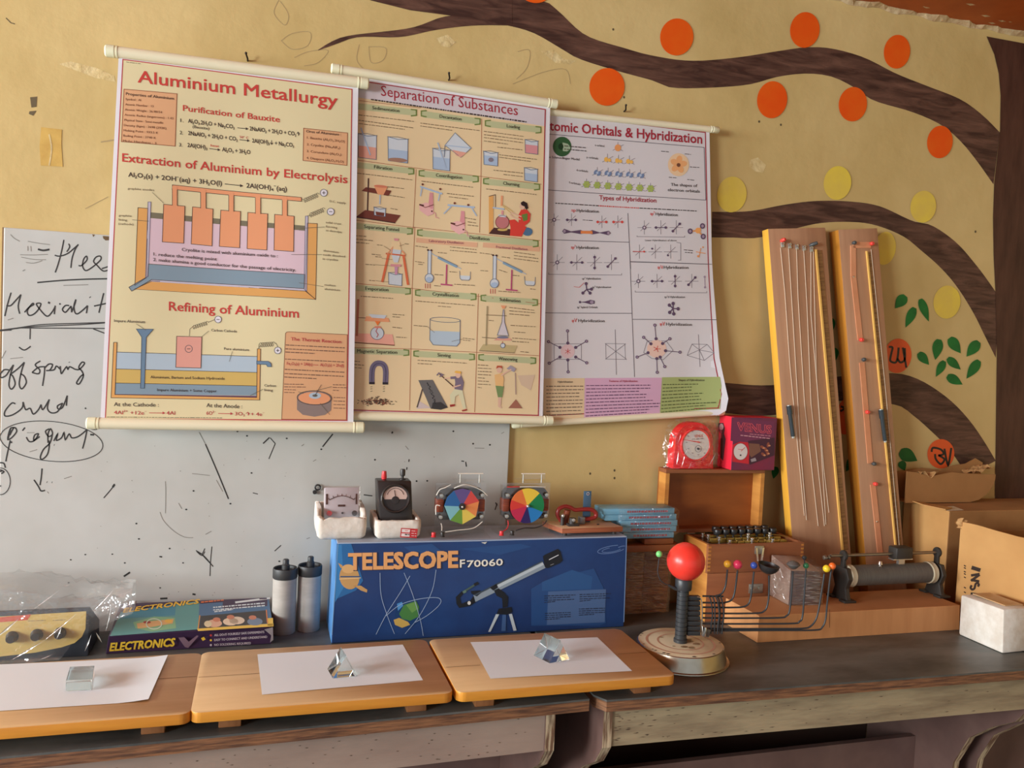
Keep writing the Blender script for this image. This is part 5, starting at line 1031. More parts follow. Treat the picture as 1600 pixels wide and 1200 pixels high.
pr = [(0.0, -.0262)]+[(.0262*math.sin(R(a_)), -.0262*math.cos(R(a_))) for a_ in range(12, 96, 12)]+[(.0245*math.sin(R(a_)), -.0245*math.cos(R(a_))) for a_ in range(84, 0, -12)]+[(0, -.0245)]
mb.lathe([(a_, b_) for a_, b_ in pr], c, BOWL, n=32, axis=(.12, -.12, 1)); mb.build('half_bowl', ar)
ar = L_arm(686, 1205, 340, 1220, 335, .0, None, kind='dish'); c = AP.at(*K(1222, 292)[0]); mb = MB(); GREYB = mat('grey_dish_metal', S(92, 88, 84), rough=.35, metal=.3)
mb.lathe([(0, -.012), (.007, -.010), (.013, -.004), (.0165, 0), (.0165, .0012), (.012, .006), (.006, .009), (0, .010)], c, GREYB, n=28); mb.build('dish', ar)
ar = L_arm(728, 1300, 325, 1315, 300, .0072, pb('dark_green_ball', (44, 104, 66))); c = AP.at(*K(1303, 244)[0]); mb = MB(); mb.lathe([(0, -.004), (.0035, -.004), (.006, 0), (.0058, .004), (.003, .006), (0, .006)], c, BOWL, n=16); mb.cyl(c-Vector((0, 0, .004)), AP.at(*K(1306, 285)[0]), .0016, BOWL, n=8); mb.build('moon_knob', ar)
L_arm(764, 1415, 350, 1468, 322, .0, None, kind='x') if False else None
arm(K(EX, 760, 700, 764, 1100, 764, 1290, 762, 1350, 745, 1390, 690, 1412, 600, 1425, 520, 1450, 360), K(1466, 322)[0], .0092, pb('yellow_ball', (226, 184, 40)))
arm(K(EX, 778, 720, 778, 1100, 776, 1380, 774, 1435, 752, 1460, 690, 1470, 580, 1488, 420, 1500, 330), K(1508, 303)[0], .0086, pb('orange_ball', (220, 100, 40)))
# upper short arm with the green ball on the left
mb = MB(); q1 = AP.at(*K(320, 455)[0]); mb.tube([AP.at(*p)+Vector((0, -.004, 0)) for p in K(390, 478, 345, 465, 300, 440)], [.0045, .0040, .0028], BKP, n=10); mb.tube([AP.at(*p)+Vector((0, -.004, 0)) for p in K(305, 442, 262, 425, 235, 395, 220, 350, 222, 300, 230, 240)], .0014, BKP, n=8, smooth=5); ar = mb.build('planet_arm', t); mb = MB(); mb.ball(AP.at(*K(230, 212)[0])+Vector((0, -.004, 0)), .0078, pb('light_green_ball', (110, 190, 110)), n=20); mb.build('planet_ball', ar, smooth=60)
# stack of gear arms beside the post, and the tie loops around the rods
mb = MB()
for i in range(8):
    y0_, y1_ = 520+i*37, 520+i*37+31; P = [AP.at(*p) for p in K(436, y1_, 530, y1_, 530, y0_, 436, y0_)]; mb.prism([p+Vector((0, .006, 0)) for p in P], (0, -.012, 0), BKP, .0008)
mb.build('gear_arms', t)
mb = MB(); mb.tube([AP.at(*p)+Vector((0, -.009, 0)) for p in K(500, 522, 525, 530, 536, 570, 538, 650, 535, 740, 545, 815)], .0014, CHROME, n=8, smooth=5); mb.build('tie_rod', t)
mb = MB(); P = AP.at(*K(570, 785)[0]); mb.box(P+Vector((0, -.006, 0)), (.018, .010, .020), GREYB, .002, Matrix.Rotation(R(15), 3, 'Y')); mb.box(P+Vector((-.006, -.012, .004)), (.004, .006, .022), CHROME, .001); mb.build('clip', t)
for i, x in enumerate((610, 632, 655, 672, 690)):
    mb = MB(); dx = (-1)**i*6; mb.tube([AP.at(*p)+Vector((0, -.004-.0015*(i % 3), 0)) for p in K(x-14, 522, x, 560, x+dx*.6+8, 650, x+2, 730, x-dx*.5, 795)], .0018, BKP, n=8, smooth=5); mb.build('wire_tie', t)

# ================================================================== long cardboard box, rheostat and wrapped block
CARD = mat('brown_cardboard', S(192, 136, 86), rough=0.75, c2=S(178, 122, 74), scale=3, stretch=(6, 6, .7)); CARDT = mat('cardboard_top', S(178, 126, 80), rough=0.75, c2=S(164, 112, 68), scale=4)
t = thing('long_cardboard_box', 'long flat brown cardboard box under the rheostat', 'box', (1.55, 1.9, ZD))
mb = MB(); mb.hexa([(1.233, 1.823, ZD), (1.874, 1.818, ZD), (1.874, 1.978, ZD), (1.229, 1.978, ZD), (1.236, 1.826, ZD+.069), (1.872, 1.820, ZD+.069), (1.872, 1.978, ZD+.069), (1.231, 1.978, ZD+.069)], CARD, .0015)
for q in mb.bm.faces:
    q.normal_update()
    if q.normal.z > .7: q.material_index = mb.mi(CARDT)
a = Art(); a.line([(1296, 952), (1296, 988)], .8, ink(104, 66, 42), 1); a.lay(mb, Plane((0, 1.8225, 0), (0, -1, 0)), .0003); mb.build('carton', t, smooth=0)
ZC = ZD+.0695
t = thing('rheostat', 'rheostat with grey ribbed tube and sliding contact on the long cardboard box', 'rheostat', (1.715, 1.92, ZC))
RB = mat('grey_wound_tube', S(78, 76, 72), rough=0.5, c2=S(96, 94, 88), scale=90, stretch=(9, .3, .3)); RBK = mat('black_cast_bracket', S(46, 42, 38), rough=0.5); PORC = mat('ivory_porcelain_ring', S(176, 166, 140), rough=.4); RODS = mat('dull_steel_rod', S(132, 124, 112), rough=.35, metal=.8)
ax0, ax1, ry, rz = 1.560, 1.872, 1.920, .9545
mb = MB(); n = 90; prof = []
for i in range(n+1): prof.append((.0283+.0005*(i % 2), (ax1-ax0-.05)*i/n))
mb.lathe(prof, (ax0+.025, ry, rz), RB, n=32, axis=(1, 0, 0)); mb.build('wound_tube', t, smooth=20)
for x_ in (ax0+.008, ax1-.028): mb = MB(); mb.lathe([(0, 0), (.0290, 0), (.0312, .003), (.0298, .010), (.0312, .017), (.0290, .020), (0, .020)], (x_, ry, rz), PORC, n=32, axis=(1, 0, 0)); mb.build('end_ring', t)
for x_ in (1.552, 1.872):
    mb = MB(); mb.prism([(x_, ry-.034, rz-.002), (x_, ry-.022, rz+.026), (x_, ry+.022, rz+.026), (x_, ry+.034, rz-.002), (x_, ry+.022, rz-.030), (x_, ry+.030, ZC+.010), (x_, ry+.036, ZC), (x_, ry-.036, ZC), (x_, ry-.030, ZC+.010), (x_, ry-.022, rz-.030)], (.014, 0, 0), RBK, .0015); mb.b2((x_-.012, ry-.040, ZC), (x_+.026, ry-.014, ZC+.006), RBK, .001); mb.b2((x_-.012, ry+.014, ZC), (x_+.026, ry+.040, ZC+.006), RBK, .001)
    mb.b2((x_+.003, ry-.008, rz+.024), (x_+.011, ry+.008, rz+.058), RBK, .0015); mb.lathe([(0, 0), (.014, 0), (.015, .003), (.014, .007), (0, .007)], (x_+.0035, ry, rz+.058), RBK, n=20, axis=(1, 0, 0)); br = mb.build('end_bracket', t)
mb = MB(); mb.cyl((1.515, ry, rz+.058), (1.885, ry, rz+.058), .0042, RODS, n=14); mb.build('slide_rod', t)
mb = MB(); mb.b2((1.722, ry-.018, rz+.045), (1.778, ry+.018, rz+.078), RBK, .004); mb.b2((1.718, ry-.010, rz+.0415), (1.785, ry+.010, rz+.0445), BOLT); mb.b2((1.742, ry-.005, rz+.027), (1.762, ry+.005, rz+.042), BOLT); mb.build('slider', t)
mb = MB(); mb.lathe([(.006, 0), (.006, .004), (.0035, .005), (.0035, .010), (.007, .012), (.006, .018), (0, .020)], (1.512, ry, rz+.0535), RODS, n=14, axis=(-1, 0, 0)); mb.lathe([(.005, 0), (.003, .002), (.003, .006), (.0065, .007), (.004, .015), (0, .016)], (1.672, ry-.012, rz+.0255), CHROME, n=14); mb.build('terminal', t)
t = thing('wrapped_block', 'film wrapped block with pale printed side and dark striped front on the long cardboard box', 'package', (1.42, 1.94, ZC))
PALEB = mat('pale_wrapped_paper', S(166, 146, 132), rough=.5, c2=S(134, 106, 94), scale=14); GRYB = mat('dark_grey_packet', S(96, 86, 88), rough=.5, c2=S(70, 62, 66), scale=14, stretch=(.5, 1, 9))
mb = MB(); mb.hexa([(1.368, 1.890, ZC), (1.464, 1.882, ZC), (1.468, 1.986, ZC), (1.372, 1.986, ZC), (1.370, 1.892, ZC+.094), (1.460, 1.885, ZC+.092), (1.464, 1.986, ZC+.108), (1.372, 1.986, ZC+.114)], GRYB, .003)
for q in mb.bm.faces:
    q.normal_update()
    if q.normal.x < -.7 or q.normal.z > .7: q.material_index = mb.mi(PALEB)
mb.build('packet', t)
rnd = random.Random(77); mb = MB(); FILM3 = film('shiny_packet_wrap', gloss=.26, rough=.12, bump=1.0, bscale=6, stretch=(6, 6, 45))
def fw2(u, v):
    P = [(1.3695, 1.988), (1.3655, 1.8885), (1.4675, 1.879), (1.471, 1.988)]; k = u*3; i = min(2, int(k)); f = k-i; p = Vector((P[i][0], P[i][1], 0)).lerp(Vector((P[i+1][0], P[i+1][1], 0)), f)
    z = ZC+.001+v*(.097+.012*abs(math.sin(u*9))); p.z = z; p.y -= .0018*abs(math.sin(v*46+u*5))*(1 if i == 1 else 0)+rnd.uniform(0, .0006); p.x -= rnd.uniform(0, .001); return p
mb.grid(fw2, 30, 34, FILM3)
for i in range(40):
    x = rnd.uniform(1.370, 1.44); z = ZC+.004+.086*(i/40)+rnd.uniform(-.001, .001); L_ = rnd.uniform(.015, .05); x2 = min(1.4655, x+L_); yy = lambda x_: 1.8855-(x_-1.3655)*.093-.0012
    crease(mb, (x, yy(x), z), (x2, yy(x2), max(ZC+.003, z+rnd.uniform(-.004, .003))), rnd.uniform(.0005, .0012), GLINT_CREASE, (0, -1, 0))
for i in range(14):
    y = rnd.uniform(1.90, 1.96); z = ZC+rnd.uniform(.01, .09); crease(mb, (1.3635, y, z), (1.3635, y+rnd.uniform(.005, .02), max(ZC+.004, z+rnd.uniform(-.02, .02))), rnd.uniform(.0008, .0025), GLINT_CREASE, (-1, 0, 0))
mb.build('film_wrap', t, smooth=60)['label'] = 'wrinkled clear film'

# ================================================================== cardboard boxes and foam at the right
CARD2 = mat('tan_cardboard', S(186, 140, 84), rough=0.75, c2=S(170, 124, 70), scale=4); CARD3 = mat('dull_cardboard', S(158, 114, 68), rough=0.75, c2=S(140, 98, 56), scale=4); CARDE = mat('torn_cardboard_edge', S(186, 144, 92), rough=.85, c2=S(150, 108, 64), scale=60)
t = thing('big_cardboard_box', 'big closed cardboard box against the wall behind the open carton', 'box', (2.3, 2.09, ZD))
mb = MB(); mb.b2((1.992, 2.000, ZD), (2.72, 2.186, 1.114), CARD3, .003)
for q in mb.bm.faces:
    q.normal_update()
    if q.normal.x < -.7: q.material_index = mb.mi(CARD2)
mb.build('carton', t, smooth=0); LBL = ink(206, 196, 172); mb = MB(); p = [on_z(x, y, 1.1145) for x, y in ((1466, 792), (1490, 791), (1506, 797), (1482, 798))]; mb.prism(p, (0, 0, .0004), LBL); mb.build('paper_label', t, smooth=0)
mb = MB(); mb.prism([(1.985, 2.008, 1.1155), (2.03, 2.03, 1.116), (2.0, 2.10, 1.116), (1.955, 2.11, 1.122), (1.950, 2.06, 1.120)], (0, 0, .003), CARD2); mb.build('loose_flap', t, smooth=0)
# torn tray-like carton on top of it
t = thing('torn_carton', 'torn shallow cardboard carton lying on the big cardboard box below the painted letter', 'box', (2.11, 2.14, 1.118))
mb = MB(); zf = 1.1165; th = .004
top = [(1.935, 1.216), (1.97, 1.213), (2.0, 1.206), (2.03, 1.201), (2.07, 1.207), (2.11, 1.213), (2.15, 1.210), (2.20, 1.208), (2.285, 1.206)]
bot = [(2.285, 1.188), (2.275, 1.165), (2.255, 1.142), (2.225, 1.124), (2.19, zf), (1.935, zf)]
mb.prism([(x, 2.118, z) for x, z in top+bot], (0, th, 0), CARD3); mb.build('front_side', t, smooth=0)
mb = MB(); mb.prism([(x, 2.176, z+.004) for x, z in [(1.94, 1.20), (2.05, 1.214), (2.12, 1.207), (2.17, 1.222), (2.22, 1.228), (2.26, 1.246), (2.29, 1.232)]+bot], (0, th, 0), CARD3); mb.build('back_side', t, smooth=0)
mb = MB(); mb.prism([(1.937, 2.123, zf+.001), (2.19, 2.123, zf+.001), (2.19, 2.175, zf+.001), (1.937, 2.175, zf+.001)], (0, 0, .004), CARD3); mb.build('bottom', t, smooth=0)
mb = MB(); rnd = random.Random(6)
mb.grid(lambda u, v: (1.985+u*.07, 2.116+v*.05, 1.206+.012*math.sin(u*8+v*6)-.012*v), 8, 5, CARDE); mb.build('torn_flap', t, smooth=60); mb = MB(); mb.grid(lambda u, v: (2.20+u*.075, 2.122+v*.05, 1.208+.022*u+.006*math.sin(u*11+v*7)), 8, 5, CARDE); mb.build('torn_flap', t, smooth=60)
# the open carton with big printed letters on its side
t = thing('open_carton', 'open cardboard carton with large black letters INS on its side, behind the foam block', 'box', (2.2, 1.76, ZD))
A_, B_ = Vector((1.938, 1.902, 0)), Vector((1.985, 1.630, 0)); th = .005; sx = Vector((.62, .07, 0)); ZT2 = 1.098
def wallp(p, q, z0, z1l, z1r, name, m_, nub=0):
    d = (q-p).normalized(); n_ = Vector((-d.y, d.x, 0)); mb = MB(); L = (q-p).length; k = 10; rnd = random.Random(int(L*999))
    topv = [p+d*(L*i/k)+Vector((0, 0, z1l+(z1r-z1l)*i/k+(rnd.uniform(-.003, .003) if 0 < i < k else 0))) for i in range(k+1)]
    mb.prism([p+Vector((0, 0, z0)), q+Vector((0, 0, z0))]+topv[::-1], n_*th, m_); return mb
C_, D_ = B_+sx, A_+sx
mb = wallp(A_, B_, ZD, ZT2+.006, ZT2, 'left', CARD2)
SP = Plane(A_+Vector((-.0006, 0, 0)), Vector((-(B_-A_).y, (B_-A_).x, 0))); a = Art(); K = zq(1400, 700, 3.4286)
BKI = ink(52, 38, 30)
a.line(K(405, 640, 452, 655), 6, BKI, 1); a.line(K(402, 683, 448, 675), 4, BKI, 1); a.line(K(448, 678, 402, 712), 4, BKI, 1.2); a.line(K(402, 706, 446, 715), 4, BKI, 1); a.line(K(438, 742, 444, 732, 436, 724, 426, 730, 420, 752, 408, 758, 400, 748, 406, 735), 3.4, BKI, 1, smooth=4); a.line(K(400, 780, 440, 785), 4, BKI, 1)
for y in (628, 640, 660, 672, 690, 745, 770): a.line(K(364, y, 374, y+6), 1.6, BKI, 1)
mp_ = Vector; 
a.lay(mb, SP, .0003); mb.build('printed_side', t, smooth=0)['label'] = 'left side with black letters'
wallp(B_+Vector((.006, 0, 0)), C_, ZD, ZT2-.002, ZT2, 'front', CARD2).build('front_side', t, smooth=0)
wallp(D_, A_+Vector((.006, .0, 0)), ZD, ZT2-.03, ZT2-.025, 'back', CARD3).build('back_side', t, smooth=0)
wallp(C_, D_, ZD, ZT2, ZT2, 'right', CARD2).build('right_side', t, smooth=0)
mb = MB(); mb.prism([A_+Vector((.008, -.008, ZD)), B_+Vector((.008, .008, ZD)), C_+Vector((-.008, .008, ZD)), D_+Vector((-.008, -.008, ZD))], (0, 0, .005), CARD3); mb.build('bottom', t, smooth=0)
mb = MB(); c = A_+Vector((-.004, .004, ZT2-.004)); mb.grid(lambda u, v: c+Vector((-.010+.03*u+.004*math.sin(v*7), -.012*u+.004*math.sin(u*9), .030*v-.012+.004*math.sin(u*6+v*5))), 6, 6, CARDE); mb.build('torn_corner', t, smooth=60)
t = thing('foam_block', 'white foam packing block on the desk in front of the open carton', 'packing foam', (1.88, 1.714, ZD))
mb = MB(); mb.hexa([(1.836, 1.642, ZD), (1.925, 1.646, ZD), (1.925, 1.786, ZD), (1.838, 1.786, ZD), (1.832, 1.644, .935), (1.925, 1.648, .935), (1.925, 1.786, .931), (1.836, 1.786, .931)], FOAM, .006); mb.build('block', t)
mb = MB(); mb.b2((1.862, 1.668, .9345), (1.922, 1.772, .9372), mat('brown_paper_tape', S(176, 140, 96), rough=.6, c2=S(196, 176, 146), scale=12), .0008); mb.build('paper_tape', t, smooth=0)
# ================================================================== the three hanging charts
RODM = mat('ivory_plastic_tube', S(222, 208, 178), rough=0.35, spec=0.5)
CAPM = mat('ivory_plastic_cap', S(228, 214, 182), rough=0.35)
def chart(label, yt, yb, z_t, z_b, top, bottom, r, art, xl, xr, yt_px, yb_px, amp, curl=None):
    k = Vector((0, yt-yb, z_t-z_b)); pl = Plane((0, yt, z_t), Vector((1, 0, 0)).cross(k))
    A0, A1, B0, B1 = [pl.at(*p) for p in (*top, *bottom)]
    t = thing('wall_chart', label, 'chart', (A0+A1+B0+B1)/4, group='science wall charts on white rods')
    n = pl.n if pl.n.y < 0 else -pl.n
    def disp(q, x, y):
        u = (x-xl)/(xr-xl); v = (y-yt_px)/(yb_px-yt_px); w = max(0, min(1, v*8))*max(0, min(1, (1-v)*8))
        d = amp*math.sin(u*9.0+v*1.4)*math.sin(v*3.0)+amp*0.5*math.sin(u*4+v*5)
        q = q + n*(d*w)
        if curl: q = curl(q, u, v, n)
        return q
    mb = MB(); art.lay(mb, pl, 0.00022, disp, [xl+(xr-xl)*i/26 for i in range(1, 26)], [yt_px+(yb_px-yt_px)*i/24 for i in range(1, 24)])
    mb.build('sheet', t, smooth=60)
    for nm, (a, b) in (('top_rod', (A0, A1)), ('bottom_rod', (B0, B1))):
        mb = MB(); d = (b-a).normalized(); mb.cyl(a+d*0.004, b-d*0.004, r, RODM, n=20); rod = mb.build(nm, t)
        for e, s_ in ((a, 1), (b, -1)):
            mb = MB(); mb.lathe([(0, 0), (r*0.8, 0), (r*1.06, 0.003), (r*1.08, 0.02), (r*0.9, 0.021), (r*.9, 0.0235), (r*1.08, 0.024), (r*1.08, 0.027), (r, 0.0275)], e, CAPM, n=20, axis=d*s_); mb.build('end_cap', rod)
    return t
CREAM = ink(204, 190, 146, 0.28); CREAM2 = ink(210, 184, 140, 0.28); LILAC = ink(190, 180, 184, 0.28); MARG = ink(208, 204, 208, 0.28)
OUT = ink(70, 52, 44); TXT = ink(62, 50, 44); REDT = ink(190, 58, 50); CRIM = ink(158, 36, 52); REDF = ink(176, 52, 58)
SAL = ink(204, 152, 108); COR = ink(214, 140, 96); ORA = ink(206, 148, 78); PNK = ink(200, 172, 182); STE = ink(118, 138, 152); SKY = ink(158, 174, 186); OCH = ink(190, 158, 82); DKC = ink(112, 104, 82); LLC = ink(178, 170, 184); ROS = ink(206, 142, 126); PUR = ink(98, 62, 94); FUN = ink(96, 122, 146)
def spring(a, p, q, turns, w, m, layer=3):
    p, q = Vector(p), Vector(q); d = q-p; nn = Vector((-d.y, d.x)).normalized()*w
    pts = [p+d*(i/(turns*12))+nn*math.sin(i*math.pi/6)*1.0+d.normalized()*(-w*0.6*(1-math.cos(i*math.pi/6))) for i in range(turns*12+1)]
    a.line(pts, 0.7, m, layer)
# ---- chart 1
a = Art(); z1 = zq(0, 0, 2.6667); z2 = zq(150, 60, 5.3333); z3 = zq(350, 80, 5.853); z4 = zq(150, 270, 5.716); z5_ = zq(350, 270, 5.716); z6 = zq(120, 460, 5.456); z7 = zq(350, 460, 5.456)
a.poly([(185.6, 84), (560, 130), (552, 668), (156.5, 661)], MARG, 0)
a.poly([(192, 93), (550, 139.5), (542, 657), (164.5, 654)], CREAM, 1); a.frame([(192, 93), (550, 139.5), (542, 657), (164.5, 654)], 1.5, REDF, 2)
a.text('Aluminium Metallurgy', (215.6, 129), (527, 166.5), 19, REDT, bold=0.018)
a.text('Purification of Bauxite', (286, 173.4), (437, 191), 9, REDT, bold=0.02)
for s_, p, q in (('1.', (282, 191), (287, 191.6)), ('2.', (281, 210), (286, 210.6)), ('3.', (280, 229), (285, 229.6))): a.text(s_, p, q, 5.5, TXT, bold=0.02)
a.text('Al_2O_3.2H_2O + Na_2CO_3', (294, 192), (366, 201), 6.3, TXT, bold=0.02); a.line([(371, 199.5), (386, 201)], 1, TXT, 4); a.poly([(384, 198.7), (388, 201.2), (384, 203)], TXT, 4); a.text('2NaAlO_2 + 2H_2O + CO_2↑', (390, 203.5), (468, 213), 6.3, TXT, bold=0.02)
a.text('(Bauxite)', (301, 200), (327, 203), 4.5, TXT, bold=0.01)
a.text('2NaAlO_2 + 2H_2O + CO_2', (294, 211), (371, 220), 6.3, TXT, bold=0.02); a.line([(374, 218), (388, 219.6)], 1, TXT, 4); a.poly([(386, 217.2), (390, 219.7), (386, 221.5)], TXT, 4); a.text('50° C', (374.5, 215.4), (388, 217), 3.6, REDF, bold=0.02); a.text('2Al(OH)_3↓ + Na_2CO_3', (394, 222.4), (459, 230), 6.3, TXT, bold=0.02)
a.text('2Al(OH)_3', (293, 229.7), (323.5, 233.2), 6.3, TXT, bold=0.02); a.line([(327, 232), (342, 233.8)], 1, TXT, 4); a.poly([(340, 231.5), (344, 234), (340, 235.8)], TXT, 4); a.text('heat', (329, 228.6), (342, 230), 3.6, RED, bold=0.02); a.text('Al_2O_3 + 3H_2O', (347, 236), (391, 240.6), 6.3, TXT, bold=0.02)
a.text('Extraction of Aluminium by Electrolysis', (191.6, 253), (542.5, 286.5), 13, REDT, bold=0.02)
a.text('Al_2O_3(s) + 2OH^−(aq) + 3H_2O(l)', (201, 276.7), (346.5, 289.5), 7.2, TXT, bold=0.02); a.line([(351, 287), (377, 289.7)], 1.1, TXT, 4); a.poly([(375, 287.3), (380, 290.2), (375, 292)], TXT, 4); a.text('2Al(OH)_4^−(aq)', (385, 292.8), (448, 299), 7.2, TXT, bold=0.02)
b = [(194, 139.7), (276.6, 147), (273.7, 228.7), (190, 222)]; a.box(b, SAL, ink(140, 78, 50), 1, 2); a.text('Properties of Aluminium', (197, 149), (272, 156.5), 4.4, TXT, bold=0.03)
for i, (s_, w) in enumerate((('Symbol : Al', 24), ('Atomic Number : 13', 44), ('Atomic Weight : 26.98154', 58), ('Atomic Radius (angstroms) : 1.43', 76), ('Physical State : Semi-metallic', 61), ('Density (kgm) : 2698 (293K)', 66), ('Melting Point : 933.5 K', 54), ('Boiling Point : 2740 K', 51), ('Mohs Hardness : 3', 52))):
    y = 157+i*8.15; a.text(s_, (196.5-i*.5, y), (196.5-i*.5+w, y+w*0.075), 3.3, ink(112, 70, 46), bold=0.02)
b = [(474.4, 200.5), (543, 207.8), (542, 258.5), (473.4, 250.9)]; a.box(b, SAL, ink(140, 78, 50), 1, 2); a.text('Ores of Aluminium :', (478.5, 207), (533, 212.4), 4, TXT, bold=0.03)
for i, (s_, w) in enumerate((('1. Bauxite (Al_2O_3.2H_2O)', 59), ('2. Cryolite (Na_3AlF_6)', 52), ('3. Corundum (Al_2O_3)', 54), ('4. Diaspore (Al_2O_3.H_2O)', 58))): a.text(s_, (479.5-i*.2, 216.7+i*10.6), (479.5-i*.2+w, 216.7+i*10.6+w*.105), 3.6, ink(112, 70, 46), bold=0.02)
# electrolysis cell
a.box([(216, 325), (231.5, 326), (229, 434), (211, 446)], ORA, OUT, .8, 2); a.box([(480, 349), (495.5, 349.6), (493, 468), (477, 455)], ORA, OUT, .8, 2); a.box([(210, 452), (238, 439), (478, 455), (493, 468)], ORA, OUT, .8, 2)
a.poly([(235, 332), (477, 353), (477, 361), (235, 341)], DKC, 2); a.poly([(235, 341), (477, 360.6), (476, 429), (232, 412)], PNK, 2)
a.box([(232, 412.6), (476, 429), (475, 451), (237, 437), (206, 455), (201.6, 449), (231, 432)], STE, OUT, .8, 3)
a.box([(231.5, 316), (236, 316), (231.5, 432), (227.5, 434)], LLC, ink(96, 92, 120), .7, 3); a.box([(477, 338), (481, 338), (479, 455), (474.8, 452)], LLC, ink(96, 92, 120), .7, 3); a.poly([(238, 437), (479, 451.5), (479, 455), (234, 440)], LLC, 3)
a.box([(269.5, 289), (470.7, 308.8), (471, 315), (269, 296)], COR, OUT, .8, 4)
for (x0, x1, yb_), bl in (((269.3, 276.8, 321), [(255.8, 319.5), (288.7, 322), (286.8, 380), (253.6, 378)]), ((313.4, 321.6, 325), [(300.7, 323), (332.5, 326), (331, 384), (298.5, 381)]), ((357.3, 365, 330), [(344.7, 328), (375.7, 330), (374.3, 387), (342.4, 384.6)]), ((399, 407, 334), [(387, 331.6), (418, 334), (416.8, 390.7), (385.9, 388.4)]), ((441, 448.6, 337), [(429, 335), (459.3, 338), (458.5, 393.3), (428, 391)])):
    a.box(bl, COR, OUT, .8, 4); y0 = 291+(x0-269)*0.1; a.poly([(x0, y0), (x1, y0+.8), (x1, yb_+1), (x0, yb_)], COR, 5.5)
    a.line([(x0, y0+5), (x0, yb_)], .7, OUT, 6); a.line([(x1, y0+5.8), (x1, yb_)], .7, OUT, 6)
def pole(c, r, s_): a.ell(c, r, r, ink(206, 200, 206), 4, edge=ink(84, 82, 90), n=20); a.line([(c[0]-r*.45, c[1]), (c[0]+r*.45, c[1])], .9, TXT, 6); (a.line([(c[0], c[1]-r*.45), (c[0], c[1]+r*.45)], .9, TXT, 6) if s_ == '+' else None)
DKL = ink(96, 88, 70)
spring(a, (477, 313), (499, 304), 7, 3.2, DKL); pole((505.7, 301.5), 5.5, '+'); a.line([(470.7, 311), (477, 313)], .7, DKL); spring(a, (486, 336), (508, 327), 7, 3.2, DKL); pole((516.5, 331), 5.5, '-'); a.line([(479, 338), (486, 336)], .7, DKL)
a.text('Cryolite is mixed with aluminium oxide to :', (284, 392), (434, 402.5), 5, TXT, 7, bold=0.02); a.text('1. reduce the melting point', (240, 399.4), (338.6, 407), 5, TXT, 7, bold=0.02); a.text('2. make alumina a good conductor for the passage of electricity.', (239.5, 408), (462, 424.5), 5, TXT, 7, bold=0.02)
LAB = ink(112, 96, 72)
for s_, p, q in (('graphite anodes', (200, 296.5), (241, 299)), ('graphite', (186, 338.5), (206, 339.5)), ('lining', (186, 345), (199, 346)), ('(cathode)', (185.5, 351.5), (209, 352.5)), ('D.C. supply', (515, 316), (540, 319)), ('solid crust', (509, 349), (533, 351.5)), ('forming', (509, 355.5), (527, 357.5)), ('on electrolyte', (509, 361.5), (534, 364.5)), ('aluminium', (505, 393), (529, 396)), ('oxide dissolved', (504.5, 399.5), (539, 402.5)), ('in cryolite', (504, 406), (528, 408)), ('molten', (507, 446.5), (524, 448)), ('aluminium', (507, 453), (531, 455))): a.text(s_, p, q, 3.2, LAB, bold=0.015)
for l in (((238, 301), (256, 318)), ((207, 344), (233, 346)), ((469, 357), (507, 355)), ((455, 398), (503, 398)), ((467, 442), (505, 448))): a.line(l, .6, DKL, 7)
# refining cell
a.text('Refining of Aluminium', (263.9, 485), (466.5, 496.5), 14, REDT, bold=0.02)
a.poly([(182, 550), (402, 557), (402, 582), (181.4, 576.4)], SKY, 2); a.poly([(181.4, 576.4), (402, 582), (401, 603), (180.5, 598.4)], OCH, 2); a.poly([(180.5, 598.4), (401, 603), (401, 618), (179.6, 615.8)], STE, 2); a.poly([(179.6, 615.8), (401, 618.5), (401, 621), (179.5, 618.5)], PUR, 2)
for l in (((182, 550), (402, 557)), ((181.4, 576.4), (402, 582)), ((180.5, 598.4), (401, 603))): a.line(l, .8, OUT, 3)
a.box([(177.7, 535), (182.9, 535), (179.5, 616.5), (401, 621), (402, 545), (407, 545), (405.5, 625), (173.5, 621.5)], ORA, OUT, .8, 3)
a.box([(213, 514), (239.5, 514.4), (228.5, 527), (225.4, 606.6), (219.5, 606.6), (221.4, 527)], FUN, ink(60, 74, 92), .7, 4)
a.box([(275.8, 525.4), (315, 526.3), (313.7, 575), (274.5, 574)], ROS, OUT, .8, 4); pole((294.7, 545), 5.6, '-'); a.line([(295.6, 525), (296.5, 514), (303, 508.5)], .7, DKL); spring(a, (303, 511), (326, 504), 7, 2.8, DKL); a.line([(326, 503), (336, 499)], .7, DKL); pole((340.5, 499), 5.2, '-')
a.box([(401, 564), (419, 564.5), (423.5, 568), (424, 573), (418, 573), (416, 569.5), (401, 569)], FUN, ink(60, 74, 92), .7, 5); a.line([(404, 545), (405, 538)], .7, DKL); spring(a, (407, 539), (430, 537.5), 7, 3.4, DKL); pole((433.8, 547.6), 5.2, '+'); a.line([(431, 536), (434, 542)], .7, DKL)
for s_, p, q, c_ in (('Impure Aluminium', (178.6, 503), (226.7, 505), 4.2), ('Carbon Cathode', (330, 517.5), (370, 519.5), 3.8), ('Pure aluminium', (350, 546.5), (389, 548.5), 3.8), ('Aluminium, Barium and Sodium Hydroxide', (235, 591), (351, 593.5), 4.2), ('Impure Aluminium + Some Copper', (245.5, 611), (338.5, 613), 4.2), ('Carbon', (413, 604), (431, 604.5), 3.8), ('lining', (413, 611), (426, 611.5), 3.8), ('At the Cathode :', (178, 634.5), (248, 635.5), 6), ('At the Anode :', (322.5, 636), (378.4, 638), 6)): a.text(s_, p, q, c_, TXT, 5, bold=0.015)
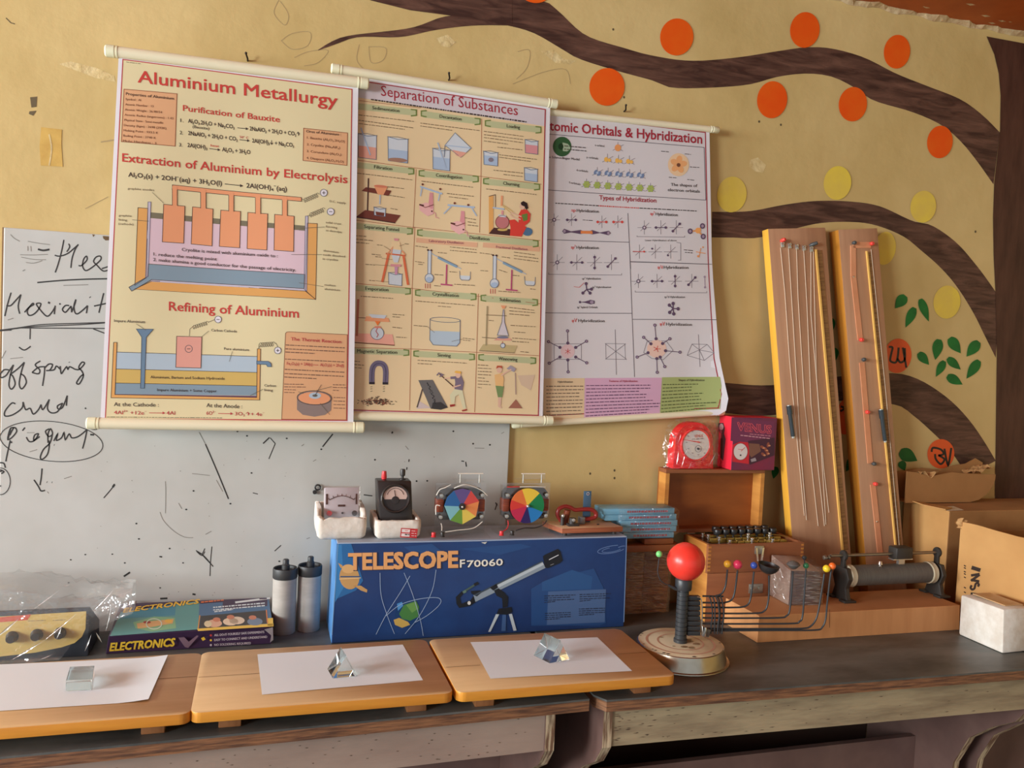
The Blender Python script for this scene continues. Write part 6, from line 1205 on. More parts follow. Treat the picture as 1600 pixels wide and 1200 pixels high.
a.text('4Al^3^+ +12e^−', (178, 647), (229, 648), 5.6, REDF, bold=0.02); a.line([(233, 645), (255, 645.3)], 1, REDF, 4); a.poly([(254, 643), (258, 645.4), (254, 647.3)], REDF, 4); a.text('4Al', (260, 648), (273.6, 648), 5.6, REDF, bold=0.02)
a.text('6O^2^−', (322.5, 648), (337, 648.5), 5.6, REDF, bold=0.02); a.line([(341, 646), (361, 646.4)], 1, REDF, 4); a.poly([(360, 644), (364, 646.5), (360, 648.4)], REDF, 4); a.text('3O_2↑+ 4e^−', (367, 649), (413, 650), 5.6, REDF, bold=0.02)
for l in (((213, 506), (228, 516)), ((315, 526), (326, 517)), ((363, 549), (358, 565)), ((391, 618), (411, 608))): a.line(l, .6, DKL, 6)
a.dashes((167, 651.5), (347, 653), .9, DKL)
# thermit box
a.box([(446, 521), (448, 519), (452, 518.5), (542.5, 523), (541, 656), (440, 655)], SAL, ink(130, 84, 56), .9, 2); a.text('The Thermit Reaction', (454.5, 532), (533, 536.5), 5.2, REDF, 5, bold=0.03)
for i, (y, w) in enumerate(((539, 92), (545, 92), (550, 46), (561, 92), (577, 93), (583.5, 92), (589, 50))): a.dashes((446.5-i*.4, y), (446.5-i*.4+w, y+w*.05), 1.5, ink(120, 86, 66), 4, seed=i)
a.text('Fe_2O_3(s) + 2Al(s)', (448, 570), (488, 571.5), 4.6, REDF, 5, bold=0.01); a.line([(489, 570), (497, 570.3)], .8, REDF, 5); a.text('Al_2O_3(s) + 2Fe(l)', (500, 572), (537, 573.5), 4.6, REDF, 5, bold=0.01)
for i in range(4): a.dashes((444, 600+i*4.3), (444+(30, 34, 18, 16)[i], 600.5+i*4.3), 1.2, ink(120, 86, 66), 4, seed=i+20); a.dashes((520, 601+i*4.3), (520+(20, 22, 9, 0.1)[i], 601.5+i*4.3), 1.2, ink(120, 86, 66), 4, seed=i+30); a.dashes((521, 621+i*5.5), (539, 621.5+i*5.5), 1.2, ink(120, 86, 66), 4, seed=i+40)
POT = ink(128, 110, 104); a.poly([(464, 621), (518, 623), (517, 641), (508, 648), (491, 651), (473, 648), (464, 640)], POT, 4); a.ell((491, 621.5), 27, 11, POT, 5, rot=2, edge=OUT); a.ell((491, 622), 25, 9.6, COR, 7, rot=2); a.ell((492, 618), 9.5, 5, SKY, 8); a.ell((492, 618), 4, 2, ink(96, 90, 80), 9); a.line([(492, 618), (502, 601)], .8, OUT, 10); a.line([(494, 610), (518, 604)], .6, DKL, 10); a.line([(466, 612), (474, 615)], .6, DKL, 10); a.line([(500, 630), (515, 648)], .6, DKL, 10)
a.dashes((197, 97), (220, 100), .8, DKL)
chart('cream chart titled Aluminium Metallurgy, leftmost of the three hanging charts', 2.138, 2.118, 2.2, 1.33, ((164, 79), (576, 131)), ((135, 661), (569, 668)), 0.0133, a, 157, 560, 84, 668, 0.0035)

# ---- chart 2
a = Art(); A = zq(540, 90, 4.444); B = zq(540, 240, 4.7059); C = zq(540, 440, 4.7059)
P1_ = lambda *q: zq(540, 90, 4.444)(*q)[0]
a.poly([(522, 115), (860, 163), (847.7, 656), (525, 653)], MARG, 0)
a.poly([(528, 120), (852, 170.5), (841, 648), (530, 640)], CREAM2, 1); a.poly([(528, 120), (852, 170.5), (851, 197), (529, 148)], LILAC, 2)
a.frame([(528, 121), (852, 171), (841, 649), (530, 640)], 1.6, CRIM, 3)
a.text('Separation of Substances', A(245, 265)[0], A(1195, 402)[0], 16.5, CRIM, 4, bold=0.008)
a.dashes(A(175, 292)[0], A(1255, 447)[0], 2.2, TXT, 4, lo=3, hi=9)
RUL = ink(160, 92, 60); TAB = ink(170, 172, 128); TABE = ink(98, 118, 52)
for l in (A(85, 715, 940, 825, 1360, 880), A(70, 1130, 480, 1180), B(500, 540, 1430, 640), B(70, 955, 490, 990, 1430, 1105), C(60, 485, 480, 495, 965, 520, 1420, 545), A(945, 425, 940, 825), A(490, 775, 470, 1190), A(940, 820, 930, 1215), B(510, 540, 490, 990), C(492, 45, 470, 945), C(975, 90, 948, 960), A(95, 300, 520, 350)): a.line(l, .8, RUL, 3)
def tab(f, x0, y0, x1, y1, hgt, word, wx0, wx1, cap, left=True):
    """green title tab: left end (x0,y0 top) to right end, word between wx0 and wx1"""
    s_ = (y1-y0)/(x1-x0); yy = lambda x: y0+(x-x0)*s_
    e = 26
    pts = f(x0, yy(x0)+hgt*.25, x0+e*.6, yy(x0+e), x1-e, yy(x1-e), x1, yy(x1)+hgt*.3, x1, yy(x1)+hgt*.8, x1-e, yy(x1-e)+hgt, x0+e*.6, yy(x0+e)+hgt, x0, yy(x0)+hgt*.8)
    a.poly(pts, TAB, 3)
    a.line(f(x1-e-14, yy(x1)-1, x1-2, yy(x1)+3, x1-2, yy(x1)+hgt*.9, x1-e-14, yy(x1)+hgt), 1.8, TABE, 4)
    if left: a.line(f(x0+e+14, yy(x0)+1, x0+3, yy(x0)+4, x0+3, yy(x0)+hgt*.85, x0+e+14, yy(x0)+hgt), 1.8, TABE, 4)
    ym = lambda x: yy(x)+hgt*.5+cap*2.1
    a.text(word, f(wx0, ym(wx0))[0], f(wx1, ym(wx1))[0], cap, ink(60, 62, 44), 5, bold=0.03)
tab(A, 40, 312, 492, 362, 44, 'Sedimentation', 185, 372, 5.2, False); tab(A, 522, 368, 935, 422, 44, 'Decantation', 652, 805, 5.2); tab(A, 967, 435, 1358, 480, 44, 'Loading', 1118, 1210, 5.2)
tab(A, 30, 722, 474, 770, 40, 'Filtration', 197, 322, 5.2, False); tab(A, 508, 782, 922, 822, 42, 'Centrifugation', 628, 810, 5.2); tab(A, 955, 838, 1347, 877, 42, 'Churning', 1093, 1205, 5.2)
tab(B, 20, 505, 492, 548, 44, 'Separating Funnel', 135, 392, 5.4, False); tab(B, 528, 558, 1415, 640, 46, 'Distillation', 912, 1056, 5.2)
tab(B, 20, 962, 478, 990, 44, 'Evaporation', 145, 315, 5.4, False); tab(B, 513, 1000, 958, 1030, 46, 'Crystallisation', 640, 832, 5.2); tab(B, 992, 1040, 1410, 1072, 46, 'Sublimation', 1130, 1282, 5.2)
tab(C, 20, 487, 466, 502, 42, 'Magnetic Separation', 85, 380, 5.4, False); tab(C, 500, 508, 946, 532, 44, 'Sieving', 676, 772, 5.4); tab(C, 975, 535, 1396, 560, 44, 'Winnowing', 1120, 1260, 5.2)
LT = ink(112, 88, 62)
def lines(f, *ls, w=1.05):
    for i, (x0, y0, x1, y1) in enumerate(ls): p = f(x0, y0, x1, y1); a.dashes(p[0], p[1], w, LT, 4, seed=int(x0+y0))
lines(A, (90, 400, 475, 445), (90, 437, 475, 490), (90, 460, 410, 500), (518, 455, 930, 507), (518, 475, 740, 505), (960, 512, 1235, 548), (960, 535, 1230, 570), (960, 555, 1230, 592), (960, 578, 1125, 602), (1052, 622, 1230, 642), (1065, 675, 1330, 708), (1065, 692, 1285, 722), (1025, 782, 1230, 803), (1095, 812, 1228, 827), (80, 805, 470, 850), (527, 857, 885, 900), (705, 942, 890, 963), (718, 965, 850, 982), (975, 912, 1325, 952), (290, 898, 405, 910), (290, 955, 410, 973), (310, 1048, 360, 1056), (830, 1112, 905, 1125), (848, 1140, 905, 1148), (848, 1162, 920, 1170))
lines(B, (70, 605, 150, 610), (70, 630, 205, 642), (70, 655, 170, 662), (230, 672, 270, 675), (190, 740, 265, 748), (218, 758, 265, 762), (145, 815, 215, 820), (172, 932, 215, 936), (435, 662, 465, 665), (768, 685, 965, 707), (768, 710, 965, 728), (1235, 725, 1390, 745), (1235, 750, 1415, 772), (1235, 772, 1415, 795), (515, 678, 605, 690), (512, 792, 580, 802), (535, 812, 570, 815), (680, 726, 745, 732), (850, 800, 970, 808), (765, 868, 820, 872), (655, 888, 720, 893), (800, 960, 950, 970), (652, 970, 700, 974), (985, 730, 1075, 742), (1145, 760, 1205, 768), (990, 860, 1045, 864), (1125, 855, 1185, 875), (1225, 895, 1275, 900), (1120, 1012, 1285, 1022), (1355, 995, 1400, 1000))
lines(C, (110, 108, 348, 124), (515, 142, 948, 176), (680, 180, 782, 188), (1200, 190, 1390, 212), (1200, 215, 1390, 230), (1200, 238, 1355, 250), (345, 240, 432, 246), (345, 258, 400, 262), (345, 335, 415, 342), (372, 408, 450, 412), (502, 322, 600, 330), (862, 415, 945, 425), (862, 430, 915, 435), (1210, 322, 1395, 332), (1235, 370, 1320, 376), (1222, 415, 1400, 428), (1222, 440, 1345, 447), (1282, 515, 1345, 520), (1050, 285, 1085, 288), (65, 585, 105, 588), (65, 610, 135, 615), (65, 632, 125, 637), (530, 578, 890, 600), (530, 602, 635, 608), *[(970, 612+i*23.5, 970+(75, 100, 100, 95, 50, 80, 95, 28)[i], 617+i*23.5) for i in range(8)])
BLU = ink(184, 190, 196); BLU2 = ink(152, 170, 192); LIN = ink(88, 98, 118); PK = ink(206, 144, 124); PK2 = ink(200, 130, 134); BRN = ink(110, 52, 40); DBR = ink(72, 40, 36)
def beaker(f, x, y, w, h, liq, lm, sk=0.12):
    """beaker with its top left corner at x, y"""
    t = f(x, y, x+w, y+w*sk, x+w*.98, y+w*sk+h, x+w*.02, y+h); a.poly(t, BLU, 3)
    a.poly(f(x, y+h*(1-liq), x+w, y+h*(1-liq)+w*sk, x+w*.98, y+w*sk+h, x+w*.02, y+h), lm, 4)
    a.line(t[:1]+[t[3], t[2], t[1]], .8, LIN, 5); a.line(f(x-4, y-2, x+w*.5, y+w*sk*.5+10, x+w+6, y+w*sk-2), .8, LIN, 5); a.line(f(x, y, x+w*.5, y+w*sk*.5-8, x+w, y+w*sk), .7, LIN, 5)
beaker(A, 85, 530, 128, 165, .5, PK); a.line(A(105, 490, 170, 680), 2, BLU2, 6); beaker(A, 292, 552, 140, 165, .5, BLU2); a.ell(A(360, 712)[0], 15, 3.2, ink(150, 110, 90), 6, rot=4)
beaker(A, 605, 630, 120, 142, .6, BLU2); a.line(A(640, 590, 695, 765), 2, BLU2, 6); a.box(A(760, 522, 872, 628, 800, 692, 690, 608), BLU, LIN, .7, 4); a.poly(A(740, 640, 840, 660, 800, 692, 770, 680), PK, 5); a.line(A(690, 608, 872, 628), 1.4, BLU2, 6); a.line(A(690, 608, 685, 690), 1, LIN, 6)
beaker(A, 1245, 570, 90, 92, .65, PK2); beaker(A, 958, 650, 98, 92, .7, BLU2); a.ell(A(1008, 710)[0], 4, 3.4, ink(120, 110, 120), 6); beaker(A, 1240, 765, 92, 88, .6, BLU2)
# filtration stand
a.poly(A(75, 1105, 135, 1060, 382, 1095, 345, 1145), BRN, 4); a.poly(A(75, 1105, 345, 1145, 345, 1152, 75, 1113), DBR, 4); a.line(A(157, 840, 150, 1065), 2, DBR, 5); a.poly(A(110, 928, 140, 902, 318, 925, 295, 962), BRN, 5); a.poly(A(195, 890, 290, 900, 262, 955, 222, 952), COR, 6); a.ell(A(243, 896)[0], 10.5, 2, ink(196, 110, 80), 7, rot=5); a.line(A(238, 955, 236, 1020), 1.6, BLU2, 6); beaker(A, 196, 1040, 80, 55, .8, BLU); a.line(A(280, 900, 330, 898), .5, LT, 6)
# centrifuge x2
for ox, oy, sp in ((0, 0, 0), (218, 128, 1)):
    f = lambda *q, ox=ox, oy=oy: A(*[v+(ox if i % 2 == 0 else oy) for i, v in enumerate(q)])
    a.poly(f(585, 935, 608, 938, 612, 1050, 572, 1045), PK2, 4); a.poly(f(512, 1020, 560, 1005, 612, 1020, 610, 1085, 570, 1100, 515, 1060), ink(214, 160, 156), 4); a.line(f(512, 1020, 555, 1040, 612, 1020), .9, BRN, 6); a.poly(f(512, 1015, 545, 1022, 540, 1035, 512, 1025), DBR, 6); a.ell(f(600, 1066)[0], 1.3, 1.3, DBR, 6, n=8); a.line(f(600, 1066, 625, 1080, 628, 1108, 650, 1115), 1.1, PK2, 5)
    if not sp: a.line(f(518, 895, 672, 945), 2.6, BLU2, 5); a.line(f(530, 905, 520, 962), 1.8, BLU2, 5); a.line(f(655, 945, 645, 995), 1.8, BLU2, 5); a.ell(f(535, 880)[0], 1.8, 1.8, BRN, 6, n=8); a.ell(f(658, 912)[0], 1.8, 1.8, BRN, 6, n=8)
    else: a.line(f(492, 895, 678, 912), 2.8, BLU2, 5); a.line(f(515, 905, 465, 955), 1.8, BLU2, 5); a.line(f(655, 912, 692, 972), 1.8, BLU2, 5); a.ell(f(540, 882)[0], 1.8, 1.8, BRN, 6, n=8); a.ell(f(634, 895)[0], 1.8, 1.8, BRN, 6, n=8)
# churning figure in a red sari
a.poly(B(1052, 315, 1085, 305, 1085, 545, 1052, 590), ORA, 4); a.line(B(1052, 315, 1100, 303, 1100, 395), .9, DBR, 5); a.poly(B(1050, 590, 1090, 545, 1245, 560, 1240, 608), DBR, 4); a.line(B(1148, 310, 1145, 385), 3, COR, 5); a.line(B(1080, 398, 1165, 410), 2.2, BLU2, 6); a.line(B(1152, 420, 1150, 450), 3, PK2, 5); a.ell(B(1150, 505)[0], 10.5, 10.5, ink(178, 104, 104), 5, edge=BRN); a.poly(B(1120, 448, 1180, 455, 1175, 470, 1125, 465), BLU, 6); a.ell(B(1152, 560)[0], 8, 2.2, OCH, 5)
SARI = ink(206, 56, 44); SKIN = ink(206, 164, 140)
a.poly(B(1200, 490, 1240, 485, 1280, 520, 1330, 540, 1310, 575, 1290, 612, 1205, 605, 1210, 545), SARI, 6); a.poly(B(1270, 450, 1290, 410, 1330, 412, 1358, 445, 1352, 500, 1300, 545, 1270, 520), SARI, 6); a.poly(B(1292, 450, 1335, 440, 1335, 490, 1305, 500), ink(92, 120, 50), 7); a.line(B(1290, 465, 1235, 445, 1205, 430), 1.8, SKIN, 7); a.line(B(1285, 485, 1230, 470, 1205, 445), 1.8, SKIN, 7); a.ell(B(1297, 388)[0], 4.2, 5.5, SKIN, 7); a.poly(B(1285, 362, 1305, 350, 1332, 365, 1340, 400, 1328, 415, 1312, 390, 1290, 380), ink(40, 26, 28), 8); a.line(B(1155, 378, 1230, 430), .9, OCH, 7); a.line(B(1155, 388, 1215, 440), .9, OCH, 7); a.ell(B(1335, 575)[0], 8, 6.5, ink(70, 104, 136), 5)
# separating funnel on a tripod
a.poly(B(355, 622, 392, 625, 385, 642, 358, 640), PK2, 5); a.poly(B(340, 645, 398, 650, 410, 710, 330, 700), ink(214, 186, 140), 5); a.poly(B(330, 700, 410, 710, 400, 745, 385, 800, 355, 800, 335, 740), BLU, 5); a.line(B(300, 745, 345, 690, 335, 745), 2, COR, 6); a.line(B(295, 735, 440, 750), 2.2, ink(196, 92, 56), 6); a.line(B(315, 740, 268, 945), 3.6, ink(206, 96, 58), 6); a.line(B(425, 745, 460, 965), 3.6, ink(206, 96, 58), 6); a.line(B(415, 715, 440, 745), 2, COR, 6); a.poly(B(330, 812, 410, 815, 405, 832, 330, 830), PK2, 6); a.poly(B(360, 832, 385, 832, 380, 890, 362, 890), ink(186, 130, 160), 6); beaker(B, 315, 875, 100, 85, .75, BLU)
for l in (B(280, 680, 335, 715), B(265, 770, 345, 780), B(215, 818, 330, 825), B(220, 935, 320, 945), B(395, 680, 435, 665)): a.line(l, .5, LT, 7)
# distillations
BAN = ink(206, 156, 120); a.poly(B(520, 618, 970, 655, 968, 690, 520, 652), BAN, 3); a.poly(B(1010, 655, 1430, 685, 1425, 722, 1008, 690), BAN, 3); a.text('Laboratory Distillation', B(615, 648)[0], B(868, 665)[0], 3.8, ink(140, 60, 84), 5); a.text('Fractional Distillation', B(1105, 695)[0], B(1335, 713)[0], 3.8, ink(140, 60, 84), 5)
for ox, oy in ((0, 0), (475, 40)):
    f = lambda *q, ox=ox, oy=oy: B(*[v+(ox if i % 2 == 0 else oy) for i, v in enumerate(q)])
    a.box(f(608, 710, 632, 712, 628, 885, 605, 885), BLU, LIN, .7, 4); a.ell(f(616, 915)[0], 6.6, 7, BLU, 5, edge=LIN); a.ell(f(616, 925)[0], 5.2, 4, BLU2, 7); a.ell(f(607, 708)[0], 1.6, 1.6, DBR, 6, n=8); a.ell(f(632, 710)[0], 1.6, 1.6, DBR, 6, n=8); a.line(f(628, 730, 690, 765, 850, 848), 1.1, BLU2, 5); a.line(f(680, 762, 820, 832), 4, ink(118, 146, 168), 6); a.line(f(680, 755, 822, 824), .6, LIN, 7); a.line(f(745, 815, 740, 960), 2.2, ink(172, 64, 104), 5); a.line(f(700, 960, 785, 968), 2.2, ink(172, 64, 104), 6)
    a.poly(f(842, 895, 918, 900, 912, 928, 848, 925), BLU, 4); a.line(f(838, 862, 842, 918, 855, 930, 905, 932, 915, 920, 918, 868), .8, LIN, 5); [a.line(f(x, 955, x, 990), .9, REDF, 5) for x in (588, 605, 622)]
# evaporation, crystallisation, sublimation
a.line(C(92, 130, 82, 400), 3.6, ink(176, 96, 70), 5); a.poly(C(65, 380, 345, 388, 360, 465, 65, 440), ink(216, 150, 130), 4); a.line(C(65, 448, 360, 468), 1.5, BRN, 5); a.poly(C(150, 255, 315, 268, 325, 298, 140, 290), COR, 5); a.poly(C(168, 238, 302, 248, 285, 272, 192, 265), BLU, 6); a.line(C(90, 265, 150, 268), .9, BRN, 5); a.poly(C(215, 290, 255, 292, 235, 325), ink(226, 110, 40), 6); a.ell(C(232, 380)[0], 10.2, 9.8, BLU, 5, edge=LIN); a.line(C(240, 330, 222, 365, 240, 390, 228, 410), 1, REDF, 7); a.poly(C(215, 328, 255, 328, 262, 342, 210, 342), ink(206, 120, 100), 7)
a.poly(C(622, 270, 842, 285, 838, 450, 815, 472, 645, 462, 620, 430), ink(204, 182, 140), 3); a.poly(C(622, 360, 840, 370, 838, 450, 815, 472, 645, 462, 622, 430), SKY, 4); a.line(C(622, 275, 620, 430, 645, 465, 815, 475, 838, 450, 842, 288), .9, LIN, 5); a.ell(C(732, 281)[0], 23.4, 3.8, None, 4, rot=3, edge=LIN); a.line(C(600, 328, 655, 375), .5, LT, 6); a.line(C(862, 422, 780, 440), .5, LT, 6)
a.line(C(1040, 180, 1030, 470), 2.2, ink(150, 132, 96), 5); a.poly(C(980, 505, 1010, 460, 1260, 470, 1240, 522), ink(176, 156, 108), 4); a.line(C(980, 508, 1240, 524), 1, LT, 5); a.poly(C(1155, 210, 1162, 210, 1165, 300, 1195, 395, 1115, 392, 1145, 300), LILAC, 5); a.line(C(1155, 205, 1145, 300, 1112, 395, 1195, 400, 1165, 300, 1162, 205), .8, LIN, 6); a.poly(C(1138, 175, 1178, 178, 1165, 200, 1150, 200), COR, 6); a.ell(C(1152, 410)[0], 9, 2, ink(110, 110, 130), 6); a.poly(C(1110, 415, 1210, 418, 1218, 435, 1085, 432), PK, 5); a.line(C(1030, 245, 1180, 252), .9, LT, 6); a.line(C(1000, 410, 1110, 418), .9, LT, 6); a.ell(C(1152, 470)[0], 3.4, 3.6, BLU, 6, edge=LIN); a.line(C(1150, 440, 1150, 460), .9, REDF, 6)
# magnet over filings
MAG = ink(102, 92, 116); a.line(C(192, 750, 195, 650, 215, 610, 245, 600, 278, 612, 295, 655, 292, 755), 8.6, MAG, 4, smooth=4); a.line(C(192, 735, 195, 650, 215, 612, 245, 602, 278, 612, 295, 655, 292, 740), 1.0, ink(72, 66, 92), 6, smooth=4); a.line(C(193, 738, 193, 755), 8.6, ink(44, 36, 44), 5); a.line(C(292, 740, 292, 757), 8.6, ink(44, 36, 44), 5)
rnd = random.Random(9)
for i in range(150):
    x = rnd.gauss(232, 62); y = 880+abs(rnd.gauss(0, 1))*-18*max(.2, 1-abs(x-232)/150)+rnd.uniform(-5, 32)
    if 85 < x < 380: p = C(x, y)[0]; q = rnd.uniform(0, 3.14); a.line([(p[0]-math.cos(q)*2, p[1]-math.sin(q)*1.2), (p[0]+math.cos(q)*2, p[1]+math.sin(q)*1.2)], .9, rnd.choice([ink(70, 52, 40), ink(96, 66, 46), ink(140, 72, 50)]), 3+rnd.random()*3)
for x in (190, 282):
    for y in (775, 790, 808): a.line(C(x-8, y, x+6, y-3), .8, DKL, 4)
# sieving and winnowing figures
a.poly(C(535, 725, 640, 722, 748, 920, 625, 935), ink(96, 92, 90), 4); a.line(C(565, 790, 525, 925), 2, ink(80, 66, 60), 4); a.poly(C(545, 880, 630, 930, 520, 935), ink(186, 168, 164), 3); a.poly(C(630, 935, 640, 890, 700, 885, 752, 925, 700, 942), ink(54, 50, 50), 5)
for i in range(26): p = C(605+i*2.2+rnd.uniform(-8, 8), 745+i*6)[0]; a.ell(p, 1, .7, ink(44, 40, 42), 6, n=6)
SHT = ink(112, 96, 112); TRO = ink(196, 190, 152); a.poly(C(800, 700, 848, 690, 868, 740, 858, 800, 800, 790, 805, 740), SHT, 6); a.poly(C(800, 790, 858, 800, 885, 930, 865, 935, 830, 830, 805, 845, 800, 895, 775, 895, 765, 835), TRO, 6); a.line(C(690, 680, 790, 770), 1.4, DBR, 7); a.line(C(812, 705, 770, 708), 4, SHT, 7); a.line(C(770, 708, 725, 712), 1.8, SKIN, 7); a.line(C(845, 760, 785, 778), 1.8, SKIN, 8); a.ell(C(825, 685)[0], 4.2, 5, SKIN, 7); a.poly(C(798, 668, 808, 655, 845, 660, 848, 678, 812, 672), ink(214, 160, 60), 8); a.line(C(670, 690, 685, 672, 715, 685, 690, 700), 1.8, SHT, 7); a.poly(C(765, 905, 805, 900, 800, 915, 768, 922), ink(150, 40, 36), 7); a.poly(C(852, 945, 892, 935, 890, 948, 858, 955), ink(150, 50, 40), 7)
a.poly(C(1092, 685, 1150, 672, 1162, 720, 1155, 770, 1100, 765), ink(214, 166, 104), 6); a.poly(C(1100, 765, 1162, 768, 1150, 850, 1118, 850), ink(110, 132, 78), 6); a.line(C(1125, 850, 1125, 915, 1145, 928), 2.6, SKIN, 6); a.line(C(1138, 850, 1135, 910), 2.2, SKIN, 6); a.ell(C(1127, 645)[0], 4.4, 5.6, SKIN, 7); a.poly(C(1103, 640, 1110, 618, 1145, 618, 1150, 638, 1125, 630), ink(176, 72, 44), 8); a.line(C(1140, 690, 1185, 662, 1215, 645), 2, SKIN, 7); a.poly(C(1180, 640, 1210, 615, 1250, 640, 1235, 665), ink(150, 138, 148), 7); a.line(C(1245, 670, 1250, 830), 1.6, ink(160, 130, 118), 6); a.poly(C(1195, 930, 1250, 865, 1298, 932), ink(150, 92, 72), 6); a.poly(C(1262, 690, 1390, 685, 1360, 800, 1290, 760), ink(196, 168, 140), 3)
chart('cream chart titled Separation of Substances, middle of the three hanging charts', 2.155, 2.140, 2.2, 1.35, ((517, 106.5), (871, 163)), ((531, 649), (864, 657)), 0.0118, a, 522, 860, 115, 656, 0.0028)

# ---- chart 3
a = Art(); D = zq(840, 160, 4.616); E = zq(840, 400, 4.4452)
a.poly([(800, 166), (1108.6, 203), (1112, 400), (1121, 560), (1131, 622), (1129, 641), (1120, 648), (860, 660), (800, 664)], MARG, 0)
a.poly([(806, 172), (1102, 207), (1106, 400), (1113, 560), (1122, 615), (1118, 637), (860, 649), (808, 652)], ink(196, 190, 192, 0.28), 1); a.frame([(806, 172), (1102, 207), (1106, 400), (1113, 560), (1122, 615), (1118, 637), (860, 649), (808, 652)], 1.5, CRIM, 2)
a.text('Atomic Orbitals & Hybridization', (846, 202.5), D(1185, 298)[0], 15, CRIM, 4, bold=0.022)
for l in (D(60, 228, 1200, 325, 1212, 705, 60, 632), D(652, 798, 672, 1200), D(55, 990, 662, 1008), D(672, 1150, 1250, 1168), E(640, -60, 672, 840), E(45, 395, 655, 398), E(660, 440, 1235, 443), E(642, 38, 1210, 58)): a.line(l, .9, ink(90, 80, 88), 3)
GRN = ink(44, 86, 48); a.ell(D(175, 320)[0], 14.6, 15.5, GRN, 3); a.poly(D(178, 290, 215, 300, 235, 320, 232, 340, 210, 355, 180, 352), ink(150, 170, 140), 4); a.ell(D(165, 320)[0], 4, 5, ink(24, 56, 30), 5)
a.text('The Schroedinger Model', D(55, 400)[0], D(300, 420)[0], 3.6, TXT, 4, bold=0.02); a.dashes(D(190, 315)[0], D(345, 328)[0], 1.2, TXT, 5); a.dashes(D(190, 338)[0], D(350, 352)[0], 1.2, TXT, 5)
for s_, p, q in (('s-orbital', (412, 315), (480, 322)), ('p orbitals', (352, 402), (436, 412)), ('d-orbitals', (278, 495), (362, 505)), ('f-orbitals', (225, 585), (308, 598))): a.text(s_, D(*p)[0], D(*q)[0], 3.2, TXT, 4)
AX = ink(110, 100, 108); OO = ink(216, 140, 80); YO = ink(220, 166, 72); BO = ink(104, 122, 156); GO = ink(150, 166, 78)
def orb(x, y, m, k):
    p = D(x, y)[0]
    a.line([(p[0]-8, p[1]+4), (p[0]+9, p[1]-5)], .6, AX, 3); a.line([(p[0], p[1]-9), (p[0], p[1]+5)], .6, AX, 3); a.line([(p[0], p[1]), (p[0]+8, p[1]+5)], .6, AX, 3)
    if k == 0: a.ell(p, 5, 5.4, m, 4)
    elif k == 1: a.ell((p[0]-2, p[1]), 3.2, 3.8, m, 4); a.ell((p[0]+3, p[1]+1), 2.6, 2.8, m, 5)
    elif k == 2: a.ell((p[0]-2.6, p[1]-1), 2.6, 4, m, 4, rot=30); a.ell((p[0]+2.8, p[1]+1), 2.6, 4, m, 5, rot=30); a.ell(p, 2, 2, ink(160, 176, 200), 6)
    else:
        for j in range(6): a.ell((p[0]+math.cos(j*1.05)*3.2, p[1]+math.sin(j*1.05)*3.2), 2.8, 2, m, 4+j*.1, rot=j*60)
orb(578, 328, OO, 0)
for x, y in ((503, 412), (583, 420), (662, 425)): orb(x, y, YO, 1)
for i in range(5): orb(430+i*78, 508+i*4.5, BO, 2)
for i in range(7): orb(352+i*77, 592+i*5, GO, 3)
a.ell(D(1015, 450)[0], 16.5, 18, ink(214, 180, 140), 3)
for j in range(5): c = D(1015, 448)[0]; a.ell((c[0]+math.cos(j*1.256-1.4)*7, c[1]+math.sin(j*1.256-1.4)*7.6), 6.4, 4.6, ink(216, 152, 96), 4+j*.1, rot=j*72-80)
a.ell(D(1015, 452)[0], 3, 3, ink(110, 66, 46), 6); a.text('The shapes of', D(960, 602)[0], D(1150, 612)[0], 4.6, TXT, 4, bold=0.03); a.text('electron orbitals', D(938, 640)[0], D(1168, 652)[0], 4.6, TXT, 4, bold=0.03)
for l in ((890, 352, 945, 357), (1060, 372, 1105, 376), (1098, 466, 1165, 470), (945, 540, 1000, 545), (1078, 556, 1128, 562)): a.dashes(D(*l[:2])[0], D(*l[2:])[0], 1, TXT, 4)
a.text('Types of Hybridization', D(445, 700)[0], D(855, 722)[0], 6.8, CRIM, 4, bold=0.025); a.dashes(D(125, 728)[0], D(440, 745)[0], 1.4, TXT, 4); a.dashes(D(440, 745)[0], D(730, 762)[0], 1.8, RED, 4, lo=2, hi=5); a.dashes(D(735, 762)[0], D(1145, 784)[0], 1.4, TXT, 4)
def hyb(f, x, y, x2, y2, pre):
    p, q = f(x, y, x2, y2); d = (q[0]-p[0])
    a.text(pre, p, (p[0]+d*.16, p[1]+(q[1]-p[1])*.16), 5, RED, 4, bold=0.03); a.text('Hybridization', (p[0]+d*.2, p[1]+(q[1]-p[1])*.2), q, 4.6, TXT, 4, bold=0.03)
hyb(D, 242, 788, 442, 796, 'sp'); hyb(D, 812, 812, 1008, 822, 'sp^2'); hyb(D, 240, 1055, 442, 1058, 'sp^3'); hyb(E, 832, 88, 1045, 90, 'sp^3d'); hyb(E, 238, 458, 467, 460, 'sp^3d^2'); hyb(E, 846, 482, 1068, 486, 'sp^3d^3')
LOBE = ink(88, 66, 92); LOBL = ink(150, 130, 150)
def dumb(p, q, r=2.6, m=LOBE, lay=4):
    a.line([p, q], 1.1, m, lay)
    for c in (p, q): a.ell(c, r, r, m, lay+.5, n=12)
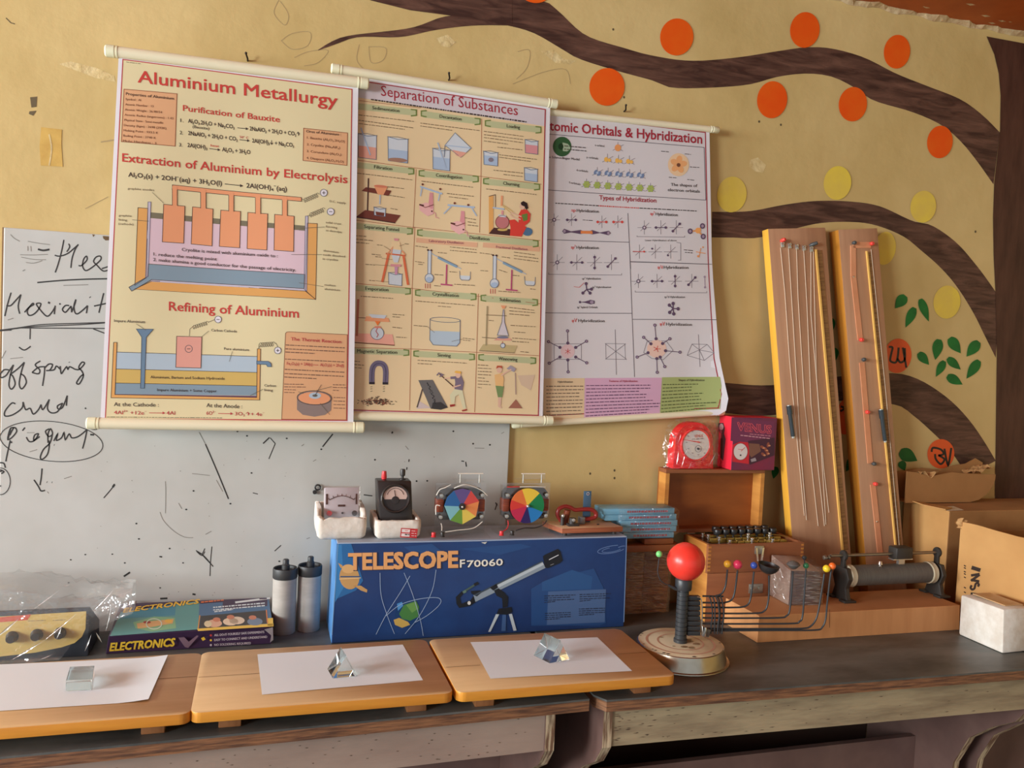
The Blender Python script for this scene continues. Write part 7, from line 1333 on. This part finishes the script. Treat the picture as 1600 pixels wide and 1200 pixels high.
def axes(f, x, y, s_, kind, m=LOBE):
    p = f(x, y)[0]; k = s_/4.5
    a.line([(p[0]-k*1.4, p[1]), (p[0]+k*1.4, p[1])], .6, AX, 3); a.line([(p[0], p[1]-k*1.5), (p[0], p[1]+k*1.4)], .6, AX, 3); a.line([(p[0]-k*.8, p[1]+k*.7), (p[0]+k, p[1]-k)], .6, AX, 3)
    if kind == 's': a.ell(p, 3.1, 3.1, m, 4, n=14); a.ell(p, 1.6, 1.6, ink(200, 186, 192), 5, n=12)
    if kind == 'x': dumb((p[0]-k, p[1]), (p[0]+k, p[1]), 2.1, m)
    if kind == 'y': dumb((p[0], p[1]-k), (p[0], p[1]+k), 2.1, m)
    if kind == 'z': dumb((p[0]-k*.7, p[1]+k*.75), (p[0]+k*.7, p[1]-k*.75), 2.1, m)
for x, k, m in ((117, 's', LOBE), (243, 'x', LOBE), (465, 'x', RED), (580, 'x', RED)): axes(D, x, 848 if x < 400 else 862, 30, k, m)
a.dashes(D(325, 848)[0], D(398, 852)[0], 1, TXT, 4)
p = D(175, 930, 325, 938, 352, 938, 530, 942)
a.poly(D(175, 930, 190, 912, 240, 930, 310, 920, 350, 938, 310, 950, 240, 938, 190, 948), LOBE, 4); a.poly(D(350, 938, 395, 920, 450, 938, 515, 925, 530, 942, 512, 958, 450, 942, 395, 952), LOBE, 4); a.poly(D(310, 926, 395, 926, 398, 948, 310, 946), ink(214, 120, 62), 5); a.ell(D(192, 930)[0], 2, 2.4, LOBL, 6); a.ell(D(512, 942)[0], 2, 2.4, LOBL, 6)
for x, k in ((770, 's'), (888, 'x'), (998, 'z')): axes(D, x, 903, 34, k)
a.line(D(718, 960, 718, 968, 1058, 972, 1058, 962), .7, AX, 3); a.text('Linear Hybridization of above', D(775, 1000)[0], D(1000, 1002)[0], 2.6, TXT, 4)
c = D(1155, 925)[0]; a.ell(c, 4.5, 4.5, ink(224, 150, 80), 5)
for x, y in ((1098, 930), (1187, 892), (1192, 968)): q = D(x, y)[0]; a.line([c, q], 2.6, ink(206, 140, 90), 4); a.ell(q, 4, 4.4, LOBE, 5, n=14); a.ell(q, 2.2, 2.4, LOBL, 6, n=12)
for x, m in ((735, RED), (848, AX), (958, AX)): axes(D, x, 1078, 34, '', m)
a.line(D(688, 1074, 775, 1078), 1, RED, 4); a.ell(D(768, 1076)[0], 1.6, 1.6, RED, 5, n=8); a.ell(D(825, 1055)[0], 1.6, 1.6, LOBE, 5, n=8); a.ell(D(938, 1104)[0], 1.6, 1.6, LOBE, 5, n=8); a.line(D(1000, 1010, 1030, 1015, 1030, 1138, 1010, 1140), .7, AX, 3); a.dashes(D(1052, 1064)[0], D(1122, 1070)[0], 1.1, TXT, 4); a.dashes(D(1060, 1082)[0], D(1115, 1086)[0], 1.1, TXT, 4)
c = D(1175, 1082)[0]; a.line(D(1140, 1078, 1210, 1090), 1.2, OO, 4); a.line([(c[0], c[1]-7), (c[0]-3, c[1]+8)], 1.2, OO, 4); a.ell(D(1155, 1110)[0], 1.8, 1.8, OO, 5, n=8); a.ell(D(1190, 1045)[0], 1.4, 1.4, OO, 5, n=8)
for x, k in ((135, 's'), (272, 'x'), (397, 'y'), (515, 'z')): axes(E, x, 45, 38, k)
a.line(E(75, 115, 75, 128, 585, 132, 585, 120), .7, AX, 3); a.text('sp^3 Hybridization', E(310, 163)[0], E(440, 163)[0], 3.2, TXT, 4, bold=0.02); a.text('sp^3 Hybridization', E(380, 222)[0], E(512, 222)[0], 3, TXT, 4, bold=0.02); a.line(E(252, 212, 290, 218, 325, 185), .7, RED, 4); a.text('sp^3 hybrid Orbitals', E(275, 362)[0], E(418, 362)[0], 3.2, TXT, 4, bold=0.02)
for x, y in ((338, 192), (315, 257), (365, 257), (375, 230)): q = E(x, y)[0]; c = E(342, 232)[0]; a.line([c, q], 1.8, LOBE, 4); a.ell(q, 2.4, 2.6, LOBE, 5, n=12)
a.poly(E(290, 320, 330, 316, 370, 304, 398, 310, 398, 330, 370, 336, 330, 325), LOBE, 4); a.ell(E(295, 320)[0], 1.8, 2, LOBE, 5, n=10); a.ell(E(378, 320)[0], 3, 2.6, LOBL, 6, n=12)
for x, k in ((700, 's'), (828, 'x'), (952, 'y'), (1068, 'z')): axes(E, x, 175, 34, k)
dumb(E(1158, 145)[0], E(1160, 218)[0], 1.8, LOBL); a.line(E(678, 240, 678, 250, 1172, 256, 1172, 244), .7, AX, 3); a.text('sp^3d Hybridization', E(878, 291)[0], E(1020, 292)[0], 3.2, TXT, 4, bold=0.02)
c = E(938, 365)[0]
for x, y in ((938, 330), (912, 342), (972, 367), (914, 392), (942, 402)): q = E(x, y)[0]; a.line([c, q], 1.8, LOBE, 4); a.ell(q, 2.6, 2.8, LOBE, 5, n=12)
# two big star figures and their axis sketches
c = E(210, 662)[0]; a.ell(c, 11, 11, ink(206, 174, 176), 3)
a.line(E(115, 610, 305, 610), .7, AX, 3); a.line(E(115, 718, 305, 718), .7, AX, 3); a.line(E(115, 615, 115, 715), .7, AX, 3); a.line(E(305, 615, 305, 715), .7, AX, 3)
for l in ((208, 520, 210, 605), (75, 595, 155, 635), (340, 592, 265, 635), (212, 805, 210, 722), (80, 745, 155, 702), (342, 742, 265, 702)): p, q = E(*l); dumb(p, q, 2.5); a.ell(p, 1.3, 1.5, LOBL, 6, n=10); a.line([c, ((c[0]*2+q[0])/3, (c[1]*2+q[1])/3)], .7, RED, 5)
a.line(E(540, 510, 547, 825), .8, AX, 3); a.line(E(470, 608, 612, 610), .7, AX, 3); a.line(E(472, 716, 618, 718), .7, AX, 3); a.line(E(470, 608, 618, 718), .7, AX, 3); a.line(E(612, 610, 472, 716), .7, AX, 3); a.line(E(474, 612, 476, 712), .6, AX, 3); a.line(E(606, 612, 610, 714), .6, AX, 3)
c = E(825, 645)[0]; a.ell(c, 15, 14, ink(212, 176, 160), 3); a.line(E(760, 590, 890, 590, 938, 655, 870, 720, 790, 712, 735, 670), .7, AX, 3, closed=True)
for l in ((812, 480, 820, 575), (735, 565, 785, 610), (915, 575, 865, 608), (985, 668, 885, 658), (690, 702, 765, 672), (828, 808, 825, 712), (880, 768, 848, 702)): p, q = E(*l); dumb(p, q, 2.5); a.ell(p, 1.3, 1.5, LOBL, 6, n=10)
for t_ in range(5): q = (c[0]+math.cos(t_*1.25)*6, c[1]+math.sin(t_*1.25)*5); a.line([c, q], .9, RED, 5)
a.line(E(1112, 545, 1122, 770), .7, AX, 3); a.line(E(1068, 612, 1170, 614, 1215, 672, 1150, 725, 1035, 690), .7, AX, 3, closed=True); [a.line([E(1118, 652)[0], E(x, y)[0]], .7, AX, 3) for x, y in ((1068, 612), (1170, 614), (1215, 672), (1150, 725), (1035, 690))]
BX = (ink(206, 178, 138), ink(196, 150, 176), ink(150, 160, 96))
a.poly(E(40, 850, 328, 848, 322, 1130, 40, 1145), BX[0], 2); a.poly(E(330, 848, 860, 845, 848, 1095, 322, 1130), BX[1], 2.2); a.poly(E(862, 842, 1248, 838, 1256, 900, 1246, 1060, 848, 1095), BX[2], 2.4)
a.text('Hybridization', E(140, 880)[0], E(245, 880)[0], 3, TXT, 5); a.text('Features of Hybridization', E(498, 875)[0], E(692, 875)[0], 3.2, CRIM, 5, bold=0.02); a.text('Shapes of Hybridization', E(975, 868)[0], E(1150, 868)[0], 3.2, TXT, 5, bold=0.02)
rnd = random.Random(2)
for i in range(9): a.dashes(E(60, 905+i*25)[0], E(rnd.uniform(290, 318), 904+i*24)[0], 1.3, ink(96, 76, 62), 4, seed=i); 
for i in range(10): a.dashes(E(338-i*.6, 900+i*23.5)[0], E(rnd.uniform(680, 850), 897+i*21)[0], 1.4, ink(98, 64, 92), 4, seed=i+60)
for i in range(9): a.dashes(E(868-i*1.5, 893+i*24)[0], E(rnd.uniform(1060, 1240), 889+i*21)[0], 1.4, ink(76, 82, 44), 4, seed=i+90)
def curl3(q, u, v, n):
    k = max(0, u-0.80)/0.2; e = max(0, v-0.55)/0.45
    return q + n*(0.03*k*k*e*(1-0.75*max(0, v-0.93)/0.07))
chart('pale lilac chart titled Atomic Orbitals and Hybridization, rightmost of the three hanging charts', 2.173, 2.160, 2.2, 1.39, ((800, 169), (1123, 203.5)), ((800, 664), (1131, 644)), 0.0092, a, 800, 1131, 166, 664, 0.002, curl3)
